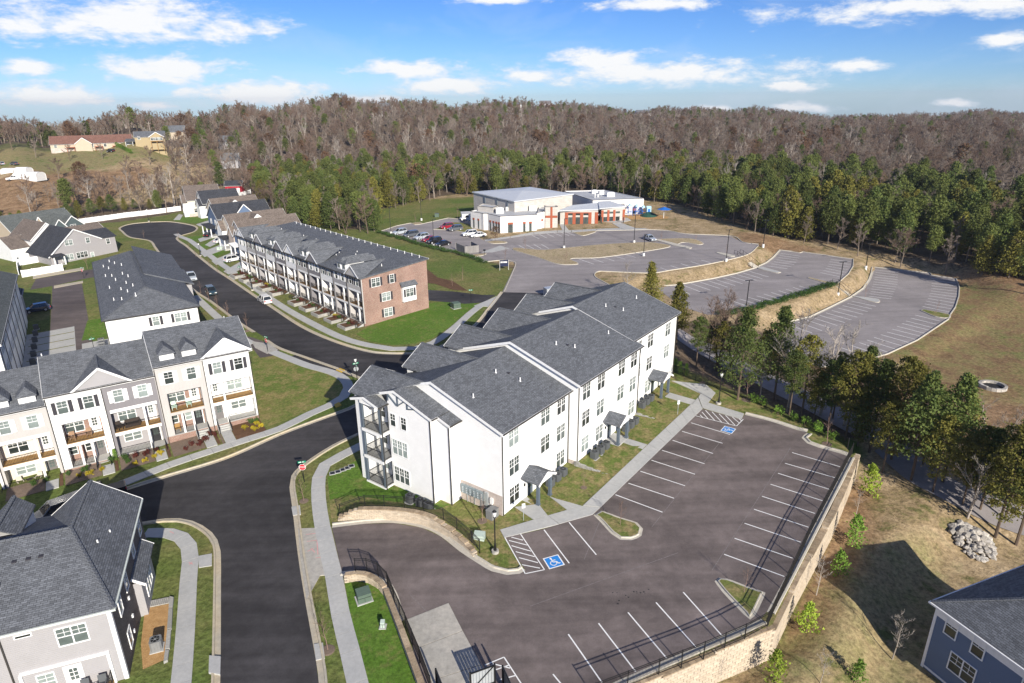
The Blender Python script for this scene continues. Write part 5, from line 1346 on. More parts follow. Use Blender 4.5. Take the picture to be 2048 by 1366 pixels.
# front gardens: mulch beds and doorstep paths, shaped from the row outwards
def rowpoly(name, root, pts, mat, lev, kind='structure'):
 m = MB(); P = [lp(root, x, y, 0)[:2] for x, y in pts]
 m.face([(x, y, zpl(x, y, lev)) for x, y in P]); o = m.build(name, M[mat]); o["kind"] = kind
 if o.data.polygons[0].normal.z < 0: o.data.flip_normals()
for i in range(5):
 x1_ = -5.6 * i; fl = UA[i][5]
 dx = x1_ - 5.6 + 1.05 if fl else x1_ - 1.15
 d0 = 3.0 + (.9 if i == 0 else .35 * (i + 1))
 far = 4.4 - .28 * i
 rowpoly('planting_bed', ROWA, [(dx + .7, -.1), (dx + .7, -far), (x1_ + (-.1 if not fl else -.1), -far), (x1_ - .1, -.1)], 'mulch', .05)
 rowpoly('planting_bed', ROWA, [(x1_ - 5.5, -.1), (x1_ - 5.5, -far), (dx - .7, -far), (dx - .7, -.1)], 'mulch_grey', .05)
 P = [(dx - .62, -1.3), (dx + .62, -1.3), (dx + .62, -far - .2), (dx - .62, -far - .2)]
 m = MB(); m.prism([lp(ROWA, x, y, 0)[:2] for x, y in reversed(P)], lambda x, y: zpl(x, y, -.05), lambda x, y: zpl(x, y, .09)); m.build('garden_path', M['concrete'], kind='structure', fix=True)
# brick ended row across the main street
b0 = atp(730, 653); B0 = (b0[0], b0[1], zpl(*b0))
ROWB = empty('townhouse_row', B0, R(-47.5), 'long terrace of pale town houses with a red brick end wall', 'townhouses')
UB = [('batten_pale', 'siding_cream', 'charcoal'), ('siding_grey', 'siding_cream', 'white_trim'), ('batten_white', 'siding_white', 'charcoal'), ('batten_grey', 'siding_midgrey', 'white_trim'), ('batten_pale', 'siding_cream', 'charcoal'), ('siding_white', 'siding_white', 'white_trim'),
      ('batten_grey', 'siding_white', 'white_trim'), ('batten_white', 'siding_cream', 'charcoal'), ('siding_grey', 'siding_cream', 'white_trim'), ('batten_pale', 'siding_white', 'charcoal'), ('siding_white', 'siding_white', 'white_trim')]
wB = 5.25; DB = 14.6
zB = lambda i: .55 - .05 * i
for i, (col, back, sh) in enumerate(UB):
 unit(ROWB, -wB * (i + 1), wB, zB(i), 9.2, col, back, sh, 'wide', D=DB, steps=True, base=-1.8)
for k, (xa, xb) in enumerate(((-wB * 6, .3), (-wB * 11 - .3, -wB * 6 - .003))):
 m = MB(); z0, z1 = 9.25, 10.5
 m.slab([(xa, -.45, z0), (xb, -.45, z0), (xb, DB + .35, z1), (xa, DB + .35, z1)], .2); o = m.build('roof', M['shingle_grey'], ROWB)
 g = MB(); g.box(xa, -.58, z0 - .2, xb, -.46, z0 - .04); g.build('gutter', M['gutter_dark'], o)
 g = MB(); g.box(xa, DB + .36, z1 - .2, xb, DB + .42, z1 + .03); g.build('fascia', M['white_trim'], o)
m = MB(); m.prism([(-.2, .2), (.03, .2), (.03, DB), (-.2, DB)], -1.8, lambda x, y: 9.05 + (y + .45) * .0845); m.build('brick_end_wall', M['brick_red'], ROWB)
for i, k in ((0, 0), (3, 0), (5, 1), (6, 0), (8, 0), (10, 0)):
 front_gable(ROWB, -wB * (i + 1) + .1, -wB * i + .05, 9.28, .78, UB[i][0], yb=7.0)
for i in (1, 4, 7, 9):
 for q in (.32, .68): dormer(ROWB, -wB * (i + q), .6, 9.2, 10.7, 1.5, 6.5, 'white_trim', win=True)
for i in range(12): pipe(ROWB, -wB * i - .06, -.06, -.6, 9.2)
for i in range(22): vent(ROWB, -1.8 - i * 2.55, DB - .35, 10.45, h=.5)
for i in range(34): vent(ROWB, -6 - i * 1.5 - (i % 3) * .2, 5.2 + (i % 4) * 1.3, 9.25 + .0845 * (5.65 + (i % 4) * 1.3), h=.25, r=.05)
vent(ROWB, -3.2, 6.5, 9.85)
for y, z, n, w_ in ((3.0, 7.15, 2, 1.7), (6.5, 7.2, 1, .85), (5.0, 4.0, 2, 1.75), (5.2, .9, 2, 1.75), (1.7, 4.0, 1, .8)):
 if y > 2: window(ROWB, .03, y, z, R(90), w_, 1.55, n, True, 'charcoal')
m = MB(); m.box(.034, 8.4, 3.0, .62, 11.4, 6.1); m.build('bay', M['white_trim'], ROWB)
m = MB(); m.slab([(.034, 8.1, 6.85), (.034, 11.7, 6.85), (.95, 11.7, 6.15), (.95, 8.1, 6.15)][::-1], .1); m.build('bay_roof', M['shingle_grey'], ROWB, fix=True)
window(ROWB, .62, 9.9, 3.95, R(90), 1.6, 1.55, 2, True, 'charcoal')
# stepped block planters in front of the terrace
for i in range(11):
 if i == 5: continue
 xm = -wB * (i + .42)
 e = empty('planter_wall', lp(ROWB, xm, -2.6, -.35), R(-47.5), None, 'planter', 'block planters along the terrace')
 e["label"] = 'grey block planter in front of the terrace, %s from the brick end' % ('nearest', 'second', 'third', 'fourth', 'fifth', '', 'sixth', 'seventh', 'eighth', 'ninth', 'tenth')[i]
 bm = MB(); bm.box(-.295, -.14, 0, .295, .14, .195); me = bm.mesh('block', M['block_wall'])
 for j in range(4):
  for k in range(5): link('block', me, e, (-1.2 + .6 * k + (.15 if j % 2 else -.15) * .5, -1.0, .2 * j))
  for k in range(4):
   for s in (-1, 1): link('block', me, e, (s * 1.45, -.75 + .6 * k, .2 * j), R(90))
 s = MB(); s.box(-1.28, -.84, .0, 1.28, 2.4, .72); s.build('soil', M['mulch'], e)
# row behind the alley, seen from its blank end
c0 = at(400, 611);
def atz(px, py, z):
 r = ray(px, py); t = (z - CAMH) / r[2]; return (float(r[0] * t), float(r[1] * t))
cc = atz(399, 612, 9.4); C1 = (cc[0], cc[1], zpl(*cc))
ROWC = empty('townhouse_row', C1, R(122.5), 'long town house row with a plain white end wall below its grey hip roof', 'townhouses')
LC, DC = 46.5, 13.8
zt = 9.4 - C1[2]
m = MB(); m.box(.35, .35, -2, LC, DC - .35, zt - .1); m.build('wall', M['siding_white'], ROWC)
def hip_roof(parent, x0, y0, x1, y1, z, p, mat, t=.16, gut='gutter_dark'):
 """hip roof over the rectangle, ridge along the longer side"""
 m = MB(); w_, l_ = y1 - y0, x1 - x0
 if l_ >= w_:
  h = w_ / 2; a, b = (x0 + h, y0 + h, z + p * h), (x1 - h, y0 + h, z + p * h)
 else:
  h = l_ / 2; a, b = (x0 + h, y0 + h, z + p * h), (x0 + h, y1 - h, z + p * h)
 P = [(x0, y0, z), (x1, y0, z), (x1, y1, z), (x0, y1, z)]
 F_ = [[P[0], P[1], b, a], [P[1], P[2], b], [P[2], P[3], a, b], [P[3], P[0], a]] if l_ >= w_ else [[P[0], P[1], a], [P[1], P[2], b, a], [P[2], P[3], b], [P[3], P[0], a, b]]
 for q in F_: m.slab(q, t)
 o = m.build('roof', M[mat], parent, fix=True)
 caps = [(P[0], a), (P[3], a), (P[1], b), (P[2], b)] if l_ >= w_ else [(P[0], a), (P[1], a), (P[2], b), (P[3], b)]
 for s, e_ in caps + [(a, b)]:
  s, e_ = Vector(s), Vector(e_)
  if (e_ - s).length < .3: continue
  c = MB(); c.sweep(s + Vector((0, 0, .03)), e_ + Vector((0, 0, .03)), .26, .05); c.build('ridge_cap', M[mat], o)
 g = MB(); q = .12
 g.box(x0 - q, y0 - q, z - .17, x1 + q, y0 - .005, z - .03); g.box(x0 - q, y1 + .005, z - .17, x1 + q, y1 + q, z - .03); g.box(x0 - q, y0, z - .17, x0 - .005, y1, z - .03); g.box(x1 + .005, y0, z - .17, x1 + q, y1, z - .03)
 g.build('gutter', M[gut], o)
 return o
hip_roof(ROWC, 0, 0, LC + .4, DC, zt + .05, .40, 'shingle_grey')
for k, (xa, xb) in enumerate(((17.5, 30.5), (30.6, 46.2))):
 yo = .0; m = MB(); e0_ = -1.6 + .5 * k
 f_ = lambda y: zt + .05 + .40 * y
 m.slab([(xa, e0_, f_(e0_) + .22), (xb, e0_, f_(e0_) + .22), (xb, 6.2, f_(6.2) + .22), (xa, 6.2, f_(6.2) + .22)], .2); m.build('roof', M['shingle_grey'], ROWC)
 m = MB(); m.box(xa + .3, e0_ + .4, -2, xb - .3, .348, f_(e0_) + .02); m.build('wall', M['siding_grey'], ROWC)
for y, n, w_ in ((3.0, 2, 1.7), (6.6, 1, .9)): window(ROWC, .35, y, zt - 2.15, R(-90), w_, 1.45, n, True, 'charcoal')
for i, (x, y) in enumerate(((6, 10.5), (8.2, 11.6), (9, 9.4), (11, 8.4), (12.5, 10.2), (15, 9.2), (17.5, 11.8), (19, 8.6), (21, 10.6), (23, 9.3), (25.5, 11), (28, 12), (30.5, 9), (33, 11.2), (35, 10), (37, 12), (39, 10.8), (4.5, 8.5))): vent(ROWC, x, y, zt + .05 + .4 * (DC - y), h=.45)
for y in (.3, DC - .3): pipe(ROWC, .28, y, -1, zt)
for j in range(5):
 for i in range(2): window(ROWC, 4 + 8.5 * j + 2.2 * i, DC - .35, zt - 2.2, math.pi, .9, 1.4)
# left hand row in its own shade
dd = atz(8, 653, 9.4); D1 = (dd[0], dd[1], zpl(*dd))
ROWD = empty('townhouse_row', D1, R(123), 'white town house row in shade along the rear alley at the picture edge', 'townhouses')
# local: x runs away along the alley, y to the left (away from the alley)
zt = 9.4 - D1[2]
m = MB(); m.box(-9, .3, -2, 38, 12, zt - .1); m.build('wall', M['siding_white'], ROWD)
gable_roof(ROWD, -9.3, 38.4, -.1, 6.2, 12.5, zt + 2.6, .42, .42, 'shingle_green')
for j in range(8):
 x = -6 + 5.6 * j
 pipe(ROWD, x - 2.2, .22, -1, zt, 'gutter_dark')
 for z in (zt - 2.3, zt - 5.3): window(ROWD, x, .3, z, 0, .9, 1.4); window(ROWD, x + 1.8, .3, z, 0, .9, 1.4)
 m = MB(); m.box(x - 1.3, .24, -.6, x + 1.3, .296, 1.7); m.build('garage_door', M['white_trim'], ROWD)
m = MB(); m.box(38.41, .5, -2, 44, 7, 5.6); m.build('wall', M['siding_grey'], ROWD)
gable_roof(ROWD, 38.45, 44.4, .1, 3.75, 7.4, 7.2, .5, .5, 'shingle_dark')
for j in range(9):
 x = -3.5 + 4.3 * j
 condenser(lp(ROWD, x, -1.3, .05), R(123), '%s air conditioner from the near end of the shaded left row' % ORD[j], 'air conditioners along the shaded row')
rowpoly('driveway', ROWD, [(-8, .2), (-8, -7.5), (28, -7.5), (28, .2)], 'concrete', .035)
for j in range(8):
 x = -6 + 4.3 * j; rowpoly('verge', ROWD, [(x, -.3), (x, -7.4), (x + .35, -7.4), (x + .35, -.3)], 'lawn_mixed', .05)
for j in range(6):
 condenser(lp(ROWC, 8 + 1.75 * j, DC + 1.1, .05), R(122.5), '%s grey air conditioner from the near end of the alley strip' % ORD[j], 'air conditioners by the rear alley', False, 1.15)
rowpoly('driveway', ROWC, [(5.5, DC), (5.5, DC + 4.2), (21, DC + 4.2), (21, DC)], 'concrete', .035)
rowpoly('verge', ROWC, [(23, DC), (23, DC + 4.2), (36, DC + 3), (36, DC)], 'lawn_green', .03)
# grey house at the lower left
G0 = (-28.75 + .35 * math.cos(R(201)) + .35 * math.cos(R(111)), 37.3 + .35 * math.sin(R(201)) + .35 * math.sin(R(111)), -.05)
GRY = empty('grey_house', G0, R(21), 'grey town house with large shingle hip roof and dark brick side by the curved pavement', 'house')
ze, zr = 6.75, 9.5      # local x to the right (negative = along the front), y back
m = MB(); m.box(-30, 0, -1.5, 0, 14, ze - .1); m.build('wall', M['siding_grey'], GRY)
m = MB(); m.box(-.28, .22, -1.5, .035, 14.03, ze - .13); m.build('brick_side_wall', M['brick_grey'], GRY)
a, h_ = (-3.3, 7.2, zr), .35
m = MB()
E0, E1, Eb, Fa = (h_, -h_, ze), (h_, 14.5, ze), (-6.7, 14.5, ze), (-3.2, 14.5, zr)
m.slab([E0, E1, Fa, a], .15)
m.slab([(-30.4, -h_, ze), E0, a, (-30.4, 7.2, zr)], .15)
m.slab([(-30.4, 7.2, zr), a, (-3.4, 14.5, ze), (-30.4, 14.5, ze)], .15)
m.slab([a, Fa, Eb, (-6.7, 7.3, ze + .0)], .15)
rf = m.build('roof', M['shingle_grey'], GRY, fix=True)
def caps(o, p, q, n, mat='shingle_grey'):
 p, q = Vector(p), Vector(q); d_ = (q - p); L = d_.length / n; u = d_.normalized()
 m = MB()
 s = u.cross(Vector((0, 0, 1))).normalized()
 P = [(-.0, -.20, -.09), (-.0, 0, .055), (-.0, .20, -.09)]
 for k, zl in ((0, .055), (1, .02)): pass
 b0 = [Vector((0, 0, .06)) - s * 0, s * .2 - Vector((0, 0, .07)), -s * .2 - Vector((0, 0, .07))]
 A_ = [v + Vector((0, 0, .03)) for v in b0]; B_ = [v + u * (L * 1.05) for v in b0]
 m.face([A_[0], A_[1], B_[1], B_[0]]); m.face([A_[2], A_[0], B_[0], B_[2]]); m.face([A_[1], A_[0], A_[2]])
 me = m.mesh('ridge_cap', M[mat])
 for i in range(n): link('ridge_cap', me, o, tuple(p + u * (L * i)))
caps(rf, (h_, -h_, ze + .03), (a[0], a[1], zr + .03), 22); caps(rf, (a[0], a[1], zr + .03), (Fa[0], Fa[1], zr + .03), 17); caps(rf, (a[0], a[1], zr + .03), (-20, 7.2, zr + .03), 40)
f = MB(); f.sweep((h_, 14.52, ze - .12), (Fa[0], 14.52, zr - .12), .04, .26); f.sweep((Eb[0], 14.52, ze - .12), (Fa[0], 14.52, zr - .12), .04, .26); f.build('fascia', M['white_trim'], rf)
m = MB(); m.face([(.03, 14.2, ze - .1), (-6.4, 14.2, ze - .1), (-3.2, 14.2, zr - .2)]); m.build('gable_wall', M['siding_grey'], GRY)
g = MB(); g.box(h_ + .005, -h_ - .12, ze - .17, h_ + .12, 14.5, ze - .03); g.build('gutter', M['gutter_pale'], rf)
g = MB(); g.box(-30.4, -h_ - .12, ze - .17, h_, -h_ - .005, ze - .03); g.build('gutter', M['gutter_pale'], rf)
for x in (-8.5, -12.2, -16.0, -20):
 m = MB(); zz0, zz1 = 8.7, 9.9
 m.slab([(x, 8.4, zz1), (x, 13.4, zz1), (x + 1.3, 13.4, zz0), (x + 1.3, 9.0, zz0)][::-1], .12); m.slab([(x, 8.4, zz1), (x - 1.3, 9.0, zz0), (x - 1.3, 13.4, zz0), (x, 13.4, zz1)][::-1], .12)
 o = m.build('dormer_roof', M['shingle_grey'], GRY, fix=True)
 caps(o, (x, 8.5, zz1 + .02), (x, 13.4, zz1 + .02), 13)
 m = MB(); m.box(x - 1.1, 9.4, ze, x + 1.1, 13.1, zz0 - .02); m.build('dormer', M['siding_white'], GRY)
window(GRY, -2.6, 0, 4.4, 0, 1.8, 1.45, 2, pane='pane_mid');
m = MB(); m.box(-5.95, -.05, 5.85, -4.85, -.004, 6.15); o = m.build('window', M['white_trim'], GRY)
m = MB(); m.box(-5.85, -.06, 5.92, -4.95, -.051, 6.08); m.build('pane', M['pane_dark'], o)
m = MB(); m.box(-.26, -.05, -1, .03, .215, ze - .12); m.build('corner_board', M['white_trim'], GRY)
pipe(GRY, -6.75, -.09, -1, ze - .2)
# balcony recess on the grey front
m = MB()
m.box(-6.3, -.14, 2.75, -.75, -.004, 2.95); m.box(-6.4, -.14, -.2, -6.2, -.004, 2.748); m.box(-.95, -.14, -.2, -.75, -.004, 2.748); m.build('balcony_surround', M['white_trim'], GRY)
m = MB(); m.box(-6.2, -2.0, .2, -.9, -.15, .3); m.build('balcony_deck', M['deck_wood'], GRY)
railing(GRY, [(-6.2, -1.95, .3), (-.95, -1.95, .3), (-.95, -.2, .3)], 1.0)
window(GRY, -4.9, -.0, .9, 0, 1.0, 1.4); door(GRY, -3.2, 0, .32, 0, 'white_trim')
for x, lab in ((-2.6, 'left of the railing corner'), (-1.5, 'close to the white corner board')): chair(0, lp(GRY, x, -.75, .32), R(21), 'unit_dark', 'dark metal balcony chair of the grey house, %s' % lab, 'armchair')
# side bay and windows on the brick side
m = MB(); m.box(.036, 6.6, -.6, .62, 11.6, 3.4); m.build('bay', M['siding_grey'], GRY)
m = MB(); m.slab([(.04, 6.3, 4.2), (.04, 11.9, 4.2), (1.0, 11.9, 3.45), (1.0, 6.3, 3.45)][::-1], .1); o = m.build('bay_roof', M['shingle_grey'], GRY, fix=True)
f = MB(); f.sweep((.04, 6.27, 4.1), (1.0, 6.27, 3.35), .05, .22); f.sweep((.04, 11.93, 4.1), (1.0, 11.93, 3.35), .05, .22); f.build('fascia', M['white_trim'], o)
for y, z in ((2.2, 4.3), (5.0, 4.3), (9.0, 4.6), (12.6, 4.3), (2.5, .9), (13.0, 1.0)): window(GRY, .035, y, z, R(90), .85, 1.45)
window(GRY, .62, 9.1, 1.0, R(90), 2.4, 1.5, 3)
for x, y in ((-1.0, 8.2), (-1.5, 6.4)): vent(GRY, x, y, zr - .84 * abs(-3.3 - x) + .0)
vent(GRY, -7.2, 3.2, ze + .365 * 3.5)
for x in (-6.6, -5.7, -4.9): vent(GRY, x, 5.2, ze + .365 * 5.5, 'roof_vent', 'charcoal')
for y, z in ((4.4, 3.6), (4.2, 2.0), (3.6, 1.0)):
 m = MB(); m.box(.036, y, z, .16, y + .2, z + .26); m.build('wall_vent', M['white_trim'], GRY)
slabpoly('planting_bed', [[(293, 1205), (338, 1196), (343, 1206), (298, 1216)]], 'block_grey', lev=.12)
sheet('planting_bed', [(290, 1218), (340, 1208), (336, 1260), (330, 1320), (286, 1340), (282, 1290)], 'bark_chips', .05)
e = empty('edging', (0, 0, 0), 0, 'pale concrete edging blocks round the orange bark bed of the grey house', 'edging')
for q in ([(340, 1196), (348, 1198), (346, 1218), (338, 1218)], [(338, 1220), (346, 1220), (344, 1260), (335, 1262)], [(335, 1264), (343, 1262), (340, 1300), (331, 1302)], [(331, 1304), (339, 1303), (336, 1324), (328, 1328)]):
 P = W(q); m = MB(); A_ = sum(P[i][0] * P[(i + 1) % 4][1] - P[(i + 1) % 4][0] * P[i][1] for i in range(4))
 if A_ < 0: P = P[::-1]
 m.prism(P, lambda x, y: zpl(x, y, -.05), lambda x, y: zpl(x, y, .22)); m.build('edging_block', M['block_wall'], e)
x, y = atp(315, 1298); condenser((x, y, zpl(x, y, .05)), R(21), 'light grey air conditioner on orange bark chips beside the grey house', None, False, 1.0)
bc = atz(1862, 1203, 3.0)
BLU = empty('blue_house', (bc[0], bc[1], 0), R(-66.2 + 180), 'blue sided house with white trim and grey hip roof in the lower right corner', 'house')
# local: x axis runs back along the wall away from the corner in reverse; use own axes
BLU.rotation_euler = (0, 0, R(-68.5)); zeb = 3.0
# x: along the shaded wall toward the camera, y: away from the wall to the right
m = MB(); m.box(.35, .35, -5.5, 13, 11, zeb - .1); m.build('wall', M['siding_blue'], BLU)
hip_roof(BLU, 0, 0, 13.4, 11.4, zeb, .56, 'shingle_grey', gut='white_trim')
m = MB(); m.box(.3, .31, zeb - 1.05, 13, .346, zeb - .16); m.build('frieze_board', M['white_trim'], BLU)
m = MB(); m.box(.3, .3, -5.5, .52, .345, zeb - 1.06); m.box(.305, .346, -3.4, .345, .6, zeb - .16); m.build('corner_board', M['white_trim'], BLU)
m = MB(); m.box(.53, .3, -3.3, 13, .345, -3.12); m.build('trim_board', M['white_trim'], BLU)
for x, z, n, w_ in ((1.75, 1.0, 1, .85), (3.85, 1.0, 1, .85), (3.2, -1.75, 2, 1.9), (7.5, 1.0, 1, .85), (8.2, -1.75, 2, 1.9)): window(BLU, x, .345, z, 0, w_, 1.6, n, pane='pane_dark')
m = MB(); m.box(5.2, .31, -.55, 6.1, .345, -.3); m.build('house_number', M['white_trim'], BLU)
for x in (3.0, 6.5): window(BLU, .35, x, 1.0, R(-90), .85, 1.6)
# ---------------------------------------------------------------- single houses
def base(px, py, off=0.0):
 p = at(px, py); return (p.x, p.y, p.z)
def bearing(a, b): return math.atan2(b[1] - a[1], b[0] - a[0])
def house(label, o, rz, L, Wd, h, rise, wall, roof, yr=None, group='houses round the turning circle', z0=-2.0, name='house', ov=.35, near=(), ends=(), trim=True):
 """ridge along local x; near wall at y=0; windows near=[(x,z,w,h,n)], ends=[(y,z,w,h,n)] on x=0"""
 r = empty(name, o, rz, label, 'house', group)
 yr = Wd / 2 if yr is None else yr
 pa, pb = rise / yr, rise / (Wd - yr)
 house_block(r, 0, L, 0, Wd, z0, (yr, h + rise + .19, pa, pb), wall)
 gable_roof(r, -ov, L + ov, -ov, yr, Wd + ov, h + rise + .19, pa, pb, roof)
 for x, z, w, hh, n in near: window(r, x, 0, z, 0, w, hh, n)
 for y, z, w, hh, n in ends: window(r, 0, y, z, R(-90), w, hh, n)
 return r
def wing(r, x0, x1, y0, y1, h, rise, wall, roof, axis='y', z0=-2.0, ov=.3):
 """a lower block against the house; axis = direction of its ridge"""
 m = MB()
 if axis == 'y':
  xm = (x0 + x1) / 2
  P = [(x0, z0), (x1, z0), (x1, h), (xm, h + rise), (x0, h)]
  A_ = [(x, y0, z) for x, z in P]; B_ = [(x, y1, z) for x, z in P]
 else:
  ym = (y0 + y1) / 2
  P = [(y0, z0), (y1, z0), (y1, h), (ym, h + rise), (y0, h)]
  A_ = [(x0, y, z) for y, z in P]; B_ = [(x1, y, z) for y, z in P]
 m.face(A_); m.face(B_[::-1])
 for i in range(5): j = (i + 1) % 5; m.face([A_[j], A_[i], B_[i], B_[j]])
 m.build('wall', M[wall], r, fix=True)
 q = MB(); g = .16
 if axis == 'y':
  hw = (x1 - x0) / 2; p = rise / hw; ze = h - p * ov + .17; zp = h + rise + .17
  for s in (-1, 1): q.slab([(xm, y0 - ov, zp), (xm + s * (hw + ov), y0 - ov, ze), (xm + s * (hw + ov), y1 + .0, ze), (xm, y1, zp)][::s], .15)
  fa = [((xm, y0 - ov - .02, zp - .12), (xm + s * (hw + ov), y0 - ov - .02, ze - .12)) for s in (-1, 1)]
 else:
  hw = (y1 - y0) / 2; p = rise / hw; ze = h - p * ov + .17; zp = h + rise + .17
  for s in (-1, 1): q.slab([(x0 - ov, ym, zp), (x0 - ov, ym + s * (hw + ov), ze), (x1, ym + s * (hw + ov), ze), (x1, ym, zp)][::-s], .15)
  fa = [((x0 - ov - .02, ym, zp - .12), (x0 - ov - .02, ym + s * (hw + ov), ze - .12)) for s in (-1, 1)]
 o = q.build('roof', M[roof], r, fix=True)
 f = MB()
 for a, b in fa: f.sweep(a, b, .05, .26)
 f.build('fascia', M['white_trim'], o)
 return o
def porch(r, x0, x1, y0, y1, h, roof, z=.3, cols=((0, 0),), drop=.6, wall=None):
 m = MB(); m.box(x0, y0, -1.5, x1, y1, z); m.build('porch_floor', M['concrete'], r)
 m = MB(); m.slab([(x0 - .2, y0 - .2, h), (x1 + .2, y0 - .2, h), (x1 + .2, y1, h + drop), (x0 - .2, y1, h + drop)], .12); m.build('porch_roof', M[roof], r)
 for cx, cy in cols:
  c = MB(); c.box(cx - .13, cy - .13, z + .002, cx + .13, cy + .13, h - .1); c.build('column', M['white_trim'], r)
ST = R(42.5)
# houses on the far side of the main street, front walls at x=0 toward the street
h5 = house('tan roofed house with a big white cross gable beside the long terrace', base(470, 499), ST, 17, 8.6, 5.6, 3.6, 'siding_cream', 'shingle_brown', ends=((2.2, 3.6, .9, 1.4, 2), (6.2, 3.6, .9, 1.4, 1), (6.0, .9, 1.6, 1.5, 2)))
wing(h5, 4.2, 11.0, -.25, 4.2, 5.9, 3.2, 'siding_white', 'shingle_brown'); wing(h5, -1.2, 6.0, 4.6, 8.4, 5.2, 2.2, 'siding_white', 'shingle_brown', 'x')
porch(h5, -2.6, 0, .2, 4.4, 3.1, 'shingle_dark', .5, ((-2.4, .4), (-2.4, 4.2)))
window(h5, 7.6, -.25, 4.2, 0, .9, 1.3)
h6 = house('brown roofed house partly hidden by the end of the long terrace', base(492, 512), ST, 17, 8.2, 5.6, 3.4, 'siding_midgrey', 'shingle_brown', ends=((2.0, 3.6, .9, 1.4, 1), (6.0, 3.6, .9, 1.4, 1)))
wing(h6, -1.0, 5.5, 4.4, 8.0, 5.2, 2.2, 'brick_tan', 'shingle_brown', 'x'); wing(h6, -1.0, 5.5, .4, 3.6, 5.2, 1.9, 'siding_blue', 'shingle_brown', 'x')
porch(h6, -2.8, -1.0, -.1, 3.4, 2.9, 'white_trim', .4, ((-2.6, .1), (-2.6, 3.2)))
h4 = house('navy blue sided house with black roof and white porch posts', base(441, 474), ST, 17, 8.6, 5.7, 3.7, 'siding_blue', 'shingle_dark', near=((3.0, 3.8, .9, 1.3, 1),), ends=((2.4, 3.6, .9, 1.4, 1), (6.0, 3.6, .9, 1.4, 1)))
porch(h4, -2.6, 0, .3, 8.0, 2.9, 'shingle_dark', .4, ((-2.4, .5), (-2.4, 4.0), (-2.4, 7.8)))
wing(h4, 6.5, 11.0, .8, 4.3, 6.6, 2.4, 'siding_blue', 'shingle_dark')
h3 = house('tan roofed house with a white gable behind the blue house', base(437, 455), ST, 15, 8.4, 5.6, 3.3, 'siding_cream', 'shingle_brown')
wing(h3, 3.5, 9.5, -.3, 4, 5.8, 2.6, 'siding_white', 'shingle_brown')
h2 = house('white house with black roof and narrow front gable on the turning circle', base(411, 436), R(38), 13, 9.0, 5.2, 3.8, 'siding_white', 'shingle_dark', ends=((2.6, .9, 1.5, 1.5, 3), (6.6, 3.4, 1.5, 1.4, 2)))
wing(h2, -1.4, 5.2, .0, 4.4, 4.6, 2.0, 'siding_white', 'shingle_dark', 'x')
h1 = house('cream house with brown roof and stone foot at the end of the street', base(380, 434), R(30), 11.5, 15, 6.0, 4.3, 'siding_cream', 'shingle_brown')
wing(h1, -1.5, 4, 1.0, 6.2, 5.2, 2.4, 'siding_white', 'shingle_brown', 'x')
m = MB(); m.box(-.1, -.12, -1.2, 10, -.003, 1.1); m.build('stone_foot', M['brick_tan'], h1)
window(h1, 2.3, 0, 1.5, 0, .9, 1.4); window(h1, -1.5, 3.6, 1.4, R(-90), 1.6, 1.5, 3); window(h1, 8.6, 0, 5.2, 0, .7, 1.3)
# houses on the near side of the turning circle
A_, B_ = base(105, 531), base(236, 503)
rz = bearing(A_, B_) ; wd = math.dist(A_[:2], B_[:2])
hg = empty('house', A_, rz, 'grey sided house with wide gable, corner porch and white vinyl fences behind', 'house', 'houses round the turning circle')
m = MB(); ws = wd
P = [(0, -1.5), (ws, -1.5), (ws, 5.0), (ws * .78, 5.0), (ws * .40, 8.6), (0, 2.6)]
A2 = [(x, 0, z) for x, z in P]; B2 = [(x, 13, z) for x, z in P]
m.face(A2); m.face(B2[::-1])
for i in range(6): j = (i + 1) % 6; m.face([A2[j], A2[i], B2[i], B2[j]])
m.build('wall', M['siding_midgrey'], hg, fix=True)
m = MB(); ap = (ws * .40, 8.75)
m.slab([(-.6, -.35, 2.25), (ap[0], -.35, ap[1]), (ap[0], 13.3, ap[1]), (-.6, 13.3, 2.25)], .16)
m.slab([(ap[0], -.35, ap[1]), (ws * .79, -.35, 5.0), (ws * .79, 13.3, 5.0), (ap[0], 13.3, ap[1])], .16)
m.slab([(ws * .79, -.3, 5.1), (ws + .4, -.3, 5.1), (ws + .4, 5, 7.0), (ws * .64, 5, 7.0)], .15)
m.slab([(ws * .64, 5, 7.0), (ws + .4, 5, 7.0), (ws + .4, 12, 5.1), (ws * .79, 12, 5.1)], .15)
o = m.build('roof', M['shingle_dark'], hg, fix=True)
f = MB(); f.sweep((-.6, -.38, 2.13), (ap[0], -.38, ap[1] - .12), .05, .28); f.sweep((ap[0], -.38, ap[1] - .12), (ws * .79, -.38, 4.9), .05, .28); f.build('fascia', M['white_trim'], o)
for x, z, w_, h_, n in ((ws * .30, 4.6, 1.9, 1.4, 2), (ws * .58, 4.4, .95, 1.4, 1), (ws * .88, 3.2, .9, 1.4, 1), (ws * .24, .7, 2.8, 1.5, 3), (ws * .45, .7, 2.8, 1.5, 3), (ws * .6, .2, .8, 1.4, 1)): window(hg, x, 0, z, 0, w_, h_, n)
porch(hg, -.3, 2.6, -2.4, 0, 2.6, 'shingle_dark', .1, ((-.1, -2.2), (2.4, -2.2)), .3)
A3 = base(88, 517)
hb = house('brown roofed house between the grey house and the green roofed house', (A_[0] + 14 * math.cos(rz + 1.57), A_[1] + 14 * math.sin(rz + 1.57), A_[2]), rz + R(90), 13, 9, 5.2, 4.0, 'siding_white', 'shingle_brown', group='houses round the turning circle')
hb.location = (A_[0] + ws * .62 * math.cos(rz) - 14 * math.sin(rz), A_[1] + ws * .62 * math.sin(rz) + 14 * math.cos(rz), A_[2])
wing(hb, 2, 12.5, -12.5, 0.3, 3.4, 2.6, 'siding_white', 'shingle_brown')
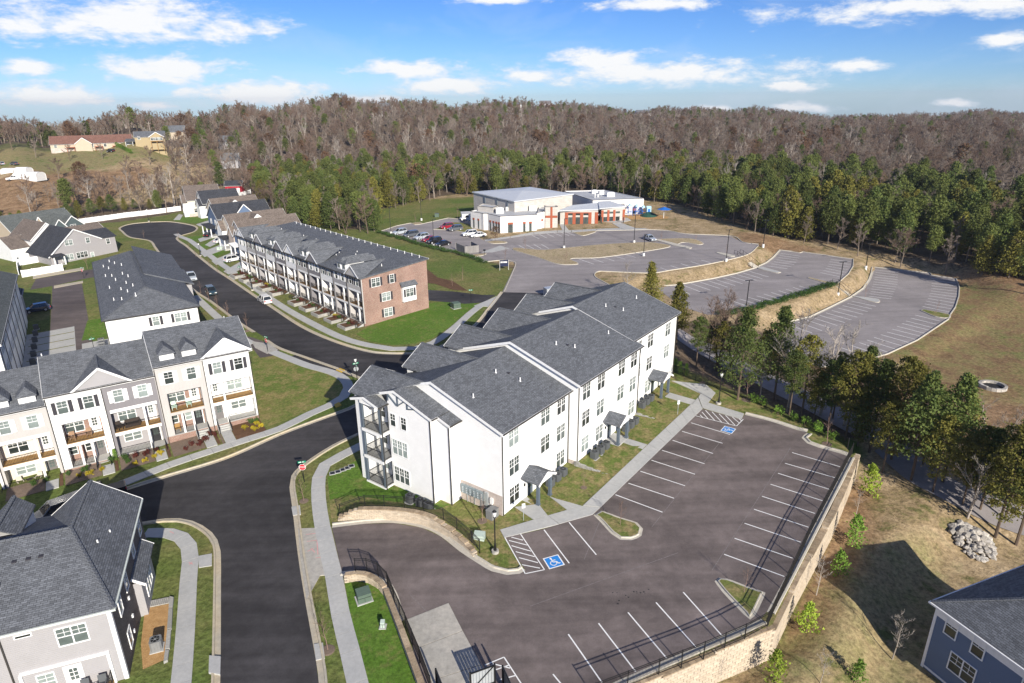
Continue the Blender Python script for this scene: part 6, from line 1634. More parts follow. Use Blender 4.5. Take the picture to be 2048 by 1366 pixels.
wing(hb, 2, 12.5, 8.8, 13.8, 3.2, 2.6, 'siding_white', 'shingle_brown')
A_, B_ = base(30, 487), base(158, 462)
rz2 = bearing(A_, B_); wd = math.dist(A_[:2], B_[:2])
hq = house('green roofed house with dark teal wings by the white boundary fence', A_, rz2, wd, 13, 3.4, 4.4, 'siding_tan', 'shingle_green', near=((2.5, .9, .8, 1.4, 1), (wd - 4, .9, .9, 1.4, 1)))
wing(hq, wd * .36, wd * .62, -9, 3, 3.4, 3.2, 'siding_teal', 'shingle_green'); wing(hq, wd * .52, wd * .92, -8, 3.0, 3.4, 3.6, 'siding_teal', 'shingle_green')
wing(hq, wd * .30, wd * .46, -1.5, 2, 4.2, 3.0, 'siding_tan', 'shingle_green')
window(hq, wd * .72, -8, 3.0, 0, 1.6, 1.3, 2); window(hq, wd * .45, -9, .8, 0, .9, 1.5); window(hq, wd * .55, -9, .8, 0, .9, 1.5)
porch(hq, wd * .34, wd * .42, -10.8, -9, 2.6, 'shingle_green', .2, ((wd * .345, -10.6), (wd * .415, -10.6)), .4)
def driveway(px, mat='concrete', name='driveway', lev=.05):
 slabpoly(name, [px], mat, lev=lev)
for q in ([(430, 458), (444, 452), (448, 456), (409, 467), (404, 464)], [(392, 449), (427, 438), (430, 441), (400, 453)], [(410, 490), (420, 494), (436, 486), (448, 475), (440, 470)], [(400, 484), (396, 478), (430, 467), (443, 465), (444, 470)],
          [(400, 506), (409, 514), (455, 497), (450, 488), (440, 490)], [(423, 522), (432, 530), (483, 512), (476, 500)], [(447, 543), (457, 549), (503, 530), (495, 516), (480, 524)], [(455, 553), (466, 560), (512, 545), (506, 533)], [(347, 440), (360, 440), (366, 430), (358, 428)]): driveway(q)
for q in ([(413, 470), (441, 462), (440, 469), (402, 480), (380, 483), (374, 474)], [(392, 492), (432, 479), (440, 487), (398, 502)], [(405, 503), (444, 493), (458, 500), (424, 518)], [(430, 523), (462, 511), (466, 520), (440, 532)], [(452, 540), (490, 528), (486, 537), (458, 547)], [(465, 549), (500, 538), (510, 550), (482, 560)],
          [(300, 461), (420, 440), (352, 437), (262, 447)], [(350, 436), (380, 434), (411, 437), (424, 438), (392, 447), (350, 442)]):
 if q[0] != (300, 461): sheet('lawn', q, 'lawn_green', .02)
# ---------------------------------------------------------------- church
def wl(px, py, off=0.0): a = atp(px, py, off); return np.array(a)
zc = zpl(*wl(1001, 466.8))
CHU = empty('church', (*wl(1001, 466.8), zc), 0, 'modern white church with rust red cross, long grey roofs and red framed windows', 'church')
co = np.array([CHU.location.x, CHU.location.y])
def lc(p): q = np.array(p) - co; return (float(q[0]), float(q[1]))
def ccw(P):
 A = sum(P[i][0] * P[(i + 1) % len(P)][1] - P[(i + 1) % len(P)][0] * P[i][1] for i in range(len(P)))
 return P if A > 0 else P[::-1]
def block(P, z0, z1, wall, roof, par=.35, nm='wall'):
 P = ccw(P)
 m = MB(); m.prism(P, z0, z1 - .3); m.build(nm, M[wall], CHU)
 m = MB()
 inn = offs(P + P[:1], .25)[:-1]
 c = np.mean(P, 0)
 inn = [np.array(p) + (c - np.array(p)) / np.hypot(*(c - np.array(p))) * .35 for p in P]
 n = len(P)
 for i in range(n):
  j = (i + 1) % n
  m.face([(*P[i], z1 - .299), (*P[j], z1 - .299), (*P[j], z1), (*P[i], z1)]); m.face([(*P[i], z1), (*P[j], z1), (*inn[j], z1), (*inn[i], z1)]); m.face([(*inn[j], z1 - .25), (*inn[i], z1 - .25), (*inn[i], z1), (*inn[j], z1)])
 m.build('parapet', M[wall], CHU)
 m = MB()
 for i in range(n):
  j = (i + 1) % n
  a, b = np.array(P[i]), np.array(P[j]); t = (b - a) / np.hypot(*(b - a)); nn = np.array([t[1], -t[0]]) * .04
  m.face([(*(a + nn), z1 - .12), (*(b + nn), z1 - .12), (*(b + nn), z1 + .02), (*(a + nn), z1 + .02)]); m.face([(*(a + nn), z1 + .02), (*(b + nn), z1 + .02), (*(b - nn), z1 + .02), (*(a - nn), z1 + .02)])
 m.build('coping', M['gutter_dark'], CHU)
 m = MB(); m.face([(*p, z1 - .24) for p in inn]); m.build('roof', M[roof], CHU)
A_ = lc(wl(1001, 466.8)); B_ = lc(wl(1073, 461)); Lf = lc(wl(942, 455.6)); St = lc(wl(967, 460.3)); T0 = lc(wl(1090, 455)); T1 = lc(wl(1114.8, 454.5))
block([A_, B_, (B_[0] + .6, B_[1] + 3.5), (12, 16), (-1, 22), (Lf[0] + 3, Lf[1] + 5), Lf, (St[0] - .7, St[1] + .9), (St[0] + .1, St[1] - .2), (St[0] + 1.3, St[1] - .2)], -1.5, 5.1, 'panel_white', 'roof_membrane')
block([(B_[0] + .62, B_[1] + 3.5), (B_[0] + .3, B_[1] + 1.6), (T0[0], T0[1] - .1), (T0[0] + .4, T0[1] + 6), (12.1, 16)], -1.5, 5.45, 'panel_white', 'roof_membrane')
block([(T0[0] + .01, T0[1] - .7), (T1[0], T1[1] - .5), (T1[0] - .2, T1[1] + 1.8), (T0[0] - .2, T0[1] + 1.7)], -1.5, 6.9, 'panel_stone', 'roof_membrane', nm='cross_wall')
def onwall(a, b, t, d=0.0):
 a, b = np.array(a), np.array(b); u = (b - a) / np.hypot(*(b - a)); n = np.array([u[1], -u[0]])
 p = a + (b - a) * t + n * d; return p, u, n
def panel(a, b, t, w, z0, z1, mat, d0=.0, th=.06, name='panel', parent=None):
 p, u, n = onwall(a, b, t)
 P = [p - u * w / 2 + n * (d0 + .004), p - u * w / 2 + n * (d0 + th), p + u * w / 2 + n * (d0 + th), p + u * w / 2 + n * (d0 + .004)]
 m = MB(); m.prism(ccw([tuple(q) for q in P]), z0, z1); return m.build(name, M[mat], parent or CHU)
ca, cb = (T0[0] + .01, T0[1] - .7), (T1[0], T1[1] - .5)
cr = panel(ca, cb, .50, .62, -.3, 6.75, 'rust_red', 0, .14, 'cross'); panel(ca, cb, .5, 3.6, 3.55, 4.2, 'rust_red', .142, .03, 'cross_arm', cr)
def chwin(a, b, t, w, z0, z1, cap=.55):
 f = panel(a, b, t, w + .12, z1 - cap, z1, 'rust_red', 0, .09, 'window')
 panel(a, b, t, w, z0, z1 - cap - .01, 'pane_mid', 0, .03, 'pane', f)
 panel(a, b, t, .05, z0, z1 - cap - .01, 'charcoal', .031, .03, 'frame', f)
 for q in (.33, .66): panel(a, b, t, w, z0 + (z1 - cap - z0) * q, z0 + (z1 - cap - z0) * q + .05, 'charcoal', .031, .03, 'frame', f)
for t, w in ((.275, 1.5), (.66, .75), (.83, .8)): chwin(A_, B_, t, w, .1, 3.1)
chwin((B_[0] + .3, B_[1] + 1.6), T0, .62, .8, .1, 3.2)
LA = (St[0] + 1.3, St[1] - .2)
for t in (.22, .48, .7, .9): chwin(LA, A_, t, .7, .1, 3.2)
for t in (.3, .75): chwin(Lf, (St[0] - .7, St[1] + .9), t, .6, .1, 3.2)
# the tall hall
F = lc(atz(1028.9, 401.9, zc + 8.2)); Lh = lc(atz(946.8, 383.6, zc + 8.6)); Rh = lc(atz(1144.9, 387.5, zc + 8.6)); Pk = lc(atz(1059, 374, zc + 9.4))
HP = ccw([F, Rh, Pk, Lh]); zt_ = {F: 8.2, Rh: 8.6, Pk: 9.4, Lh: 8.6}
m = MB(); m.prism(HP, -1.5, lambda x, y: zt_[min(zt_, key=lambda k: (k[0] - x) ** 2 + (k[1] - y) ** 2)] - .3); m.build('hall_wall', M['siding_white'] if False else M['panel_stone'], CHU)
c = np.mean(HP, 0)
m = MB(); ex = [tuple(np.array(p) + (np.array(p) - c) / np.hypot(*(np.array(p) - c)) * .5) for p in HP]
cz = (float(c[0]), float(c[1]), 9.6)
for i in range(4):
 a, b = ex[i], ex[(i + 1) % 4]
 m.slab([(*a, zt_[HP[i]]), (*b, zt_[HP[(i + 1) % 4]]), cz], .3)
m.build('hall_roof', M['metal_seam'], CHU)
for t in (.30, .60, .85): panel(Lh, F, t, .35, 3, 8.1, 'slate_paint', 0, .25, 'pilaster')
P = np.array(Lh) + (np.array(F) - np.array(Lh)) * .12
# stair block on the low roof
q = lc(atz(955, 412, zc + 6.4)); q2 = lc(atz(986, 418, zc + 6.0))
block([q, q2, (q2[0] + 1.5, q2[1] + 3.5), (q[0] + 1.5, q[1] + 4.5)], 4.6, 6.5, 'panel_stone', 'roof_membrane')
# entrance range
e0, e1, e2, e3 = [lc(wl(*p)) for p in ((1120, 449), (1195.4, 447), (1201.8, 443.8), (1249, 440.6))]
P = [e0, e1, (e1[0] + 1, e1[1] + 12), (e0[0] + 3, e0[1] + 9)]
m = MB(); m.prism(ccw(P), -1.5, 4.9); m.build('wall', M['panel_stone'], CHU)
P2_ = [e2, e3, (e3[0] + 1.5, e3[1] + 10), (e2[0] + 1, e2[1] + 11)]
m = MB(); m.prism(ccw(P2_), -1.5, 5.2); m.build('wall', M['panel_stone'], CHU)
rr = [lc(atz(1114.8, 421.2, zc + 5.2)), lc(atz(1200, 417.6, zc + 5.2)), lc(atz(1222, 403, zc + 6.1)), lc(atz(1145, 410, zc + 5.9))]
m = MB(); m.slab([(*rr[0], 5.2), (*rr[1], 5.2), (*rr[2], 6.1), (*rr[3], 5.9)], .3); m.build('roof', M['metal_seam'], CHU, fix=True)
rr = [lc(atz(1199, 416.5, zc + 5.5)), lc(atz(1253.4, 412.2, zc + 5.5)), lc(atz(1219, 401.5, zc + 6.3)), lc(atz(1196, 403, zc + 6.3))]
m = MB(); m.slab([(*rr[0], 5.5), (*rr[1], 5.5), (*rr[2], 6.3), (*rr[3], 6.3)], .3); m.build('roof', M['metal_seam'], CHU, fix=True)
for t in (.17, .37, .57, .79, .96):
 panel(e0, e1, t + .0, .95, .05, 4.4, 'rust_red', 0, .12, 'panel')
for t in (.27, .47, .68):
 f = panel(e0, e1, t, 1.55, .1, 2.9, 'pane_mid', 0, .05, 'window'); panel(e0, e1, t, 1.5, 3.5, 4.1, 'pane_dark', 0, .06, 'window')
 panel(e0, e1, t, 1.9, 4.12, 4.4, 'rust_red', 0, .1, 'panel')
 for q in (-.25, .25): panel(e0, e1, t + q * .055, .06, .1, 2.9, 'charcoal', .051, .03, 'frame', f)
for t in (.05, .30, .55, .95): panel(e2, e3, t, .7, .05, 4.6, 'rust_red', 0, .12, 'panel')
for t in (.17, .42, .70): panel(e2, e3, t, 1.3, .05, 2.5, 'pane_dark', 0, .05, 'door'); panel(e2, e3, t, 1.4, 3.5, 4.1, 'pane_mid', 0, .05, 'window')
cn = [lc(atz(1133, 430, zc + 3.1)), lc(atz(1263, 428, zc + 3.1)), lc(atz(1238, 421.5, zc + 3.2)), lc(atz(1203, 424, zc + 3.2)), lc(atz(1195, 427.5, zc + 3.2))]
m = MB(); m.slab([(*p, 3.15) for p in ccw(cn)], .25); m.build('canopy', M['metal_seam'], CHU, fix=True)
for px in ((1246.5, 446), (1203, 446.5)):
 p = lc(wl(*px)); m = MB(); m.box(p[0] - .15, p[1] - .15, -1, p[0] + .15, p[1] + .15, 2.9); m.build('column', M['gutter_dark'], CHU)
# rear right block with roof plant
rb = [lc(atz(*p, zc + 6.6)) for p in ((1185.7, 400.2), (1287.7, 396.5), (1209, 379.8), (1128, 382))]
block(rb, -1.5, 6.6, 'panel_white', 'roof_membrane')
for t in (.62, .82): chwin(rb[0], rb[1], t, .9, .6, 3.4, .7)
def plant(px, z, s):
 p = lc(atz(*px, zc + z)); m = MB(); m.box(p[0] - s[0] / 2, p[1] - s[1] / 2, z - .9, p[0] + s[0] / 2, p[1] + s[1] / 2, z + s[2]); m.box(p[0] - s[0] / 2 + .1, p[1] - s[1] / 2 - .06, z + .2, p[0] + s[0] / 2 - .1, p[1] - s[1] / 2 - .01, z + s[2] - .2)
 m.box(p[0] - s[0] * .3, p[1] - s[1] * .3, z + s[2], p[0] + s[0] * .3, p[1] + s[1] * .3, z + s[2] + .12); m.build('rooftop_unit', M['pot_white'], CHU)
for px, z, s in (((1189, 386), 6.4, (2.0, 1.6, 1.0)), ((1203, 388.5), 6.4, (1.6, 1.4, 1.0)), ((1221, 392.5), 6.4, (2.6, 1.8, 1.3)), ((1000, 426), 4.9, (2.4, 1.6, 1.6)), ((1014, 421), 4.9, (.8, .8, 1.0)), ((1066, 418), 5.3, (2.4, 1.5, 1.1)), ((1196, 394), 6.4, (.4, .4, .9)), ((1190, 395), 6.4, (.25, .25, 1.2))): plant(px, z, s)
# shed and enclosure by the church
p = wl(933, 440); e = empty('storage_shed', (*p, zpl(*p)), R(12), 'small white storage shed beside the church car park', 'shed')
m = MB(); m.box(-1.6, -1.3, -.2, 1.6, 1.3, 2.2); m.build('wall', M['siding_white'], e); m = MB(); m.slab([(-1.75, -1.45, 2.25), (1.75, -1.45, 2.25), (1.75, 1.45, 2.6), (-1.75, 1.45, 2.6)], .12); m.build('roof', M['roof_membrane'], e); m = MB(); m.box(-.5, -1.34, -.1, .5, -1.305, 1.9); m.build('door', M['pot_white'], e)
p, q = wl(912.5, 499.5), wl(930, 508)
e = empty('dumpster_enclosure', (*wl(930, 508), zpl(*wl(930, 508))), 0, 'open topped enclosure of weathered grey boards in the church car park', 'enclosure')
def boards(parent, a, b, h, n, nm='board'):
 a, b = np.array(a), np.array(b); u = (b - a) / n
 for i in range(n):
  s = a + u * i; t = a + u * (i + .94); nrm = np.array([-u[1], u[0]]) / np.hypot(*u) * .04
  m = MB(); m.prism(ccw([tuple(s - nrm), tuple(t - nrm), tuple(t + nrm), tuple(s + nrm)]), -.1, h + random.uniform(-.02, .02)); m.build(nm, M['wood_fence'], parent)
oo = np.array(wl(930, 508)); k0, k1, k2, k3 = [np.array(wl(*x)) - oo for x in ((912.5, 500), (930, 508), (957.5, 504.5), (942, 496))]
boards(e, k0, k1, 2.0, 9); boards(e, k1, k2, 2.0, 12); boards(e, k2, k3, 2.0, 6)
for k_ in (k0, k3):
 m = MB(); m.box(k_[0] - .1, k_[1] - .1, -.1, k_[0] + .1, k_[1] + .1, 2.1); m.build('post', M['wood_fence'], e)
# playground
p = wl(1268, 431); e = empty('play_structure', (*p, zpl(*p)), R(12), 'blue climbing frame with slides and pale blue roofs by the church', 'play structure')
for i, (x, y) in enumerate(((-1.5, 0), (1.2, .8), (3.2, .2))):
 for sx in (-.6, .6):
  for sy in (-.6, .6):
   m = MB(); m.tube([(x + sx, y + sy, 0), (x + sx, y + sy, 3.2 - .4 * i)], [.07, .07], 6); m.build('post', M['play_blue'], e)
 m = MB(); m.box(x - .65, y - .65, 1.2, x + .65, y + .65, 1.3); m.build('platform', M['play_blue'], e)
 m = MB(); zt2 = 3.2 - .4 * i
 for k_ in range(4):
  a, b = [(x + .8 * math.cos(R(45 + 90 * j)) * 1.2, y + .8 * math.sin(R(45 + 90 * j)) * 1.2, zt2) for j in (k_, k_ + 1)]
  m.face([a, b, (x, y, zt2 + .9)])
 m.build('play_roof', M['play_pale'], e)
m = MB(); m.slab([(-3.9, -.3, .2), (-3.9, .3, .2), (-2.1, .3, 1.3), (-2.1, -.3, 1.3)][::-1], .08); m.build('slide', M['play_pale'], e, fix=True)
m = MB(); m.slab([(3.8, -.1, 1.2), (3.8, .5, 1.2), (5.8, .5, .2), (5.8, -.1, .2)], .08); m.build('slide', M['play_blue'], e, fix=True)
p = wl(1298, 432); e = empty('climbing_mound', (*p, zpl(*p)), 0, 'dark green climbing mound with a small white tower in the playground', 'play structure')
m = MB(); m.tube([(0, 0, -.3), (0, 0, .6), (0, 0, 1.3)], [3.0, 2.2, .5], 14); m.build('mound', M['play_green'], e)
m = MB(); m.box(-.7, .4, .6, .7, .55, 3.0); m.box(-.7, 1.4, .6, .7, 1.55, 3.0); m.build('tower', M['play_pale'], e)
m = MB(); m.box(-.35, .33, 1.0, .35, .39, 2.2); m.build('panel', M['play_blue'], e)
p = wl(1327, 436.5); e = empty('shade_canopy', (*p, zpl(*p)), 0, 'blue pyramid shade canopy on one white post by the playground', 'canopy')
m = MB(); m.tube([(0, 0, -.2), (0, 0, 3.0)], [.1, .08], 8); m.build('post', M['pot_white'], e)
m = MB(); n_ = 6
for k_ in range(n_):
 a, b = [(2.3 * math.cos(2 * math.pi * j / n_), 2.3 * math.sin(2 * math.pi * j / n_), 2.8) for j in (k_, k_ + 1)]
 m.face([a, b, (0, 0, 3.6)])
m.build('fabric_roof', M['play_blue'], e)
sheet('playground_surface', [(1248, 432), (1262, 439), (1334, 437.5), (1338, 434), (1290, 423), (1262, 424)], 'bark_chips', .03)
# ---------------------------------------------------------------- homes on the hill
def hill(px, py): p = at(px, py); return (p.x, p.y, p.z)
o = hill(104, 307); o2 = hill(226, 300)
rz3 = bearing(o, o2) * 0 ;
D_ = math.hypot(o[0], o[1]); kpx = D_ * 1.02 / FPX
w1 = 112 * kpx
hh = house('large tan hillside house with long red brown roof and rear decks', o, R(27), w1, 11, 4.4, 3.6, 'siding_tan', 'shingle_red', None, 'houses on the hill', z0=-7, near=tuple((w1 * t, z - .7, 1.2, 1.4, n) for t, z, n in ((.06, 3.4, 1), (.16, .6, 1), (.5, 3.2, 2), (.66, 3.2, 1), (.36, 3.4, 2), (.85, 2.6, 2), (.42, .6, 2))))
wing(hh, w1 * .30, w1 * .50, -2.0, 6, 4.4, 2.8, 'siding_tan', 'shingle_red')
m = MB(); m.box(-.1, -.14, -3, w1 * .3, -.003, 2.4); m.build('brick_base', M['brick_tan'], hh)
for t in (.24, .58, .8):
 m = MB(); m.box(w1 * t - 1.8, -2.4, 2.6, w1 * t + 1.8, -.01, 2.8); dk = m.build('deck', M['rust_red'], hh)
 for s in (-1.6, 1.6):
  m = MB(); m.box(w1 * t + s - .1, -2.3, -2, w1 * t + s + .1, -2.1, 2.598); m.build('post', M['rust_red'], dk)
 railing(dk, [(w1 * t - 1.75, -2.35, 2.8), (w1 * t + 1.75, -2.35, 2.8)], .95, 'rust_red', .5)
o = hill(272, 292); w2 = 34 * kpx
hy = house('yellow sided hillside house with a gable and glazed upper deck', (o[0], o[1], o[2]), R(24), w2 * 1.25, 9, 4.4, 2.4, 'siding_yellow', 'shingle_grey', None, 'houses on the hill', z0=-7, near=((2.0, 3.2, 1.2, 1.4, 1),))
wing(hy, w2 * .62, w2 * 1.22, -2.2, 6, 4.4, 2.2, 'siding_yellow', 'shingle_grey')
for x in (.72, .82, .92, 1.02, 1.12): window(hy, w2 * x, -2.2, 2.7, 0, 1.0, 1.3)
m = MB(); m.box(w2 * .66, -4.5, 2.2, w2 * 1.2, -2.21, 2.4); dk = m.build('deck', M['deck_wood'], hy)
for s in (.68, .92, 1.18):
 m = MB(); m.box(w2 * s - .12, -4.4, -2.5, w2 * s + .12, -4.1, 2.199); m.build('post', M['deck_wood'], dk)
o = hill(252, 293); e = empty('carport', o, R(20), 'open white carport with grey roof beside the yellow hill house', 'carport', 'houses on the hill')
m = MB(); m.slab([(-.3, -.4, 2.6), (10, -.4, 2.6), (10, 6, 3.6), (-.3, 6, 3.6)], .2); m.build('roof', M['shingle_grey'], e)
m = MB(); m.box(-.1, 3, -1, 3.2, 6, 2.9); m.build('wall', M['pot_white'], e)
for x in (.2, 3.4, 6.6, 9.6):
 m = MB(); m.box(x - .1, -.2, -1, x + .1, 0, 2.5); m.build('post', M['pot_white'], e)
o = hill(334, 280); house('tan gabled house half hidden by bare trees on the hill crest', o, R(20), 10, 8, 4.5, 3.2, 'siding_tan', 'shingle_grey', None, 'houses on the hill')
for (px, py, L, w_, h_, rz_, lab) in ((27, 358, 10.5, 5.4, 2.6, -6, 'longest of three white barrel roofed sheds on the slope'), (30, 347, 5.2, 4.2, 2.4, -6, 'white barrel roofed shed behind the longest one'), (2, 349, 6.0, 4.6, 2.4, -6, 'white shed cut by the left picture edge')):
 o = hill(px, py); e = empty('storage_shed', o, R(rz_), lab, 'shed', 'white sheds on the hillside')
 m = MB(); n_ = 8
 pr = [(0, -1.0)] + [(w_ / 2 - w_ / 2 * math.cos(math.pi * i / n_), h_ * .55 + h_ * .5 * math.sin(math.pi * i / n_)) for i in range(n_ + 1)] + [(w_, -1.0)]
 a = [(0, y, z) for y, z in pr]; b = [(L, y, z) for y, z in pr]
 m.face(a); m.face(b[::-1])
 m.build('wall', M['pot_white'], e, fix=True)
 m = MB()
 for i in range(len(pr) - 1): m.face([(-.1, *pr[i]), (L + .1, *pr[i]), (L + .1, *pr[i + 1]), (-.1, *pr[i + 1])])
 m.build('curved_roof', M['white_trim'], e, fix=True)
 m = MB(); m.box(-.05, w_ * .3, -.5, -.01, w_ * .7, 1.9); m.build('door', M['meter_grey'], e)
o = hill(452, 387); e = empty('barn', o, R(10), 'small bright red barn among bare trunks behind the white fence', 'barn')
hb_ = house_block(e, 0, 7, 0, 5, -1, (2.5, 5.2, .7, .7), 'barn_red'); gable_roof(e, -.3, 7.3, -.3, 2.5, 5.3, 5.3, .7, .7, 'shingle_dark')
for x in (1.5, 3.4, 5.4):
 m = MB(); m.box(x - .6, -.08, -.2, x + .6, -.01, 2.2); m.build('door', M['white_trim'], e)
for px, py, L, w_, wall, roof, lab in ((1012, 229, 13, 9, 'siding_white', 'shingle_grey', 'white house with grey roof on the far ridge between trees'), (960, 236, 9, 7, 'siding_cream', 'shingle_brown', 'pale small house low on the far ridge left of the white one'), (1078, 218, 12, 8, 'siding_white', 'shingle_brown', 'white fronted house farther right on the far ridge'), (1150, 221, 12, 8, 'siding_midgrey', 'shingle_grey', 'grey roofed house on the far ridge near dark evergreens'), (1275, 241, 14, 9, 'siding_white', 'shingle_grey', 'white farmhouse lower on the far ridge'), (757, 233, 10, 7, 'siding_grey', 'shingle_grey', 'grey roof glimpsed among bare trees on the ridge'), (1985, 232, 16, 8, 'siding_cream', 'shingle_grey', 'long pale building on the far right horizon'), (440, 300, 9, 6, 'siding_midgrey', 'shingle_grey', 'grey shed deep in the bare trees of the slope'), (445, 338, 8, 5, 'siding_grey', 'shingle_grey', 'low pale roofed shed among bare trees above the barn')):
 o = hill(px, py); sc = max(1.0, math.hypot(o[0], o[1]) / 700)
 house(lab, (o[0], o[1], o[2] + (3 if py < 245 else 0)), R(random.uniform(-20, 20)), L * sc, w_ * sc, 4.5 * sc, 3.0 * sc, wall, roof, None, 'houses on the far ridge', z0=-9)
# ---------------------------------------------------------------- trees
TR = random.Random(11)
def rv(r, el=None):
 a = r.uniform(0, 2 * math.pi); e = r.uniform(-.4, 1) if el is None else el
 return Vector((math.cos(a) * math.cos(e), math.sin(a) * math.cos(e), math.sin(e)))
def blade(m, a, b, w):
 d_ = (b - a); s = d_.cross(Vector((TR.uniform(-1, 1), TR.uniform(-1, 1), TR.uniform(-1, 1))))
 if s.length < 1e-5: return
 s = s.normalized() * w / 2
 m.face([a - s, b, a + s])
def bare(seed, H, spread, twigs, limbs=7, trunk_h=.35, lean=.06, tw=.05, r0=None, forks=1):
 """trunk and limbs as tubes in one mesh, twigs in another"""
 r = random.Random(seed); TR.seed(seed)
 tk, tg = MB(), MB(); r0 = r0 or H * .017
 ends = []
 for f in range(forks):
  a0 = 2 * math.pi * f / forks + r.uniform(0, 1)
  ln = lean if forks == 1 else .22
  pts = [Vector((0, 0, -.3))]; n = 6
  for i in range(1, n + 1):
   t = i / n
   pts.append(Vector((math.cos(a0) * ln * H * t + r.uniform(-.02, .02) * H * t, math.sin(a0) * ln * H * t + r.uniform(-.02, .02) * H * t, H * .88 * t)))
  tk.tube(pts, [r0 * (1 - .86 * i / n) for i in range(n + 1)], 6, cap=False)
  for k in range(limbs):
   t = trunk_h + (1 - trunk_h) * (k + r.random() * .8) / limbs * .95
   i = min(n - 1, int(t * n)); p = pts[i].lerp(pts[i + 1], t * n - i)
   az = k * 2.4 + r.uniform(-.5, .5) + a0
   el = r.uniform(.35, .85) + .25 * t
   L = H * spread * (1.15 - .75 * t) * r.uniform(.75, 1.2)
   d_ = Vector((math.cos(az) * math.cos(el), math.sin(az) * math.cos(el), math.sin(el)))
   q = [p]; dd = d_.copy()
   for s in range(3):
    dd = (dd + rv(r) * .22 + Vector((0, 0, .12))).normalized(); q.append(q[-1] + dd * L / 3)
   rr = r0 * (1 - .8 * t) * .55
   tk.tube(q, [rr, rr * .7, rr * .45, rr * .15], 4, cap=False)
   for s in (1, 2, 3):
    for _ in range(2):
     e_ = (dd + rv(r) * .9).normalized(); L2 = L * r.uniform(.25, .5)
     b = q[s] + e_ * L2
     tk.tube([q[s], (q[s] + b) / 2 + rv(r) * .05 * L2, b], [rr * .4, rr * .25, rr * .08], 3, cap=False)
     ends.append((q[s], b, e_, L2))
   ends.append((q[2], q[3], dd, L * .4))
  ends.append((pts[-2], pts[-1], Vector((0, 0, 1)), H * .15))
 per = max(1, int(twigs / len(ends)))
 for a, b, d_, L in ends:
  for _ in range(per):
   s = a.lerp(b, r.uniform(.25, 1.0)); e_ = (d_ + rv(r) * 1.0 + Vector((0, 0, .15))).normalized()
   t_ = s + e_ * L * r.uniform(.35, .9)
   blade(tg, s, t_, tw)
   e2 = (e_ + rv(r) * .8).normalized(); m_ = s.lerp(t_, .55); blade(tg, m_, m_ + e2 * L * .35, tw * .8)
 return tk, tg
def leaf(m, c, s, r, up=.3):
 n = (rv(r) + Vector((0, 0, up))).normalized(); u = n.orthogonal().normalized(); v = n.cross(u)
 a = r.uniform(0, 6.28); u, v = u * math.cos(a) + v * math.sin(a), v * math.cos(a) - u * math.sin(a)
 m.face([c - u * s * .5 - v * s * .35, c + u * s * .55, c + v * s * .7 - u * s * .2])
def conifer(seed, H, rad, n, clear=.25, ls=.38, shape='cedar', r0=None, clumps=60, tight=.8):
 """trunk with short boughs; foliage as many small leaf faces gathered in clumps with gaps between them"""
 r = random.Random(seed); tk, lf = MB(), MB(); r0 = r0 or H * .013
 top = Vector((r.uniform(-.03, .03) * H, r.uniform(-.03, .03) * H, H))
 tk.tube([Vector((0, 0, -.4)), top * .35, top * .7, top * .97], [r0, r0 * .75, r0 * .42, r0 * .1], 6, cap=False)
 per = max(3, n // clumps)
 for k in range(clumps):
  t = clear + (1 - clear) * ((k + r.random()) / clumps) ** (.85 if shape == 'cedar' else .75)
  q = (t - clear) / (1 - clear)
  if shape == 'cedar': R_ = rad * (1 - q ** 1.5) * (.55 + .45 * min(1, q * 5)) + .12 * rad
  else: R_ = rad * (1 - abs(q - .45) ** 1.6 * 1.7) if q < .95 else rad * .2
  R_ = max(R_, .1 * rad) * r.uniform(.55, 1.12)
  az = k * 2.39996 + r.uniform(-.4, .4)
  base_ = top * t; c = base_ + Vector((math.cos(az), math.sin(az), 0)) * R_ * .72 + Vector((0, 0, R_ * r.uniform(-.05, .28)))
  tk.tube([base_, c], [r0 * .22 * (1.1 - t), .012], 3, cap=False)
  cs = (R_ * .36 + .2) * tight
  for _ in range(per):
   o = Vector((r.gauss(0, 1) * cs * .7, r.gauss(0, 1) * cs * .7, r.gauss(0, 1) * cs * .45))
   leaf(lf, c + o, ls * r.uniform(.6, 1.25), r)
 for _ in range(n // 14): leaf(lf, top + Vector((r.gauss(0, .12), r.gauss(0, .12), -abs(r.gauss(0, .07 * H)))), ls * .8, r)
 return tk, lf
def shrub(seed, H, rad, n, ls):
 r = random.Random(seed); tk, lf = MB(), MB()
 for k in range(5):
  a = k * 1.26; tk.tube([(0, 0, -.1), (math.cos(a) * rad * .4, math.sin(a) * rad * .4, H * .6)], [.02, .008], 3, cap=False)
 cl = [Vector((r.gauss(0, rad * .42), r.gauss(0, rad * .42), H * r.uniform(.3, .8))) for _ in range(max(4, n // 22))]
 for i in range(n):
  c = cl[i % len(cl)]; leaf(lf, c + Vector((r.gauss(0, rad * .2), r.gauss(0, rad * .2), r.gauss(0, H * .13))), ls * r.uniform(.6, 1.3), r)
 return tk, lf
KIND = {}
def kind(name, pair, trunk_mat, crown_mat, far=False):
 tk, lf = pair
 j = MB(); j.v = tk.v + lf.v; k = len(tk.v)
 j.f = tk.f + [tuple(i + k for i in q) for q in lf.f]; j.mi = [0] * len(tk.f) + [1] * len(lf.f)
 me = bpy.data.meshes.new('whole_tree'); me.from_pydata(j.v, [], j.f); me.materials.append(M[trunk_mat]); me.materials.append(M[crown_mat])
 me.polygons.foreach_set('material_index', j.mi)
 KIND[name] = dict(trunk=_raw(tk, 'trunk', trunk_mat), crown=_raw(lf, 'crown', crown_mat), whole=me, H=max(p[2] for p in j.v))
def _raw(mb, nm, mat):
 me = bpy.data.meshes.new(nm); me.from_pydata(mb.v, [], mb.f); me.materials.append(M[mat]); return me
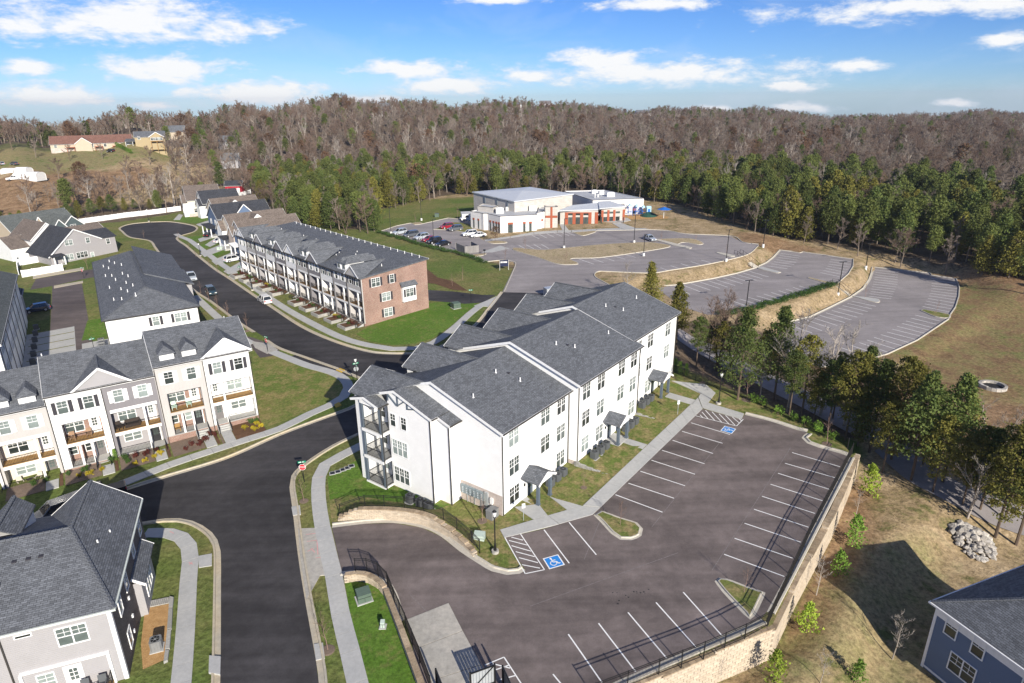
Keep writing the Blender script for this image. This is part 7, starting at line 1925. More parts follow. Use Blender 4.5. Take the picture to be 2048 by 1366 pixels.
for i in range(4): kind('bare%d' % i, bare(20 + i, 15, .31 + .03 * i, 1700, 8, .28, tw=.055), ('bark_mid', 'bark_dark', 'bark_mid', 'bark_mid')[i], ('twig_grey', 'twig_brown', 'twig_brown', 'twig_grey')[i])
kind('bare4', bare(31, 15, .36, 1700, 9, .22, tw=.055, forks=2), 'bark_dark', 'twig_brown')
kind('pale0', bare(41, 15, .30, 420, 8, .3, tw=.06), 'bark_pale', 'twig_pale'); kind('pale1', bare(42, 14, .34, 420, 8, .25, tw=.06, forks=2), 'bark_pale', 'twig_pale')
kind('rust0', conifer(51, 13, 4.2, 1500, .22, .55, 'round', clumps=40), 'bark_dark', 'leaf_rust')
for i in range(4): kind('pine%d' % i, conifer(60 + i, (16, 14, 17, 13)[i], (3.5, 3.7, 3.2, 3.7)[i], 3400, (.24, .10, .28, .08)[i], .52, ('round', 'cedar', 'round', 'cedar')[i], clumps=(56, 64, 50, 66)[i], tight=1.0), 'bark_mid', ('leaf_pine', 'leaf_cedar_dark', 'leaf_pine', 'leaf_cedar')[i])
for i in range(4): kind('cedar%d' % i, conifer(70 + i, 12, (2.3, 2.9, 2.3, 3.1)[i], 5000, (.10, .22, .3, .2)[i], .25, 'cedar', clumps=(80, 64, 56, 72)[i], tight=(.9, .7, .7, .72)[i]), 'bark_dark', ('leaf_cedar', 'leaf_cedar_dark', 'leaf_cedar', 'leaf_cedar_dark')[i])
for i in range(3): kind('grove%d' % i, conifer(80 + i, 13, (3.1, 2.7, 3.4)[i], 5400, (.26, .34, .20)[i], .23, 'round', clumps=(44, 36, 48)[i], tight=.6), 'bark_dark', ('leaf_cedar', 'leaf_cedar_dark', 'leaf_cedar')[i])
for i in range(3): kind('sapling%d' % i, bare(90 + i, 4.6, .27, 190, 8, .32, tw=.022, r0=.05), 'bark_pink', 'twig_brown')
for i in range(2): kind('grey_sapling%d' % i, bare(95 + i, 5.0, .34, 260, 9, .26, tw=.024, r0=.06), 'bark_pale', 'twig_pale')
for i in range(3): kind('young%d' % i, conifer(100 + i, 3.6, .95, 620, .08, .20, 'cedar', clumps=26, tight=.62), 'bark_dark', ('leaf_lime', 'leaf_young', 'leaf_lime')[i])
for i in range(2): kind('arbor%d' % i, conifer(110 + i, 3.0, .55, 800, .04, .15, 'cedar', clumps=40), 'bark_dark', 'leaf_young')
for nm, mat, H_, r_ in (('yellow_shrub', 'leaf_yellow', .6, .42), ('red_shrub', 'leaf_red', .75, .4), ('green_shrub', 'leaf_hedge', .8, .42), ('juniper', 'leaf_hedge', .75, .85), ('bright_shrub', 'leaf_young', 1.5, .8)):
 for i in range(2): kind('%s%d' % (nm, i), shrub(120 + i, H_, r_, 260 if nm != 'juniper' else 240, .13 if nm != 'bright_shrub' else .2), 'bark_dark', mat)
kind('red_tree', conifer(140, 4.5, 1.6, 500, .3, .2, 'round', clumps=26), 'bark_dark', 'leaf_rust')
def tree(k, loc, h, label, cat='tree', group=None, name='tree', wide=1.0, rz=None, whole=False):
 K_ = KIND[k]; s = h / K_['H']
 if whole:
  o = link(name, K_['whole'], None, loc, TR.uniform(0, 6.28) if rz is None else rz); o.scale = (s * wide, s * wide, s)
  return tag(o, label, cat, group)
 e = empty(name, loc, TR.uniform(0, 6.28) if rz is None else rz, label, cat, group); e.scale = (s * wide, s * wide, s)
 link('trunk', K_['trunk'], e); link('crown', K_['crown'], e)
 return e
def treepx(k, b, top, label, **kw):
 p = at(*b); h = max(1.0, hgt(p, b[0], top))
 return tree(k, tuple(p), h, label, **kw)
# the grove between the new car park and the church terraces, tree by tree
GROVE = [('cedar0', (1300, 652), 522, 'tall conical cedar just behind the far corner of the white building roof'), ('cedar2', (1352, 700), 562, 'narrow open cedar right of the white building corner'), ('grove1', (1392, 735), 632, 'dark green tree low beside the white building far end'),
 ('cedar3', (1475, 800), 612, 'broad yellowish cedar standing alone with long bare trunk'), ('cedar1', (1548, 800), 610, 'broad dark cedar beside the hedge of the middle church terrace'), ('grove0', (1440, 752), 640, 'dark bushy tree left of the broad yellowish cedar'),
 ('grove2', (1603, 835), 668, 'dense dark tree in the middle of the grove'), ('grove1', (1655, 862), 716, 'slim dark evergreen with bare lower trunk in the grove'), ('grove0', (1690, 880), 700, 'dark round topped evergreen near the lower church terrace'),
 ('cedar3', (1738, 905), 716, 'wide evergreen near the end of the stone topped wall'), ('grove2', (1782, 920), 712, 'tallest wide olive green evergreen of the grove'), ('cedar1', (1822, 962), 742, 'broad deep green cedar above the rock pile path'),
 ('grove1', (1845, 930), 776, 'open evergreen behind the wide olive evergreen'), ('cedar3', (1885, 965), 745, 'pale olive evergreen beside the round fire pit meadow'), ('grove0', (1925, 1010), 868, 'thick dark evergreen above the pile of rocks'),
 ('grove2', (1520, 785), 660, 'bushy evergreen between the yellowish and the broad dark cedar'), ('cedar3', (1418, 722), 640, 'low yellowish cedar at the left end of the grove'), ('grove0', (1665, 838), 705, 'olive evergreen behind the slim dark one in the grove'), ('cedar1', (1712, 862), 690, 'dark cedar in front of the lower terrace corner'), ('grove2', (1805, 902), 735, 'olive evergreen on the meadow edge behind the tallest one'), ('grove0', (1950, 985), 850, 'evergreen behind the rock pile on the meadow edge'), ('cedar3', (2010, 1040), 838, 'wide olive cedar near the right picture edge'), ('cedar1', (1960, 1020), 855, 'dark cedar right of the thick evergreen above the rocks'), ('grove2', (1990, 1075), 850, 'tall olive tree with leaning pale trunk near the rock pile'), ('grove1', (2032, 1090), 862, 'olive evergreen cut by the right picture edge'),
 ('cedar0', (1715, 890), 780, 'small dark cedar under taller trees near the wall end'), ('grove2', (1865, 985), 830, 'low bushy evergreen at the grove edge above the bare yard'), ('cedar2', (1625, 850), 740, 'small open cedar among bare trunks of the grove'),
 ('grove0', (1765, 945), 800, 'dark leaning evergreen at the corner of the yard'), ('grove1', (1578, 830), 700, 'thin dark evergreen between bare trees of the grove'), ('cedar3', (2070, 1050), 800, 'large evergreen mostly beyond the right picture edge'), ('grove2', (1905, 930), 790, 'olive evergreen on the meadow side of the grove')]
for k, b, t, lab in GROVE: treepx(k, b, t, lab, group='evergreens of the grove', wide=.96, name='evergreen_tree')
GB = [('pale0', (1575, 825), 610, 'tall pale bare tree with wide twigs in the grove'), ('pale1', (1640, 830), 640, 'forked pale bare tree in front of the lower church terrace'), ('pale0', (1690, 850), 640, 'slender pale bare tree before the lower church terrace'), ('bare4', (1435, 742), 575, 'dark spindly bare tree against the middle church terrace'),
      ('bare4', (1462, 735), 585, 'second dark bare tree against the middle church terrace, right of the first'), ('pale1', (1740, 860), 690, 'pale bare tree among evergreens near the lower terrace corner'), ('pale1', (1975, 940), 800, 'bleached bare tree beside the round fire pit'), ('pale0', (1255, 600), 520, 'bare tree behind the far roof of the white building'),
      ('pale0', (1520, 800), 690, 'thin bare tree beside the broad dark cedar'), ('pale1', (1935, 1035), 900, 'bare tree leaning over the rock pile'), ('bare4', (1832, 905), 790, 'bare dark tree behind the tall olive evergreen')]
for k, b, t, lab in GB: treepx(k, b, t, lab, group='bare trees of the grove', name='bare_tree')
# young pines and saplings of the lower yard
for k, b, t, lab in (('young0', (1738, 992), 928, 'bright lime young pine nearest the end of the stone wall'), ('young1', (1706, 1092), 1028, 'young green pine half way along the stone wall'), ('young1', (1676, 1152), 1100, 'young pine at the edge of the house shadow'), ('young2', (1612, 1264), 1202, 'lime young pine below the corner of the stone wall'), ('young2', (1548, 1362), 1300, 'young pine at the foot of the wall near the bottom edge'), ('young1', (1712, 1366), 1318, 'young pine in the green patch at the bottom edge')):
 treepx(k, b, t, lab, group='young pines below the wall', wide=1.2, name='young_pine')
for k, b, t, lab in (('grey_sapling0', (1632, 1190), 1112, 'leafless grey sapling with mulch ring beside the stone wall'), ('grey_sapling1', (1440, 1362), 1310, 'leafless grey sapling against the pale stone wall face'), ('grey_sapling0', (1784, 1318), 1225, 'leafless sapling inside the dark house shadow'), ('grey_sapling1', (1712, 1030), 975, 'thin leafless sapling close to the lime young pine'), ('grey_sapling0', (1640, 1366), 1300, 'leafless sapling near the bottom edge below the stone wall')):
 treepx(k, b, t, lab, group='saplings of the lower yard', name='sapling')
RING = MB(); RING.tube([(0, 0, 0), (0, 0, .05), (0, 0, .07)], [.75, .6, .2], 16)
ring_me = RING.mesh('mulch_ring', M['mulch_grey'])
SAP = [((1240, 1052), 992, 'sapling on the kerbed island in front of the near porch'), ((1487, 1188), 1132, 'sapling on the triangular island by the wall corner'), ((1654, 888), 828, 'reddish sapling on the turf near the far wall corner'), ((1494, 800), 735, 'tall reddish sapling beyond the hatched bay'), ((1168, 975), 935, 'thin sapling on the lawn beside the near porch units'), ((965, 1042), 985, 'sapling between the lamp post and the meter wall'),
       ((608, 1002), 950, 'sapling just behind the stop sign'), ((656, 1300), 1225, 'sapling in the strip beside the lower pavement'), ((494, 662), 622, 'sapling beside the main street nearest the alley mouth'), ((458, 638), 600, 'second sapling from the alley mouth along the main street'), ((437, 618), 585, 'third sapling from the alley mouth along the main street'), ((418, 600), 572, 'fourth sapling from the alley mouth along the main street'), ((401, 585), 560, 'fifth sapling from the alley mouth along the main street'), ((356, 543), 520, 'sapling beside the parked silver pickup'),
       ((288, 476), 458, 'sapling at the mouth of the turning circle, left side'), ((358, 482), 462, 'sapling on the right kerb of the turning circle'), ((378, 500), 480, 'sapling in the strip before the navy blue house'), ((392, 514), 494, 'sapling by the street lamp of the houses'), ((420, 534), 512, 'sapling before the white driveway car'), ((436, 546), 524, 'sapling between two driveways near the terrace'), ((454, 558), 536, 'sapling nearest the terrace among the driveways'),
       ((1131, 528), 500, 'sapling on the near tip of the big church island'), ((1051, 500), 470, 'sapling on the left tip of the big church island'), ((1164, 466), 436, 'sapling on the small island before the church entrance'), ((1322, 485), 460, 'sapling by the church path beside the silver car'), ((1010, 522), 490, 'sapling beside the navy church sign'), ((1391, 484), 462, 'sapling on the right end of the church island'), ((831, 448), 425, 'sapling on the tiny island of the church lot'), ((915, 438), 412, 'sapling near the white church shed'),
       ((1602, 632), 600, 'sapling on the bank below the hedge'), ((1872, 625), 598, 'sapling on the small island of the lowest terrace'), ((1730, 596), 568, 'sapling beside the lower terrace stairs'), ((1453, 508), 486, 'sapling on the island beside the upper stairs'), ((1575, 1010), 0, ''), ((720, 800), 0, ''), ((925, 560), 528, 'young bare tree in the mulch bed behind the brick terrace'), ((905, 572), 545, 'thin bare tree at the front of the mulch bed'), ((175, 537), 505, 'reddish sapling by the grey gabled house'), ((1710, 960), 925, 'reddish sapling at the end of the stone wall'), ((1405, 765), 728, 'reddish sapling beyond the far porch')]
for i, (b, t, lab) in enumerate(SAP):
 if not lab: continue
 e = treepx('sapling%d' % (i % 3), b, t, lab, group='young street trees', name='sapling')
 if b[1] > 560: link('mulch_ring', ring_me, e)
treepx('red_tree', (990, 486), 452, 'small tree with russet leaves at the corner of the white church', name='tree')
# shrubs of the front gardens
SHR = []
for x, y in ((-.8, -2.0), (-1.5, -2.6), (-2.3, -2.2), (-.5, -2.9), (-1.3, -3.4)): SHR.append(('yellow_shrub', x, y, 'golden shrub in the corner garden of the white end house'))
for x, y in ((-8.9, -2.6), (-8.0, -3.1), (-9.6, -3.3), (-7.2, -2.5)): SHR.append(('red_shrub', x, y, 'dark red shrub in the second front garden'))
for x, y in ((-13.1, -2.9), (-14.1, -3.2), (-15.2, -3.3), (-12.3, -2.6)): SHR.append(('yellow_shrub', x, y, 'golden shrub in the third front garden'))
for x, y in ((-12.7, -1.4), (-13.8, -1.7), (-15.0, -1.5), (-6.5, -1.2), (-5.9, -1.8)): SHR.append(('red_shrub', x, y, 'dark red shrub close to the brick foot of the row'))
for x, y in ((-16.2, -1.2), (-15.9, -2.4), (-17.4, -1.0), (-.6, -1.0), (-1.4, -1.0), (-24.2, -1.2), (-25.4, -1.3), (-21.9, -1.2), (-20.2, -1.5)): SHR.append(('green_shrub', x, y, 'small green shrub against the brick foot of the row'))
for x, y in ((-18.6, -2.4), (-19.8, -2.6), (-20.9, -2.2)): SHR.append(('yellow_shrub', x, y, 'olive gold shrub in the shaded fourth garden'))
for i, (k, x, y, lab) in enumerate(SHR):
 same = sorted([q[1] for q in SHR if q[3] == lab], reverse=True); grp = lab; lab = '%s from the right, %s' % (ORD[same.index(x)], lab)
 p = lp(ROWA, x, y, 0); tree('%s%d' % (k, i % 2), (p[0], p[1], zpl(p[0], p[1], .04)), KIND[k + '0']['H'] * random.uniform(.8, 1.15), lab, 'shrub', grp, 'shrub')
p = lp(ROWA, -17.1, -.7, 0); tree('arbor0', (p[0], p[1], zpl(p[0], p[1])), 1.7, 'upright conifer shrub in the angle by the grey house steps', 'shrub', None, 'shrub')
for i in range(11):
 if i == 5: continue
 for j in range(3):
  p = lp(ROWB, -wB * (i + .42) - .7 + .7 * j, -1.6 - .5 * (j % 2), .35)
  k = ('red_shrub', 'green_shrub', 'yellow_shrub')[(i * 2 + j) % 3 if (i in (1, 7)) else (i + j) % 2]
  tree('%s%d' % (k, j % 2), p, .75, {'red_shrub': 'dark red shrub', 'green_shrub': 'green shrub', 'yellow_shrub': 'golden shrub'}[k] + ' at the %s of the %s terrace planter from the brick end' % (('right', 'middle', 'left')[2 - j], ORD[i - (i > 5)]), 'shrub', k.replace('_', ' ') + 's of the terrace planters', 'shrub')
# arborvitae and hostas along the black fence behind the lot
for i, b in enumerate(((1360, 748), (1372, 752), (1350, 742))): treepx('arbor%d' % (i % 2), b, b[1] - 26, 'slim upright arborvitae at the far end of the white building, ' + ('middle', 'right', 'left')[i] + ' of three', cat='shrub', group='arborvitae', name='arborvitae')
for i, b in enumerate(((1506, 806), (1525, 812), (1556, 830), (1586, 842), (1610, 852), (1637, 866), (1664, 880), (1632, 858))): treepx('bright_shrub%d' % (i % 2), b, b[1] - 20, '%s fresh green bush from the left along the far fence' % ORD[i], cat='shrub', group='bushes behind the black fence', name='shrub')
# juniper hedges of the church
def hedge(label, px, off, n, sc):
 P = curve(W(px, off), 1.0); e = empty('hedge', (0, 0, 0), 0, label, 'hedge')
 for i in range(n):
  t = i / (n - 1) * (len(P) - 1); k = min(int(t), len(P) - 2); p = P[k] + (P[k + 1] - P[k]) * (t - k)
  K_ = KIND['juniper%d' % (i % 2)]
  x, y = p[0] + random.uniform(-.3, .3), p[1] + random.uniform(-.3, .3)
  o = link('juniper', K_['crown'], e, (x, y, zpl(x, y, off)), random.uniform(0, 6)); s = sc * random.uniform(.85, 1.2); o.scale = (s, s, s * .95)
hedge('long juniper hedge above the grass bank beside the parked church cars', [(759, 466), (800, 478), (866, 497), (912, 507), (946, 517), (968, 526)], 0.0, 62, 1.15)
hedge('juniper hedge on the edge of the middle church terrace', [(1440, 632), (1505, 620), (1587, 597), (1640, 580), (1668, 572)], -1.6, 44, 1.35)
# ---------------------------------------------------------------- woods
def world_poly(px): return np.array([tuple(at(a, b)[:2]) for a, b in px])
rng = np.random.default_rng(5)
PINE = world_poly([(505, 385), (528, 412), (560, 438), (610, 452), (700, 468), (752, 466), (758, 424), (900, 391), (1050, 386), (1180, 380), (1295, 400), (1400, 428), (1500, 462), (1700, 504), (1900, 548), (2050, 590), (2300, 650), (2300, 430), (1900, 388), (1600, 362), (1300, 346), (1000, 342), (740, 346), (600, 354), (520, 362)])
CLEAR = world_poly([(-200, 418), (60, 428), (170, 408), (335, 396), (400, 372), (350, 350), (346, 296), (300, 283), (150, 285), (-200, 300)])
FENCE_N = world_poly([(-300, 470), (0, 466), (160, 444), (250, 430), (360, 410), (362, 398), (250, 398), (170, 405), (60, 420), (-300, 420)])
FAR_CLEAR = world_poly([(1690, 243), (1960, 240), (1960, 248), (1690, 251)])
BUILT = world_poly([(-400, 1600), (-400, 480), (0, 462), (160, 440), (345, 424), (480, 384), (560, 440), (690, 470), (752, 470), (758, 426), (900, 392), (1300, 402), (1500, 466), (1900, 553), (2050, 598), (2400, 690), (2400, 1600)])
def scatter(n, rmin, rmax, amin, amax):
 r = np.sqrt(rng.uniform(rmin ** 2, rmax ** 2, n)); a = rng.uniform(amin, amax, n)
 return r * np.sin(a), r * np.cos(a)
def thin(x, y, dmin):
 g = {}; keep = []
 for i in range(len(x)):
  k = (int(x[i] // dmin), int(y[i] // dmin))
  if any((abs(x[i] - x[j]) ** 2 + abs(y[i] - y[j]) ** 2) < dmin * dmin for dx in (-1, 0, 1) for dy in (-1, 0, 1) for j in g.get((k[0] + dx, k[1] + dy), ())): continue
  g.setdefault(k, []).append(i); keep.append(i)
 return x[keep], y[keep]
# pines
x, y = scatter(36000, 130, 620, R(-26), R(46)); ok = inpoly(x, y, PINE); x, y = thin(x[ok], y[ok], 4.1)
pin = sorted(zip(x, y), key=lambda p: math.hypot(*p))
# bare woods
x1_, y1_ = scatter(15000, 150, 640, R(-46), R(46)); x2_, y2_ = scatter(24000, 560, 1750, R(-44), R(44))
def woods(x, y, d):
 bad = inpoly(x, y, BUILT) | inpoly(x, y, PINE) | inpoly(x, y, CLEAR) | inpoly(x, y, FENCE_N) | inpoly(x, y, FAR_CLEAR)
 return thin(x[~bad], y[~bad], d)
x1_, y1_ = woods(x1_, y1_, 5.2); x2_, y2_ = woods(x2_, y2_, 7.5)
bx, by = np.concatenate([x1_, x2_]), np.concatenate([y1_, y2_])
brs = sorted(zip(bx, by), key=lambda p: math.hypot(*p))
x, y = scatter(5200, 130, 420, R(-26), R(46)); ok = inpoly(x, y, PINE); FB = thin(x[ok], y[ok], 11)
def near_list(L, n): return L[:n], L[n:]
pin_n, pin_f = near_list(pin, 290); brs_n, brs_f = near_list(brs, 260)
zz1 = terrain([p[0] for p in pin_n], [p[1] for p in pin_n])
for (x, y), z in zip(pin_n, zz1):
 tree('pine%d' % TR.randrange(4), (x, y, float(z)), TR.uniform(8.0, 13.5), 'tall green pine with bare pale trunk at the edge of the wood', group='pines at the wood edge', name='pine_tree')
wl_ = sorted(zip(*FB), key=lambda p: math.hypot(*p))
brs_f = brs_f + brs_n[260 - len(wl_[:60]):] + wl_[60:]; brs_n = brs_n[:260 - len(wl_[:60])] + wl_[:60]
zz1 = terrain([p[0] for p in brs_n], [p[1] for p in brs_n])
for (x, y), z in zip(brs_n, zz1):
 tree(TR.choice(('bare0', 'bare1', 'bare2', 'bare3', 'bare4', 'bare0')), (x, y, float(z)), TR.uniform(7.5, 14), 'leafless grey brown tree at the edge of the surrounding wood', group='leafless trees at the wood edge', name='bare_tree')
def wood(name, pts, kinds, hmin, hmax, seed):
 """the rest of a wood as one body of instanced trees"""
 col = bpy.data.collections.new(name + '_sources')
 for i, k in enumerate(kinds):
  o = bpy.data.objects.new('%s_%02d' % (name, i), KIND[k]['whole']); col.objects.link(o)
 P = np.array(pts); z = terrain(P[:, 0], P[:, 1]); r = np.random.default_rng(seed)
 me = bpy.data.meshes.new(name); me.from_pydata(np.column_stack([P, z]).tolist(), [], [])
 n = len(P)
 far = np.hypot(P[:, 0], P[:, 1])
 s = r.uniform(hmin, hmax, n) * (1 + .12 * smooth(700, 1400, far));
 for nm, ty, v in (('size', 'FLOAT', s), ('turn', 'FLOAT', r.uniform(0, 6.28, n)), ('pick', 'INT', r.integers(0, len(kinds), n))):
  a = me.attributes.new(nm, ty, 'POINT'); a.data.foreach_set('value', v.astype(np.float32) if ty == 'FLOAT' else v.astype(np.int32))
 o = link(name, me, kind='stuff')
 ng = bpy.data.node_groups.new(name, 'GeometryNodeTree')
 ng.interface.new_socket(name='Geometry', in_out='INPUT', socket_type='NodeSocketGeometry'); ng.interface.new_socket(name='Geometry', in_out='OUTPUT', socket_type='NodeSocketGeometry')
 gi, go = ng.nodes.new('NodeGroupInput'), ng.nodes.new('NodeGroupOutput')
 ip = ng.nodes.new('GeometryNodeInstanceOnPoints'); ci = ng.nodes.new('GeometryNodeCollectionInfo')
 ci.inputs['Collection'].default_value = col; ci.inputs['Separate Children'].default_value = True; ci.inputs['Reset Children'].default_value = True
 ip.inputs['Pick Instance'].default_value = True
 def attr(nm, ty):
  n_ = ng.nodes.new('GeometryNodeInputNamedAttribute'); n_.data_type = ty; n_.inputs['Name'].default_value = nm; return n_.outputs[0]
 cb = ng.nodes.new('ShaderNodeCombineXYZ'); ng.links.new(attr('turn', 'FLOAT'), cb.inputs[2])
 ng.links.new(gi.outputs[0], ip.inputs['Points']); ng.links.new(ci.outputs[0], ip.inputs['Instance'])
 ng.links.new(attr('pick', 'INT'), ip.inputs['Instance Index'])
 e2r = ng.nodes.new('FunctionNodeEulerToRotation'); ng.links.new(cb.outputs[0], e2r.inputs[0]); ng.links.new(e2r.outputs[0], ip.inputs['Rotation'])
 ng.links.new(attr('size', 'FLOAT'), ip.inputs['Scale'])
 ng.links.new(ip.outputs[0], go.inputs[0])
 md = o.modifiers.new('trees', 'NODES'); md.node_group = ng
 return o
wood('bare_woods', brs_f, ['bare0', 'bare1', 'bare2', 'bare3', 'bare4', 'bare1', 'bare2', 'pale0', 'bare0', 'bare3', 'bare3', 'bare1', 'bare0', 'pale1', 'bare2', 'rust0', 'bare3', 'bare0', 'bare1', 'bare4'], .48, .98, 3)
wood('pine_woods', pin_f, ['pine0', 'pine1', 'pine2', 'pine3', 'pine1', 'pine3', 'bare0', 'pine0', 'pale0', 'pine3'], .46, .82, 4)
# evergreens scattered through the bare wood
x, y = scatter(2600, 230, 1100, R(-44), R(44)); bad = inpoly(x, y, BUILT) | inpoly(x, y, CLEAR) | inpoly(x, y, FAR_CLEAR); x, y = thin(x[~bad], y[~bad], 16)
wood('evergreens_in_woods', list(zip(x, y)), ['pine1', 'pine0', 'pine2'], .5, .8, 8)
# thicket of bare trees between the hillside meadow and the white fence
x, y = scatter(2500, 190, 420, R(-46), R(-24)); tz = world_poly([(60, 432), (170, 412), (345, 406), (352, 372), (280, 366), (180, 384), (60, 402)]); ok = inpoly(x, y, tz); x, y = thin(x[ok], y[ok], 4.6)
TH = sorted(zip(x, y), key=lambda q: q[0] / q[1])[:75]; zz1 = terrain([q[0] for q in TH], [q[1] for q in TH])
for (x, y), z in zip(TH, zz1):
 tree(TR.choice(('bare0', 'bare1', 'bare2', 'bare3', 'bare4', 'pale0')), (x, y, float(z)), TR.uniform(6, 12.5), 'leafless tree in the thicket between hillside meadow and white fence', group='leafless trees behind the white fence', name='bare_tree')
# single trees of the left hill
HT = [('pale0', (63, 432), 366, 'big spreading bare tree behind the green roofed house'), ('bare2', (119, 363), 312, 'dark bare tree on the open hillside slope'), ('rust0', (164, 370), 322, 'rust leaved oak on the open hillside slope'), ('bare1', (258, 352), 308, 'small dark bare tree on the slope below the yellow house'), ('pale0', (182, 416), 352, 'pale bare tree above the white fence, leftmost of the row'), ('bare0', (243, 411), 350, 'grey bare tree above the white fence near the turning circle'), ('pale1', (311, 414), 345, 'tall pale bare tree behind the turning circle'), ('pale0', (349, 412), 322, 'tallest pale bare tree left of the cream house'), ('bare0', (378, 390), 318, 'bare tree behind the cream house roof'), ('bare1', (140, 322), 286, 'bare tree right below the decks of the large hillside house'), ('bare3', (205, 318), 284, 'brown bare tree at the right end of the large hillside house'), ('bare0', (72, 315), 278, 'bare tree at the left end of the large hillside house'), ('bare2', (300, 330), 288, 'bare tree below the grey hillside pickup'), ('bare3', (345, 322), 262, 'tall bare tree at the edge of the hillside meadow'), ('bare1', (25, 300), 250, 'bare tree behind the track at the left picture edge'), ('bare3', (150, 412), 352, 'brown bare tree in the row above the white fence'), ('bare1', (215, 413), 350, 'brown bare tree with dense twigs above the white fence'), ('bare4', (285, 405), 345, 'brown bare tree between two pale ones above the fence')]
for k, b, t, lab in HT: treepx(k, b, t, lab, group='trees round the hillside clearing', name='bare_tree', wide=1.15)
CF = (((3, 462), 410), ((28, 455), 425), ((45, 448), 420), ((140, 440), 405), ((160, 436), 400), ((185, 432), 396), ((205, 428), 392), ((225, 426), 388), ((250, 422), 395), ((270, 420), 398), ((128, 442), 412), ((-15, 470), 420), ((300, 418), 398), ((15, 458), 432))
for i, (b, t) in enumerate(CF):
 treepx('cedar%d' % (i % 4), b, t, '%s dark cedar from the left in the thicket behind the fence' % ORD[sorted(range(14), key=lambda q: CF[q][0][0]).index(i)], group='cedars behind the white fence', name='evergreen_tree', wide=1.5)
for i, (px, py, h) in enumerate(((60, 296, 4), (78, 296, 4), (92, 295, 3.5))): treepx('cedar1', (px, py), py - 14, 'round clipped tree left of the large hillside house, ' + ('left', 'middle', 'right')[i] + ' of three', group='clipped trees', name='tree', wide=1.6)
for i in range(10):
 a = 230 + i * 3.6; b = (a, 291 + i * 1.8); treepx('arbor%d' % (i % 2), b, b[1] - 9, '%s dark conifer from the upper end of the hillside hedge' % ORD[i], cat='shrub', group='conifers of the hillside hedge', name='arborvitae', wide=2.2)
# ---------------------------------------------------------------- vehicles
CARS = {}
def car_parts(kind_):
 L, Wd, H, hood, wsf, roof0, roof1, rear, belt = {'sedan': (4.8, 1.82, 1.45, .28, .30, .47, .72, .90, .92), 'suv': (4.7, 1.9, 1.72, .25, .26, .42, .88, .97, 1.05), 'van': (5.0, 1.95, 1.78, .18, .19, .36, .90, .98, 1.05), 'pickup': (5.6, 1.98, 1.85, .27, .28, .40, .60, .64, 1.12)}[kind_]
 h = Wd / 2; x = lambda t: L / 2 - t * L          # front at +x
 g = .28
 prof = [(x(0), .42), (x(.0), .70), (x(.03), belt * .82), (x(hood), belt), (x(rear if kind_ != 'pickup' else 1), belt + .02), (x(1), belt * .93), (x(1.0), .45), (x(.97), g), (x(.03), g)]
 b = MB()
 n = len(prof)
 def ring(s, k): return [(px_, s * (h - (.10 if (z > belt * .75) else .02) * k - (.12 if (abs(px_) > L * .46) else 0)), z) for px_, z in prof]
 A, B = ring(-1, 1), ring(1, 1)
 b.face(A); b.face(B[::-1])
 for i in range(n): j = (i + 1) % n; b.face([A[j], A[i], B[i], B[j]])
 body = b.mesh('body', None or M['car_white'], True)
 c = MB(); w0, w1 = h - .11, h - .28; zt = H
 base_ = [(x(wsf), belt), (x(rear), belt)]; top = [(x(roof0), zt), (x(roof1), zt)]
 P = [(base_[0][0], -w0, belt), (base_[1][0], -w0, belt), (base_[1][0], w0, belt), (base_[0][0], w0, belt)]
 Q = [(top[0][0], -w1, zt), (top[1][0], -w1, zt), (top[1][0], w1, zt), (top[0][0], w1, zt)]
 for i in range(4): j = (i + 1) % 4; c.face([P[j], P[i], Q[i], Q[j]])
 glass = c.mesh('windows', M['car_glass'], False)
 r = MB(); r.slab([(top[0][0] + .05, -w1 - .02, zt + .03), (top[0][0] + .05, w1 + .02, zt + .03), (top[1][0] - .04, w1 + .02, zt + .03), (top[1][0] - .04, -w1 - .02, zt + .03)][::-1], .07)
 for s in (-1, 1):
  for k in (0, 1): r.sweep((base_[k][0], s * w0, belt), (top[k][0], s * w1, zt), .09, .09)
  mx = (top[0][0] + top[1][0]) / 2; r.sweep((mx, s * (w0 + .005), belt), (mx, s * (w1 + .005), zt), .09, .06)
 roofm = r.mesh('roof', M['car_white'], True)
 R_ = .34 if kind_ in ('sedan',) else .38
 t = MB(); t.tube([(0, -.11, 0), (0, .11, 0)], [R_, R_], 14); tyre = t.mesh('tyre', M['asphalt_rubber'])
 t = MB(); t.tube([(0, -.13, 0), (0, .13, 0)], [R_ * .62, R_ * .62], 10); rim = t.mesh('rim', M['rim_alloy'])
 t = MB(); t.box(-.04, -.2, -.07, .06, .2, .07); lamp = t.mesh('headlight', M['pot_white']);
 t = MB(); t.box(-.05, -.16, -.1, .04, .16, .1); tail = t.mesh('tail_light', M['sign_red'])
 t = MB(); t.box(-.05, -.35, -.08, .03, .35, .08); grl = t.mesh('grille', M['charcoal'])
 bed = None
 if kind_ == 'pickup':
  t = MB(); t.box(x(1) + .08, -h + .22, belt + .021, x(rear) - .06, h - .22, belt + .03); bed = t.mesh('bed', M['charcoal'])
 return dict(L=L, h=h, belt=belt, R=R_, body=body, glass=glass, roof=roofm, tyre=tyre, rim=rim, lamp=lamp, tail=tail, grille=grl, bed=bed, x=x)
_body = {}
def painted(me, paint):
 k = (me.name, paint)
 if k not in _body:
  c = me.copy(); c.materials.clear(); c.materials.append(M[paint]); _body[k] = c
 return _body[k]
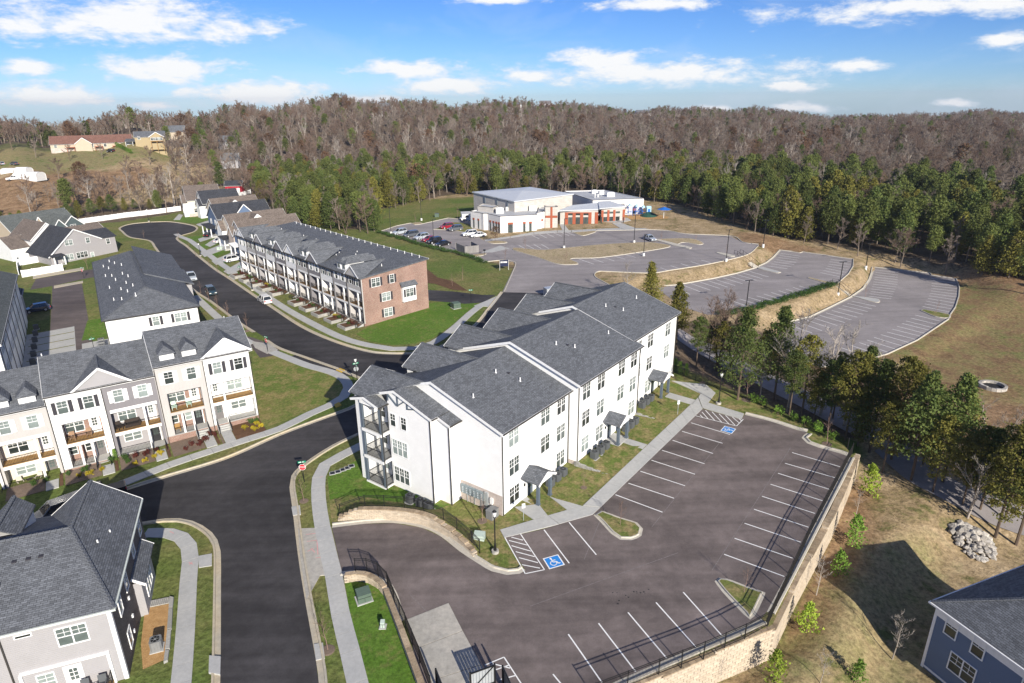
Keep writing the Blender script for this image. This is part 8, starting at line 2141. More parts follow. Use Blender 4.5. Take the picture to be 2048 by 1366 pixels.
def car(kind_, paint, f, r, label, group='parked cars', name='parked_car', c=None):
 """f and r: pixels on the ground under the front and rear; c overrides the centre"""
 if kind_ not in CARS: CARS[kind_] = car_parts(kind_)
 K_ = CARS[kind_]
 a, b = at(*f), at(*r); th = math.atan2(a.y - b.y, a.x - b.x)
 p = at(*c) if c else (a + b) / 2
 e = empty(name, (p[0], p[1], p[2] + .035), th, label, 'car' if kind_ != 'pickup' else 'pickup truck', group)
 link('body', painted(K_['body'], paint), e); link('windows', K_['glass'], e); link('roof', painted(K_['roof'], paint), e)
 for sx, lab in ((.19, 'front'), (.80, 'rear')):
  for s in (-1, 1):
   w_ = link('tyre', K_['tyre'], None); w_.name = 'wheel'; w_.parent = e; w_.location = (K_['x'](sx), s * (K_['h'] - .13), K_['R']); link('rim', K_['rim'], w_)
 for s in (-1, 1):
  link('headlight', K_['lamp'], e, (K_['x'](.012), s * (K_['h'] - .38), K_['belt'] * .72)); link('tail_light', K_['tail'], e, (K_['x'](.995), s * (K_['h'] - .34), K_['belt'] * .8))
 link('grille', K_['grille'], e, (K_['x'](.0), 0, .58))
 if K_['bed']: link('bed', K_['bed'], e)
 return e
ch = 'cars in the church car park'
car('suv', 'car_silver', (788, 471), (811, 466), 'silver hatchback at the left end of the row by the juniper hedge', ch)
car('van', 'car_grey', (807, 476.5), (837, 470.5), 'dark grey minivan second in the row by the juniper hedge', ch)
car('suv', 'car_silver', (828, 481.5), (858, 475), 'silver crossover third in the row by the juniper hedge', ch)
car('sedan', 'car_red', (843, 486), (873, 478.5), 'dark red sedan between a silver and a black car by the hedge', ch)
car('suv', 'car_black', (853, 490), (884, 483), 'black sport utility car fifth in the row by the juniper hedge', ch)
car('sedan', 'car_black', (869, 495), (901, 488.5), 'black sedan at the right end of the row near the board enclosure', ch)
car('suv', 'car_red', (883, 459), (904, 455), 'bright red sport utility car beside the grass island', ch)
car('suv', 'car_grey', (899, 463), (922, 459.5), 'slate grey sport utility car next to the bright red one', ch)
car('suv', 'car_white', (928, 473), (951, 470), 'white sport utility car beside the white sedan near the church corner', ch)
car('sedan', 'car_white', (941, 476), (971, 472), 'white sedan nearest the corner of the church', ch)
car('van', 'car_white', (927, 441.5), (943, 439.5), 'white van by the white shed behind the church corner', ch)
car('sedan', 'car_silver', (1309, 484.5), (1289, 477), 'pale silver car alone by the church path', ch)
car('suv', 'car_white', (519, 598), (541, 613), 'white sport utility car at the kerb before the long terrace', 'cars on the main street')
car('pickup', 'car_silver', (391, 568), (376, 551), 'silver pickup parked on the left side of the main street', 'cars on the main street')
car('suv', 'car_teal', (431, 597), (415, 580), 'dark teal sport utility car behind the silver pickup on the street', 'cars on the main street')
car('suv', 'car_white', (481, 519.5), (452, 526), 'white sport utility car across the driveway next to the terrace', 'cars on driveways')
car('suv', 'car_white', (497, 515), (482, 519), 'white car close to the house wall beyond another white car', 'cars on driveways')
car('sedan', 'car_white', (453, 482.5), (433, 487.5), 'white sedan on the driveway between blue and tan houses', 'cars on driveways')
car('sedan', 'car_black', (428, 470), (413, 475.5), 'dark car by the porch posts of the navy blue house', 'cars on driveways')
car('suv', 'car_navy', (52, 628), (98, 619), 'navy sport utility car in the shade of the rear alley', 'cars on driveways')
car('pickup', 'car_grey', (322, 303), (338, 302), 'grey pickup on the grass near the yellow hill house', 'cars on the hill')
car('sedan', 'car_grey', (24, 329), (34, 331), 'grey car on the track above the white sheds', 'cars on the hill')
car('sedan', 'car_silver', (-2, 329), (9, 331), 'silver car cut by the left edge above the white sheds', 'cars on the hill')
car('pickup', 'car_white', (24, 361), (33, 359), 'white truck beside the longest white shed', 'cars on the hill')
car('suv', 'car_black', (217, 305), (227, 304), 'black car beside the large hillside house', 'cars on the hill')
car('pickup', 'car_black', (168, 1010), (225, 992), 'black pickup parked behind the roof of the grey house', 'cars on the lower street')
car('van', 'car_grey', (95, 1042), (150, 1020), 'dark van parked behind the dormers of the grey house', 'cars on the lower street')
# ---------------------------------------------------------------- lamps and signs
def street_lamp(b, top, label, signs=False):
 p = at(*b); h = max(3.5, min(5.2, hgt(p, b[0], top)))
 e = empty('street_lamp', tuple(p), R(20), label, 'street lamp', 'black street lamps')
 m = MB(); m.tube([(0, 0, -.3), (0, 0, .28)], [.36, .34], 16); m.build('footing', M['concrete_pad'], e)
 m = MB(); m.tube([(0, 0, .28), (0, 0, .5), (0, 0, .9), (0, 0, 1.1), (0, 0, h - .75)], [.15, .13, .10, .065, .055], 10); m.build('post', M['black_metal'], e)
 m = MB(); m.tube([(0, 0, h - .75), (0, 0, h - .68), (0, 0, h - .6)], [.06, .14, .1], 10); m.tube([(0, 0, h - .08), (0, 0, h - .02), (0, 0, h + .14)], [.22, .18, .03], 10)
 ln = m.build('lantern', M['black_metal'], e)
 m = MB(); m.tube([(0, 0, h - .6), (0, 0, h - .3), (0, 0, h - .08)], [.1, .19, .17], 10); m.build('globe', M['pot_white'], ln)
 if signs:
  for k, (rz_, z) in enumerate(((15, h - .95), (105, h - 1.2))): sign_blade(e, z, R(rz_))
  m = MB(); oct_(m, (0, .09, h - 1.75), .38, 1); m.build('sign_back', M['steel_pale'], e)
 return e
def oct_(m, c, r, s):
 P = [(c[0] + r * math.cos(R(22.5 + 45 * i)), c[2] + r * math.sin(R(22.5 + 45 * i))) for i in range(8)]
 A = [(x, c[1], z) for x, z in P]; B = [(x, c[1] + .012, z) for x, z in P]
 m.face(A); m.face(B[::-1])
 for i in range(8): j = (i + 1) % 8; m.face([A[j], A[i], B[i], B[j]])
def sign_blade(parent, z, rz_, w=.85, h=.24):
 m = MB(); m.box(-w / 2, -.012, z, w / 2, .012, z + h); o = m.build('name_plate', M['sign_green'], parent, (0, 0, 0), rz_)
 for s in (-1, 1):
  q = MB(); x = -w * .40; rr = random.Random(int(z * 100))
  while x < w * .30:
   d_ = rr.uniform(.03, .06); q.box(x, s * .0125, z + .07, x + d_, s * .017, z + h - .06 - rr.choice((0, .03))); x += d_ + .015
  q.build('lettering', M['white_trim'], o)
def text_mesh(txt, size, mat, name='lettering'):
 c = bpy.data.curves.new('lettering', 'FONT'); c.body = txt; c.size = size; c.align_x = 'CENTER'; c.align_y = 'CENTER'; c.extrude = .003
 o = bpy.data.objects.new('tmp', c); COL.objects.link(o)
 dg = bpy.context.evaluated_depsgraph_get(); me = bpy.data.meshes.new_from_object(o.evaluated_get(dg))
 bpy.data.objects.remove(o); me.materials.clear(); me.materials.append(M[mat]); me.name = name
 return me
STOPT = text_mesh('STOP', .30, 'white_trim')
def stop_sign(b, rz_, label, h=2.5, blade=True):
 p = at(*b); e = empty('stop_sign', tuple(p), rz_, label, 'stop sign')
 m = MB(); m.tube([(0, 0, -.2), (0, 0, h + .55)], [.045, .04], 8); m.build('post', M['black_metal'], e)
 m = MB(); oct_(m, (0, -.07, h - .2), .40, 1); f = m.build('sign_face', M['white_trim'], e)
 m = MB(); oct_(m, (0, -.076, h - .2), .365, 1); m.build('red_field', M['sign_red'], f)
 t = link('lettering', STOPT, f, (0, -.085, h - .2)); t.rotation_euler = (R(90), 0, 0)
 if blade: sign_blade(e, h + .3, R(8))
 return e
for b, t, lab in (((990.5, 1105), 1022, 'black lamp post with white globe between the pad mounted box and hatched bay'), ((1437, 808), 745, 'black lamp post on the turf beyond the far hatched bay'), ((401, 512), 486, 'black lamp post before the driveways of the houses'), ((505, 581), 543, 'black lamp post in front of the left end of the long terrace'), ((298, 443), 418, 'black lamp post on the rim of the turning circle')): street_lamp(b, t, lab)
street_lamp((716, 775), 716, 'black lamp post carrying green street names at the street corner', True)
stop_sign((609, 964), R(5), 'red stop sign with green street name facing the lower street corner', 2.15)
stop_sign((536, 704), R(-40), 'red stop sign at the mouth of the alley beside the town houses', 2.3)
stop_sign((168, 557), R(-30), 'small red stop sign by the rear alley junction', 2.3)
def name_post(b, rz_, label, h=2.7):
 p = at(*b); e = empty('street_name_sign', tuple(p), rz_, label, 'street sign')
 m = MB(); m.tube([(0, 0, -.2), (0, 0, h)], [.045, .04], 8); m.build('post', M['black_metal'], e)
 sign_blade(e, h - .3, 0, .8); sign_blade(e, h - .6, R(90), .8)
name_post((942, 604), R(10), 'green street name sign beside the alley behind the brick end'); name_post((481, 552), R(-40), 'green street name sign by the last driveway before the terrace'); name_post((190, 705), R(-50), 'green street name sign rising behind the ridge of the town houses', 3.0)
def access_sign(b, label):
 p = at(*b); e = empty('access_sign', tuple(p), R(15), label, 'parking sign', 'accessible parking signs')
 m = MB(); m.tube([(0, 0, -.2), (0, 0, 2.0)], [.03, .03], 6); m.build('post', M['steel_pale'], e)
 m = MB(); m.box(-.17, -.05, 1.5, .17, -.032, 2.02); f = m.build('sign_face', M['white_trim'], e)
 m = MB(); m.box(-.11, -.056, 1.68, .11, -.0505, 1.92); m.build('symbol_field', M['paint_blue'], f)
 m = MB(); m.tube([(0.0, -.0565, 1.77), (.0, -.059, 1.77)], [.06, .06], 10); m.box(-.03, -.0595, 1.79, .0, -.0565, 1.9); m.build('symbol', M['white_trim'], f)
access_sign((1047, 1041), 'small white accessible parking sign beside the near porch path'); access_sign((1355, 829), 'small white accessible parking sign on the lawn by the far porch')
def light_pole(b, top, label, off=0.0, heads=2, rz_=0.3):
 p = at(*b); h = max(5.5, min(9.5, hgt(p, b[0], top)))
 e = empty('car_park_light', tuple(p), rz_, label, 'light pole', 'tall church car park lights')
 m = MB(); m.tube([(0, 0, -.6), (0, 0, .75)], [.3, .3], 14); m.build('footing', M['pot_white'], e)
 m = MB(); m.box(-.06, -.06, .75, .06, .06, h); m.build('pole', M['black_metal'], e)
 for s in ((-1, 1) if heads == 2 else (1,)):
  m = MB(); m.box(s * .08, -.03, h - .1, s * .3, .03, h - .04); m.box(s * .3, -.17, h - .12, s * .85, .17, h - .03); m.build('lamp_head', M['black_metal'], e)
for b, t, lab, n in (((1128, 497), 437, 'tall black light pole on the upper edge of the big church island', 1), ((1268, 486), 430, 'tall black light pole on the church island near the silver car', 2), ((1287, 512), 478, 'tall black light pole standing behind the conical cedar', 1), ((1452, 523), 459, 'tall black light pole on the bank left of the upper stairs', 2), ((1526, 494), 440, 'tall black light pole at the right end of the upper terrace', 2), ((1492, 618), 560, 'tall black light pole on the hedge edge of the middle terrace', 2), ((1675, 592), 523, 'tall black light pole beside the lower terrace stairs', 2), ((1731, 538), 486, 'tall black light pole between the middle and lowest terraces', 2), ((782, 468), 413, 'tall black light pole at the left tip of the juniper hedge', 1), ((843, 441), 402, 'tall black light pole on the grass edge left of the church', 1), ((868, 494), 438, 'tall black light pole rising between the black cars by the hedge', 1)): light_pole(b, t, lab, heads=n)
# church sign
p = at(1000, 541); e = empty('church_sign', tuple(p), R(8), 'navy blue sign board with white lettering on two posts at the church drive', 'sign')
for x in (-.05, 2.05):
 m = MB(); m.box(x - .06, -.06, -.3, x + .06, .06, 2.5); m.build('post', M['concrete'], e)
m = MB(); m.box(.01, -.09, 1.0, 1.99, .05, 2.5); f = m.build('board', M['sign_navy'], e)
m = MB(); rr = random.Random(4); x = .16
for k in range(9):
 if k == 3: x += .1; continue
 d_ = rr.uniform(.12, .17); m.box(x, -.1, 1.82, x + d_, -.091, 2.18);
 x += d_ + .045
m.build('lettering', M['white_trim'], f)
# ---------------------------------------------------------------- fences
def iron_fence(px, label, off=0.0, h=1.35, gap=2.3, lift=.0, seg=None, ground=None):
 P = curve(W(px, off), 50) if False else [np.array(q) for q in W(px, off)]
 e = empty('iron_fence', (0, 0, 0), 0, label, 'fence', 'black iron fences')
 pm = MB(); pm.box(-.035, -.035, -.25, .035, .035, h + .06); pme = pm.mesh('post', M['black_metal'])
 zf = (lambda x, y: zpl(x, y, off + lift)) if ground is None else ground
 for a, b in zip(P, P[1:]):
  L = np.hypot(*(b - a)); n = max(1, round(L / gap))
  for i in range(n):
   s, t = a + (b - a) * i / n, a + (b - a) * (i + 1) / n
   zs, zt_ = zf(*s), zf(*t)
   link('post', pme, e, (s[0], s[1], zs))
   S, T_ = Vector((s[0], s[1], zs)), Vector((t[0], t[1], zt_))
   m = MB()
   for q in (h, h - .17, .12): m.sweep(S + Vector((0, 0, q)), T_ + Vector((0, 0, q)), .035, .04)
   rl = m.build('rail', M['black_metal'], e)
   q = MB(); l_ = (T_ - S).length; k_ = max(1, int(l_ / .115))
   for j in range(1, k_): c = S.lerp(T_, j / k_); q.sweep(c + Vector((0, 0, .05)), c + Vector((0, 0, h)), .018, .018)
   q.build('pickets', M['black_metal'], rl, kind='stuff')
 link('post', pme, e, (P[-1][0], P[-1][1], zf(*P[-1])))
def wall_path(px, off=0.0, step=None): return [np.array(q) for q in W(px, off)]
# walls of rough blocks laid in courses
def stone_wall(label, path, zbot, ztop, bl=.55, bh=.2, depth=.35, batter=0.0, side=1, singles=300, cap=True, mat='stone_block'):
 """path: world points left to right as seen on the face side; zbot,ztop functions of (t,x,y)"""
 e = empty('retaining_wall', (0, 0, 0), 0, label, 'wall', 'pale stone retaining walls')
 seg = np.array([np.hypot(*(b - a)) for a, b in zip(path, path[1:])]); cum = np.concatenate([[0], np.cumsum(seg)]); Lt = cum[-1]
 def pt(s):
  k = min(max(np.searchsorted(cum, s) - 1, 0), len(seg) - 1); u = (path[k + 1] - path[k]) / seg[k]
  return path[k] + u * (s - cum[k]), math.atan2(u[1], u[0])
 mes = []
 for v in range(4):
  m = MB(); rr = random.Random(v); j = lambda: rr.uniform(-.018, .018)
  l2, h2 = bl / 2 - .008, bh - .008
  f = [(-l2 + .01, -depth / 2 - .03 + j(), .01), (l2 - .01, -depth / 2 - .03 + j(), .01), (l2 - .01, -depth / 2 - .03 + j(), h2 - .01), (-l2 + .01, -depth / 2 - .03 + j(), h2 - .01)]
  o_ = [(-l2, -depth / 2, 0), (l2, -depth / 2, 0), (l2, -depth / 2, h2), (-l2, -depth / 2, h2)]; bk = [(x, depth / 2, z) for x, _, z in o_]
  m.face(f)
  for i in range(4): q = (i + 1) % 4; m.face([o_[i], o_[q], f[q], f[i]]); m.face([bk[i], bk[q], o_[q], o_[i]])
  m.face(bk[::-1]); mes.append(m.mesh('block', M[mat], False))
 rows_ = []
 n = int(Lt / bl)
 cand = []
 for i in range(n + 1):
  for half in (0, 1):
   s = (i + .5 * half) * bl + bl * .25
   if s > Lt: continue
   (x, y), a = pt(s); z0, z1 = zbot(s / Lt, x, y), ztop(s / Lt, x, y)
   k = half
   while z0 + (k + 1) * bh <= z1 + .02:
    cand.append((x, y, z0 + k * bh, a, k)); k += 2
 d0 = lambda c: math.dist((c[0], c[1], c[2]), (0, 0, CAMH)) / max(.12, abs(math.sin(c[3] - math.atan2(c[1], c[0]))))
 cand.sort(key=d0)
 for c in cand[:singles]:
  link('block', random.choice(mes), e, (c[0] - math.sin(c[3]) * batter * c[4], c[1] + math.cos(c[3]) * batter * c[4], c[2]), c[3])
 if len(cand) > singles:
  m = MB()
  for c in cand[singles:]:
   src = random.choice(mes); ca, sa = math.cos(c[3]), math.sin(c[3]); k = len(m.v)
   m.v += [(c[0] + v.co.x * ca - v.co.y * sa, c[1] + v.co.x * sa + v.co.y * ca, c[2] + v.co.z) for v in src.vertices]
   m.f += [tuple(i + k for i in p.vertices) for p in src.polygons]; m.mi += [0] * len(src.polygons)
  m.build('blocks', M[mat], e, kind='stuff')
 if cap:
  m = MB(); m.box(-bl / 2 + .006, -depth / 2 - .07, 0, bl / 2 - .006, depth / 2 + .05, .11); me = m.mesh('cap_stone', M['stone_cap'])
  m = []
  for i in range(int(Lt / bl)):
   s = (i + .5) * bl; (x, y), a = pt(s); z0, z1 = zbot(s / Lt, x, y), ztop(s / Lt, x, y)
   kk = int((z1 + .02 - z0) / bh); link('cap_stone', me, e, (x, y, z0 + kk * bh), a)
 core = MB()
 for i in range(int(Lt / 1.0) + 1):
  s = min(i * 1.0, Lt); s2 = min(s + 1.0, Lt)
  if s2 - s < .05: continue
  (x, y), a = pt(s); (x2, y2), a2 = pt(s2)
  z0 = zbot(s / Lt, x, y) - .6; z1 = ztop(s / Lt, x, y) - .22
  if z1 - z0 < .3: continue
  nx, ny = -math.sin(a) * .1, math.cos(a) * .1
  core.prism(ccw([(x + nx * -.3, y + ny * -.3), (x2 - nx * .3, y2 - ny * .3), (x2 + nx * 2, y2 + ny * 2), (x + nx * 2, y + ny * 2)]), z0, z1)
 core.build('wall_core', M['mulch_grey'], e)
 return e
# the big wall round the car park
pw = list(reversed(wall_path([(1716, 906), (1667, 1021), (1592, 1154), (1545, 1250), (1416, 1302), (1322, 1343), (1190, 1400)])))
stone_wall('tall pale stone retaining wall holding up the new car park', pw, lambda t, x, y: zpl(x, y, -3.6), lambda t, x, y: zpl(x, y, -.02 - .12 * (int(t * 9) % 2)), .62, .27, .5)
iron_fence([(1703, 909), (1620, 1068), (1536, 1250)], 'long black iron fence on top of the tall stone wall, right hand side', h=1.45, lift=.02)
iron_fence([(1534, 1253), (1489, 1278), (1407, 1314), (1317, 1349), (1190, 1398)], 'black iron fence on top of the tall stone wall along the bottom edge', h=1.45, lift=.02)
iron_fence([(1345, 745), (1440, 779), (1500, 801), (1600, 846), (1695, 896)], 'black iron fence along the dark grove behind the far kerb', h=1.3, lift=.0)
# curved wall by the drive, with the bank it holds
pw = [np.array(q) for q in curve(W([(679, 1040), (730, 1038), (787, 1039), (843.5, 1047), (881, 1062), (919, 1085), (951, 1112)]), .9)]
wtop = lambda t: 1.28 if t < .62 else 1.28 - (t - .62) / .38 * .85
wtop2 = lambda t: min(1.28, .35 + t * 8) if t < .2 else wtop(t)
stone_wall('low curved wall of pale stone courses beside the drive', pw, lambda t, x, y: zpl(x, y, .0), lambda t, x, y: zpl(x, y, wtop2(t)), .5, .155, .4)
m = MB(); n_ = len(pw)
in1, in2 = offs(pw, .25), offs(pw, 2.6)
for i in range(n_ - 1):
 t0, t1 = i / (n_ - 1), (i + 1) / (n_ - 1)
 h0, h1 = wtop2(t0) - .06, wtop2(t1) - .06
 m.face([(*in1[i], zpl(*in1[i], h0)), (*in1[i + 1], zpl(*in1[i + 1], h1)), (*in2[i + 1], zpl(*in2[i + 1], .02)), (*in2[i], zpl(*in2[i], .02))])
o = m.build('bank', M['lawn_mixed'], kind='structure')
if o.data.polygons[0].normal.z < 0: o.data.flip_normals()
fp = offs(pw, .5)
def fence_world(P, label, zf, h=1.3, gap=1.9):
 e_px = P
 e = empty('iron_fence', (0, 0, 0), 0, label, 'fence', 'black iron fences')
 pm = MB(); pm.box(-.035, -.035, -.25, .035, .035, h + .06); pme = pm.mesh('post', M['black_metal'])
 for i, (a, b) in enumerate(zip(P, P[1:])):
  S, T_ = Vector((a[0], a[1], zf(i))), Vector((b[0], b[1], zf(i + 1)))
  link('post', pme, e, tuple(S)); m = MB()
  for q in (h, h - .17, .1): m.sweep(S + Vector((0, 0, q)), T_ + Vector((0, 0, q)), .035, .04)
  rl = m.build('rail', M['black_metal'], e); q = MB(); k_ = max(1, int((T_ - S).length / .115))
  for j in range(1, k_): c = S.lerp(T_, j / k_); q.sweep(c + Vector((0, 0, .05)), c + Vector((0, 0, h)), .018, .018)
  q.build('pickets', M['black_metal'], rl, kind='stuff')
 link('post', pme, e, (P[-1][0], P[-1][1], zf(len(P) - 1)))
sel = fp[::2] + ([fp[-1]] if (len(fp) - 1) % 2 else [])
ts = [min(1.0, 2 * i / (len(fp) - 1)) for i in range(len(sel))]
fence_world(sel, 'black iron fence along the top of the low curved stone wall', lambda i: zpl(*sel[i], wtop2(ts[i]) - .12))
# small wall and fence across the drive
pw = [np.array(q) for q in curve(W([(692, 1163), (715, 1160), (740, 1164), (762, 1178), (772, 1190)]), .6)]
stone_wall('short curved stone wall at the lower side of the drive mouth', pw, lambda t, x, y: zpl(x, y, .0), lambda t, x, y: zpl(x, y, .75), .45, .15, .35)
pw = [np.array(q) for q in W([(773, 1192), (800, 1262), (838, 1366), (850, 1400)])]
stone_wall('straight stone wall between lower lawn and dumpster pad', pw, lambda t, x, y: zpl(x, y, -.1), lambda t, x, y: zpl(x, y, .7), .5, .16, .35)
iron_fence([(712, 1150), (735, 1150), (757, 1158), (776, 1178), (789, 1210), (812, 1262), (840, 1330), (862, 1390)], 'black iron fence running down from the drive mouth to the dumpster gates', h=1.35, gap=2.0, lift=.45)
# gates of the dumpster enclosure
def gate(px0, px1, h, label, mat, bars=8, z0=.15):
 a, b = np.array(atp(*px0)), np.array(atp(*px1)); z = zpl(*a); th = math.atan2(*(b - a)[::-1]); L = float(np.hypot(*(b - a)))
 e = empty('enclosure_gate', (a[0], a[1], z), th, label, 'gate', 'dumpster enclosure gates')
 m = MB()
 for q in ((0, -.05, z0, L, .05, z0 + .08), (0, -.05, h - .08, L, .05, h), (-.06, -.06, -.1, .06, .06, h + .1), (L - .06, -.06, -.1, L + .06, .06, h + .1)): m.box(*q)
 m.sweep((.05, 0, z0 + .1), (L - .05, 0, h - .1), .05, .06); m.build('gate_frame', M['black_metal'], e)
 w_ = L / bars
 for i in range(bars):
  m = MB(); m.box(i * w_ + .012, .055, z0 + .02, (i + 1) * w_ - .012, .085, h - .02); m.build('slat', M[mat], e)
gate((942, 1386), (990, 1367), 1.85, 'black framed gate with pale grey vertical slats at the dumpster pad', 'steel_pale')
gate((1006, 1372), (1040, 1450), 1.85, 'dark open gate leaf standing at the hatched bay', 'unit_dark')
gate((874, 1378), (890, 1420), 1.85, 'dark gate leaf at the left side of the dumpster pad', 'unit_dark', 4)
# white vinyl fences of the houses
def vinyl(px, label, h=1.75):
 P = [at(*q) for q in px]; e = empty('vinyl_fence', (0, 0, 0), 0, label, 'fence', 'white vinyl fences')
 for a, b in zip(P, P[1:]):
  L = (b - a).length; n = max(1, round(L / 2.4)); th = math.atan2(b.y - a.y, b.x - a.x)
  for i in range(n + 1):
   c = a.lerp(b, i / n); m_ = link('post', VP, e, (c.x, c.y, T(c.x, c.y)), th)
   if i < n:
    d_ = a.lerp(b, (i + .5) / n); q = link('fence_panel', VN, e, (d_.x, d_.y, T(d_.x, d_.y)), th); q.scale = ((L / n - .1) / 2.3, 1, h / 1.75)
m = MB(); m.box(-.065, -.065, -.8, .065, .065, 1.85); m.box(-.08, -.08, 1.85, .08, .08, 1.9); VP = m.mesh('post', M['white_vinyl'])
m = MB(); m.box(-1.15, -.02, -.7, 1.15, .02, 1.68); m.box(-1.15, -.04, 1.68, 1.15, .04, 1.77); m.box(-1.15, -.04, .05, 1.15, .04, .16); VN = m.mesh('fence_panel', M['white_vinyl'])
vinyl([(160, 448), (250, 435), (362, 421)], 'long white vinyl boundary fence behind the turning circle'); vinyl([(476, 395), (502, 387)], 'short white vinyl fence running up beside the last house'); vinyl([(-40, 478), (0, 473), (34, 468)], 'white vinyl fence left of the green roofed house')
vinyl([(35, 514), (95, 503)], 'white vinyl fence between the back lawns, farthest of three'); vinyl([(36, 532), (102, 520)], 'white vinyl fence between the back lawns, middle of three'); vinyl([(45, 555), (127, 541)], 'white vinyl fence between the back lawns, nearest of three'); vinyl([(-30, 497), (0, 501), (34, 514), (36, 534), (38, 550)], 'white vinyl fence along the left end of the back lawns', 1.2)
# ---------------------------------------------------------------- boxes, pit, rocks and other small things
def padbox(b, w_, d_, h, mat, label, rz_, name='transformer_box'):
 p = at(*b); e = empty(name, tuple(p), rz_, label, 'utility box')
 m = MB(); m.box(-w_ / 2 - .12, -d_ / 2 - .12, -.1, w_ / 2 + .12, d_ / 2 + .12, .08); m.build('pad', M['concrete'], e)
 m = MB(); m.prism([(-w_ / 2, -d_ / 2), (w_ / 2, -d_ / 2), (w_ / 2, d_ / 2), (-w_ / 2, d_ / 2)], .081, lambda x, y: h - .08 * (y < 0)); m.build('cabinet', M[mat], e)
 m = MB(); m.box(-w_ / 2 - .03, -d_ / 2 - .03, h * .6, w_ / 2 + .03, -d_ / 2 - .002, h * .62); m.box(-.01, -d_ / 2 - .02, .1, .01, -d_ / 2 - .002, h * .58); m.build('lid_seam', M['black_metal'], e)
padbox((728, 1199), 1.15, 1.0, .95, 'box_green', 'dark green transformer box on the lower lawn by the small stone wall', R(25))
padbox((959, 1081), 1.05, .8, .85, 'box_pale', 'pale green utility box on the lawn beside the black lamp post', R(-10))
padbox((912, 616), 1.5, 1.3, 1.2, 'box_green', 'dark green transformer box on the lawn behind the brick terrace', R(30)); padbox((905, 611), .5, .5, .7, 'box_pale', 'tiny pale green box left of the dark transformer', R(30))
padbox((1102, 592), 2.8, 1.6, 1.9, 'steel_pale', 'large pale steel cabinet beyond the far roof of the white building', R(25)); padbox((1128, 585), 1.6, 1.3, 1.5, 'paint_blue', 'bluish equipment box right of the large steel cabinet', R(25))
padbox((766, 1254), .34, .34, .65, 'box_pale', 'small pale green pedestal on the lower lawn', 0)
for b, lab in (((437, 500), 'left'), ((443, 499), 'right')): padbox(b, .7, .7, .9, 'box_pale', 'pale green pedestal on the lawn between driveways, %s of the pair' % lab, R(20))
condenser(tuple(at(836, 620)), R(-47), 'light grey air conditioner at the foot of the brick end wall', None, False)
def rock(seed, r):
 rr = random.Random(seed); bm = bmesh.new(); bmesh.ops.create_icosphere(bm, subdivisions=1, radius=r)
 for v in bm.verts: v.co *= rr.uniform(.72, 1.2); v.co.z *= .72
 me = bpy.data.meshes.new('rock'); bm.to_mesh(me); bm.free(); me.materials.append(M['stone_pale']); auto_uv(me); return me
RK = [rock(i, .42) for i in range(7)]
c = at(1945, 1085); e = empty('rock_pile', tuple(c), 0, 'heap of pale boulders half in the house shadow at the grove edge', 'rock pile')
for i in range(230):
 px, py = random.gauss(0, 1), random.gauss(0, 1)
 u, v = random.uniform(-1, 1), random.uniform(-1, 1)
 if u * u + v * v > 1: continue
 q = at(1945 + 44 * u + 8 * v, 1086 + 34 * v + 16 * u); s = random.uniform(.55, 1.25) * (1.15 if v < 0 else .8)
 o = link('rock', random.choice(RK), e, tuple(q - c + Vector((0, 0, .12 + .7 * (1 - u * u - v * v) * random.random()))), random.uniform(0, 6)); o.scale = (s, s * random.uniform(.7, 1.1), s * random.uniform(.7, 1))
c = at(1985, 774); e = empty('fire_pit', tuple(c), 0, 'round ring of pale stones round a burnt pit in the meadow', 'fire pit')
m = MB(); m.tube([(0, 0, .02), (0, 0, .05)], [1.45, 1.45], 20); m.build('ash', M['asphalt_rubber'], e)
m = MB(); m.box(-.3, -.2, -.1, .3, .2, .42); me = m.mesh('stone', M['stone_pale'])
for i in range(18): o = link('stone', me, e, (1.62 * math.cos(i * math.pi / 9), 1.62 * math.sin(i * math.pi / 9), random.uniform(-.05, .05)), i * math.pi / 9 + math.pi / 2)
for k, (b, w_) in enumerate((((665, 947), 0), ((676, 944), 0), ((686, 940), 0), ((695, 936.5), 0), ((703, 932.5), 0))):
 p = at(*b); e = empty('drain_grate', (p.x, p.y, p.z + .02), R(20), 'dark grate with pale rim on the lawn, %s of five in a row' % ('first', 'second', 'third', 'fourth', 'fifth')[k], 'grate', 'grates on the lawn')
 m = MB(); m.box(-.35, -.35, 0, .35, .35, .05); m.build('rim', M['concrete'], e); m = MB(); m.box(-.26, -.26, .051, .26, .26, .06); m.build('grating', M['black_metal'], e)
for i in range(16):
 a, b = random.choice(((1240, 1186), (1262, 1184), (1272, 1186), (1290, 1184), (1234, 1206), (1250, 1197))); P = atp(a + random.gauss(0, 7), b + random.gauss(0, 3)); r_ = random.uniform(.03, .11)
 m = MB(); m.face([(P[0] + r_ * random.uniform(.6, 1.2) * math.cos(k * .9), P[1] + r_ * random.uniform(.6, 1.2) * math.sin(k * .9), zpl(*P, .0345)) for k in range(7)]); m.build('oil_spot', M['asphalt_new'], lot)
def stairs(pa, oa, pb, ob, n, w_, label):
 a, b = np.array(atp(*pa, oa)), np.array(atp(*pb, ob)); za, zb = zpl(*a, oa + .15), zpl(*b, ob + .15); th = math.atan2(*(b - a)[::-1]); L = float(np.hypot(*(b - a)))
 e = empty('outdoor_stairs', (a[0], a[1], za), th, label, 'stairs', 'stairs between the church terraces')
 for i in range(n):
  m = MB(); z = (zb - za) * (i + 1) / n; m.box(L * i / n, -w_ / 2, z - .6, L * (i + 1) / n + .02, w_ / 2, z); m.build('step', M['kerb_pale'], e)
 for s in (-1, 1): railing(e, [(-1.2, s * (w_ / 2 + .06), .05), (0, s * (w_ / 2 + .06), .05), (L, s * (w_ / 2 + .06), zb - za)], .95, gap=1.2)
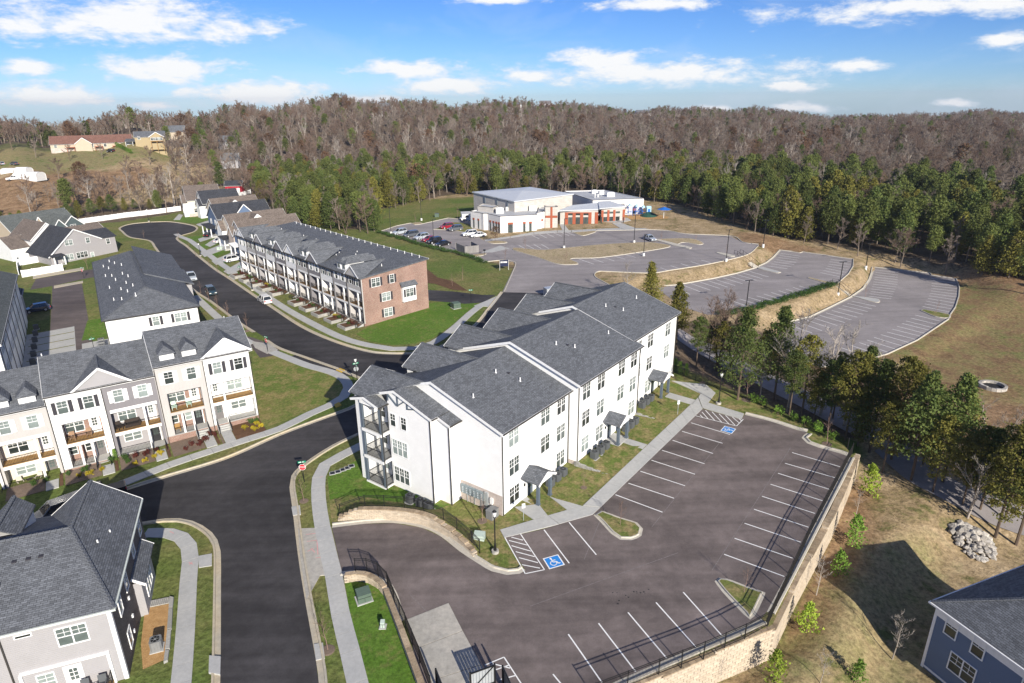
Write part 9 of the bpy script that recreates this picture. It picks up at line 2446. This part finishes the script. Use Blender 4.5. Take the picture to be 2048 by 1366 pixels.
stairs((1480, 511), 0, (1511, 535), -1.6, 11, 1.6, 'pale concrete stairs with black rails from the upper terrace to the middle one'); stairs((1674, 571), -1.6, (1699, 591), -3.4, 12, 1.6, 'pale concrete stairs with black rails from the middle terrace to the lowest')
p = at(487, 543); e = empty('snowman', tuple(p), R(-50), 'white inflatable snowman ornament on a front lawn near the terrace', 'lawn ornament')
for k, (z, r_) in enumerate(((.55, .6), (1.3, .45), (1.85, .3))):
 m = MB(); m.tube([(0, 0, z + r_ * math.sin(a)) for a in np.linspace(-1.5, 1.5, 7)], [max(.02, r_ * math.cos(a)) for a in np.linspace(-1.5, 1.5, 7)], 10); m.sm = True; m.build(('body', 'chest', 'head')[k], M['pot_white'], e)
m = MB(); m.tube([(0, 0, 2.08), (0, 0, 2.12), (0, 0, 2.13), (0, 0, 2.4)], [.32, .32, .2, .2], 10); m.build('hat', M['black_metal'], e)
for b, t, lab in (((305, 287), 243, 'wooden utility pole beside the yellow hill house'), ((190, 284), 258, 'wooden utility pole behind the large hillside house'), ((316, 285), 252, 'thin utility pole right of the yellow hill house')):
 p = at(*b); h = min(12, max(7, hgt(p, b[0], t))); e = empty('utility_pole', tuple(p), R(10), lab, 'utility pole', 'utility poles')
 m = MB(); m.tube([(0, 0, -.5), (0, 0, h)], [.17, .12], 8); m.build('pole', M['bark_pale'], e); m = MB(); m.box(-1.1, -.06, h - .9, 1.1, .06, h - .75); m.build('crossarm', M['bark_pale'], e)
p = at(835, 436); e = empty('bin', tuple(p), 0, 'small dark utility cabinet on the grass behind the church lot', 'utility box'); e.location = at(874, 434)
m = MB(); m.box(-.7, -.5, -.1, .7, .5, 1.2); m.build('cabinet', M['box_green'], e); m = MB(); m.box(-.74, -.54, 1.2, .74, .54, 1.28); m.build('lid', M['unit_dark'], e)
p = at(969, 511); e = empty('letter_box', tuple(p), 0, 'dark box on a thin post beside the board enclosure', 'box'); m = MB(); m.box(-.04, -.04, -.1, .04, .04, 1.2); m.build('post', M['black_metal'], e); m = MB(); m.box(-.3, -.2, 1.2, .3, .2, 1.6); m.build('box', M['black_metal'], e)
# ---------------------------------------------------------------- air
m = MB(); m.box(-3500, -3500, -200, 3500, 3500, 60)
hm = bpy.data.materials.new('haze'); hm.use_nodes = True; ht = hm.node_tree; ht.nodes.clear()
pv = ht.nodes.new('ShaderNodeVolumePrincipled'); pv.inputs['Color'].default_value = (0.80, 0.88, 1.0, 1); pv.inputs['Density'].default_value = 0.00011; pv.inputs['Anisotropy'].default_value = 0.2
ho = ht.nodes.new('ShaderNodeOutputMaterial'); ht.links.new(pv.outputs[0], ho.inputs['Volume'])
M['haze'] = hm
o = m.build('haze', M['haze'], kind='stuff')
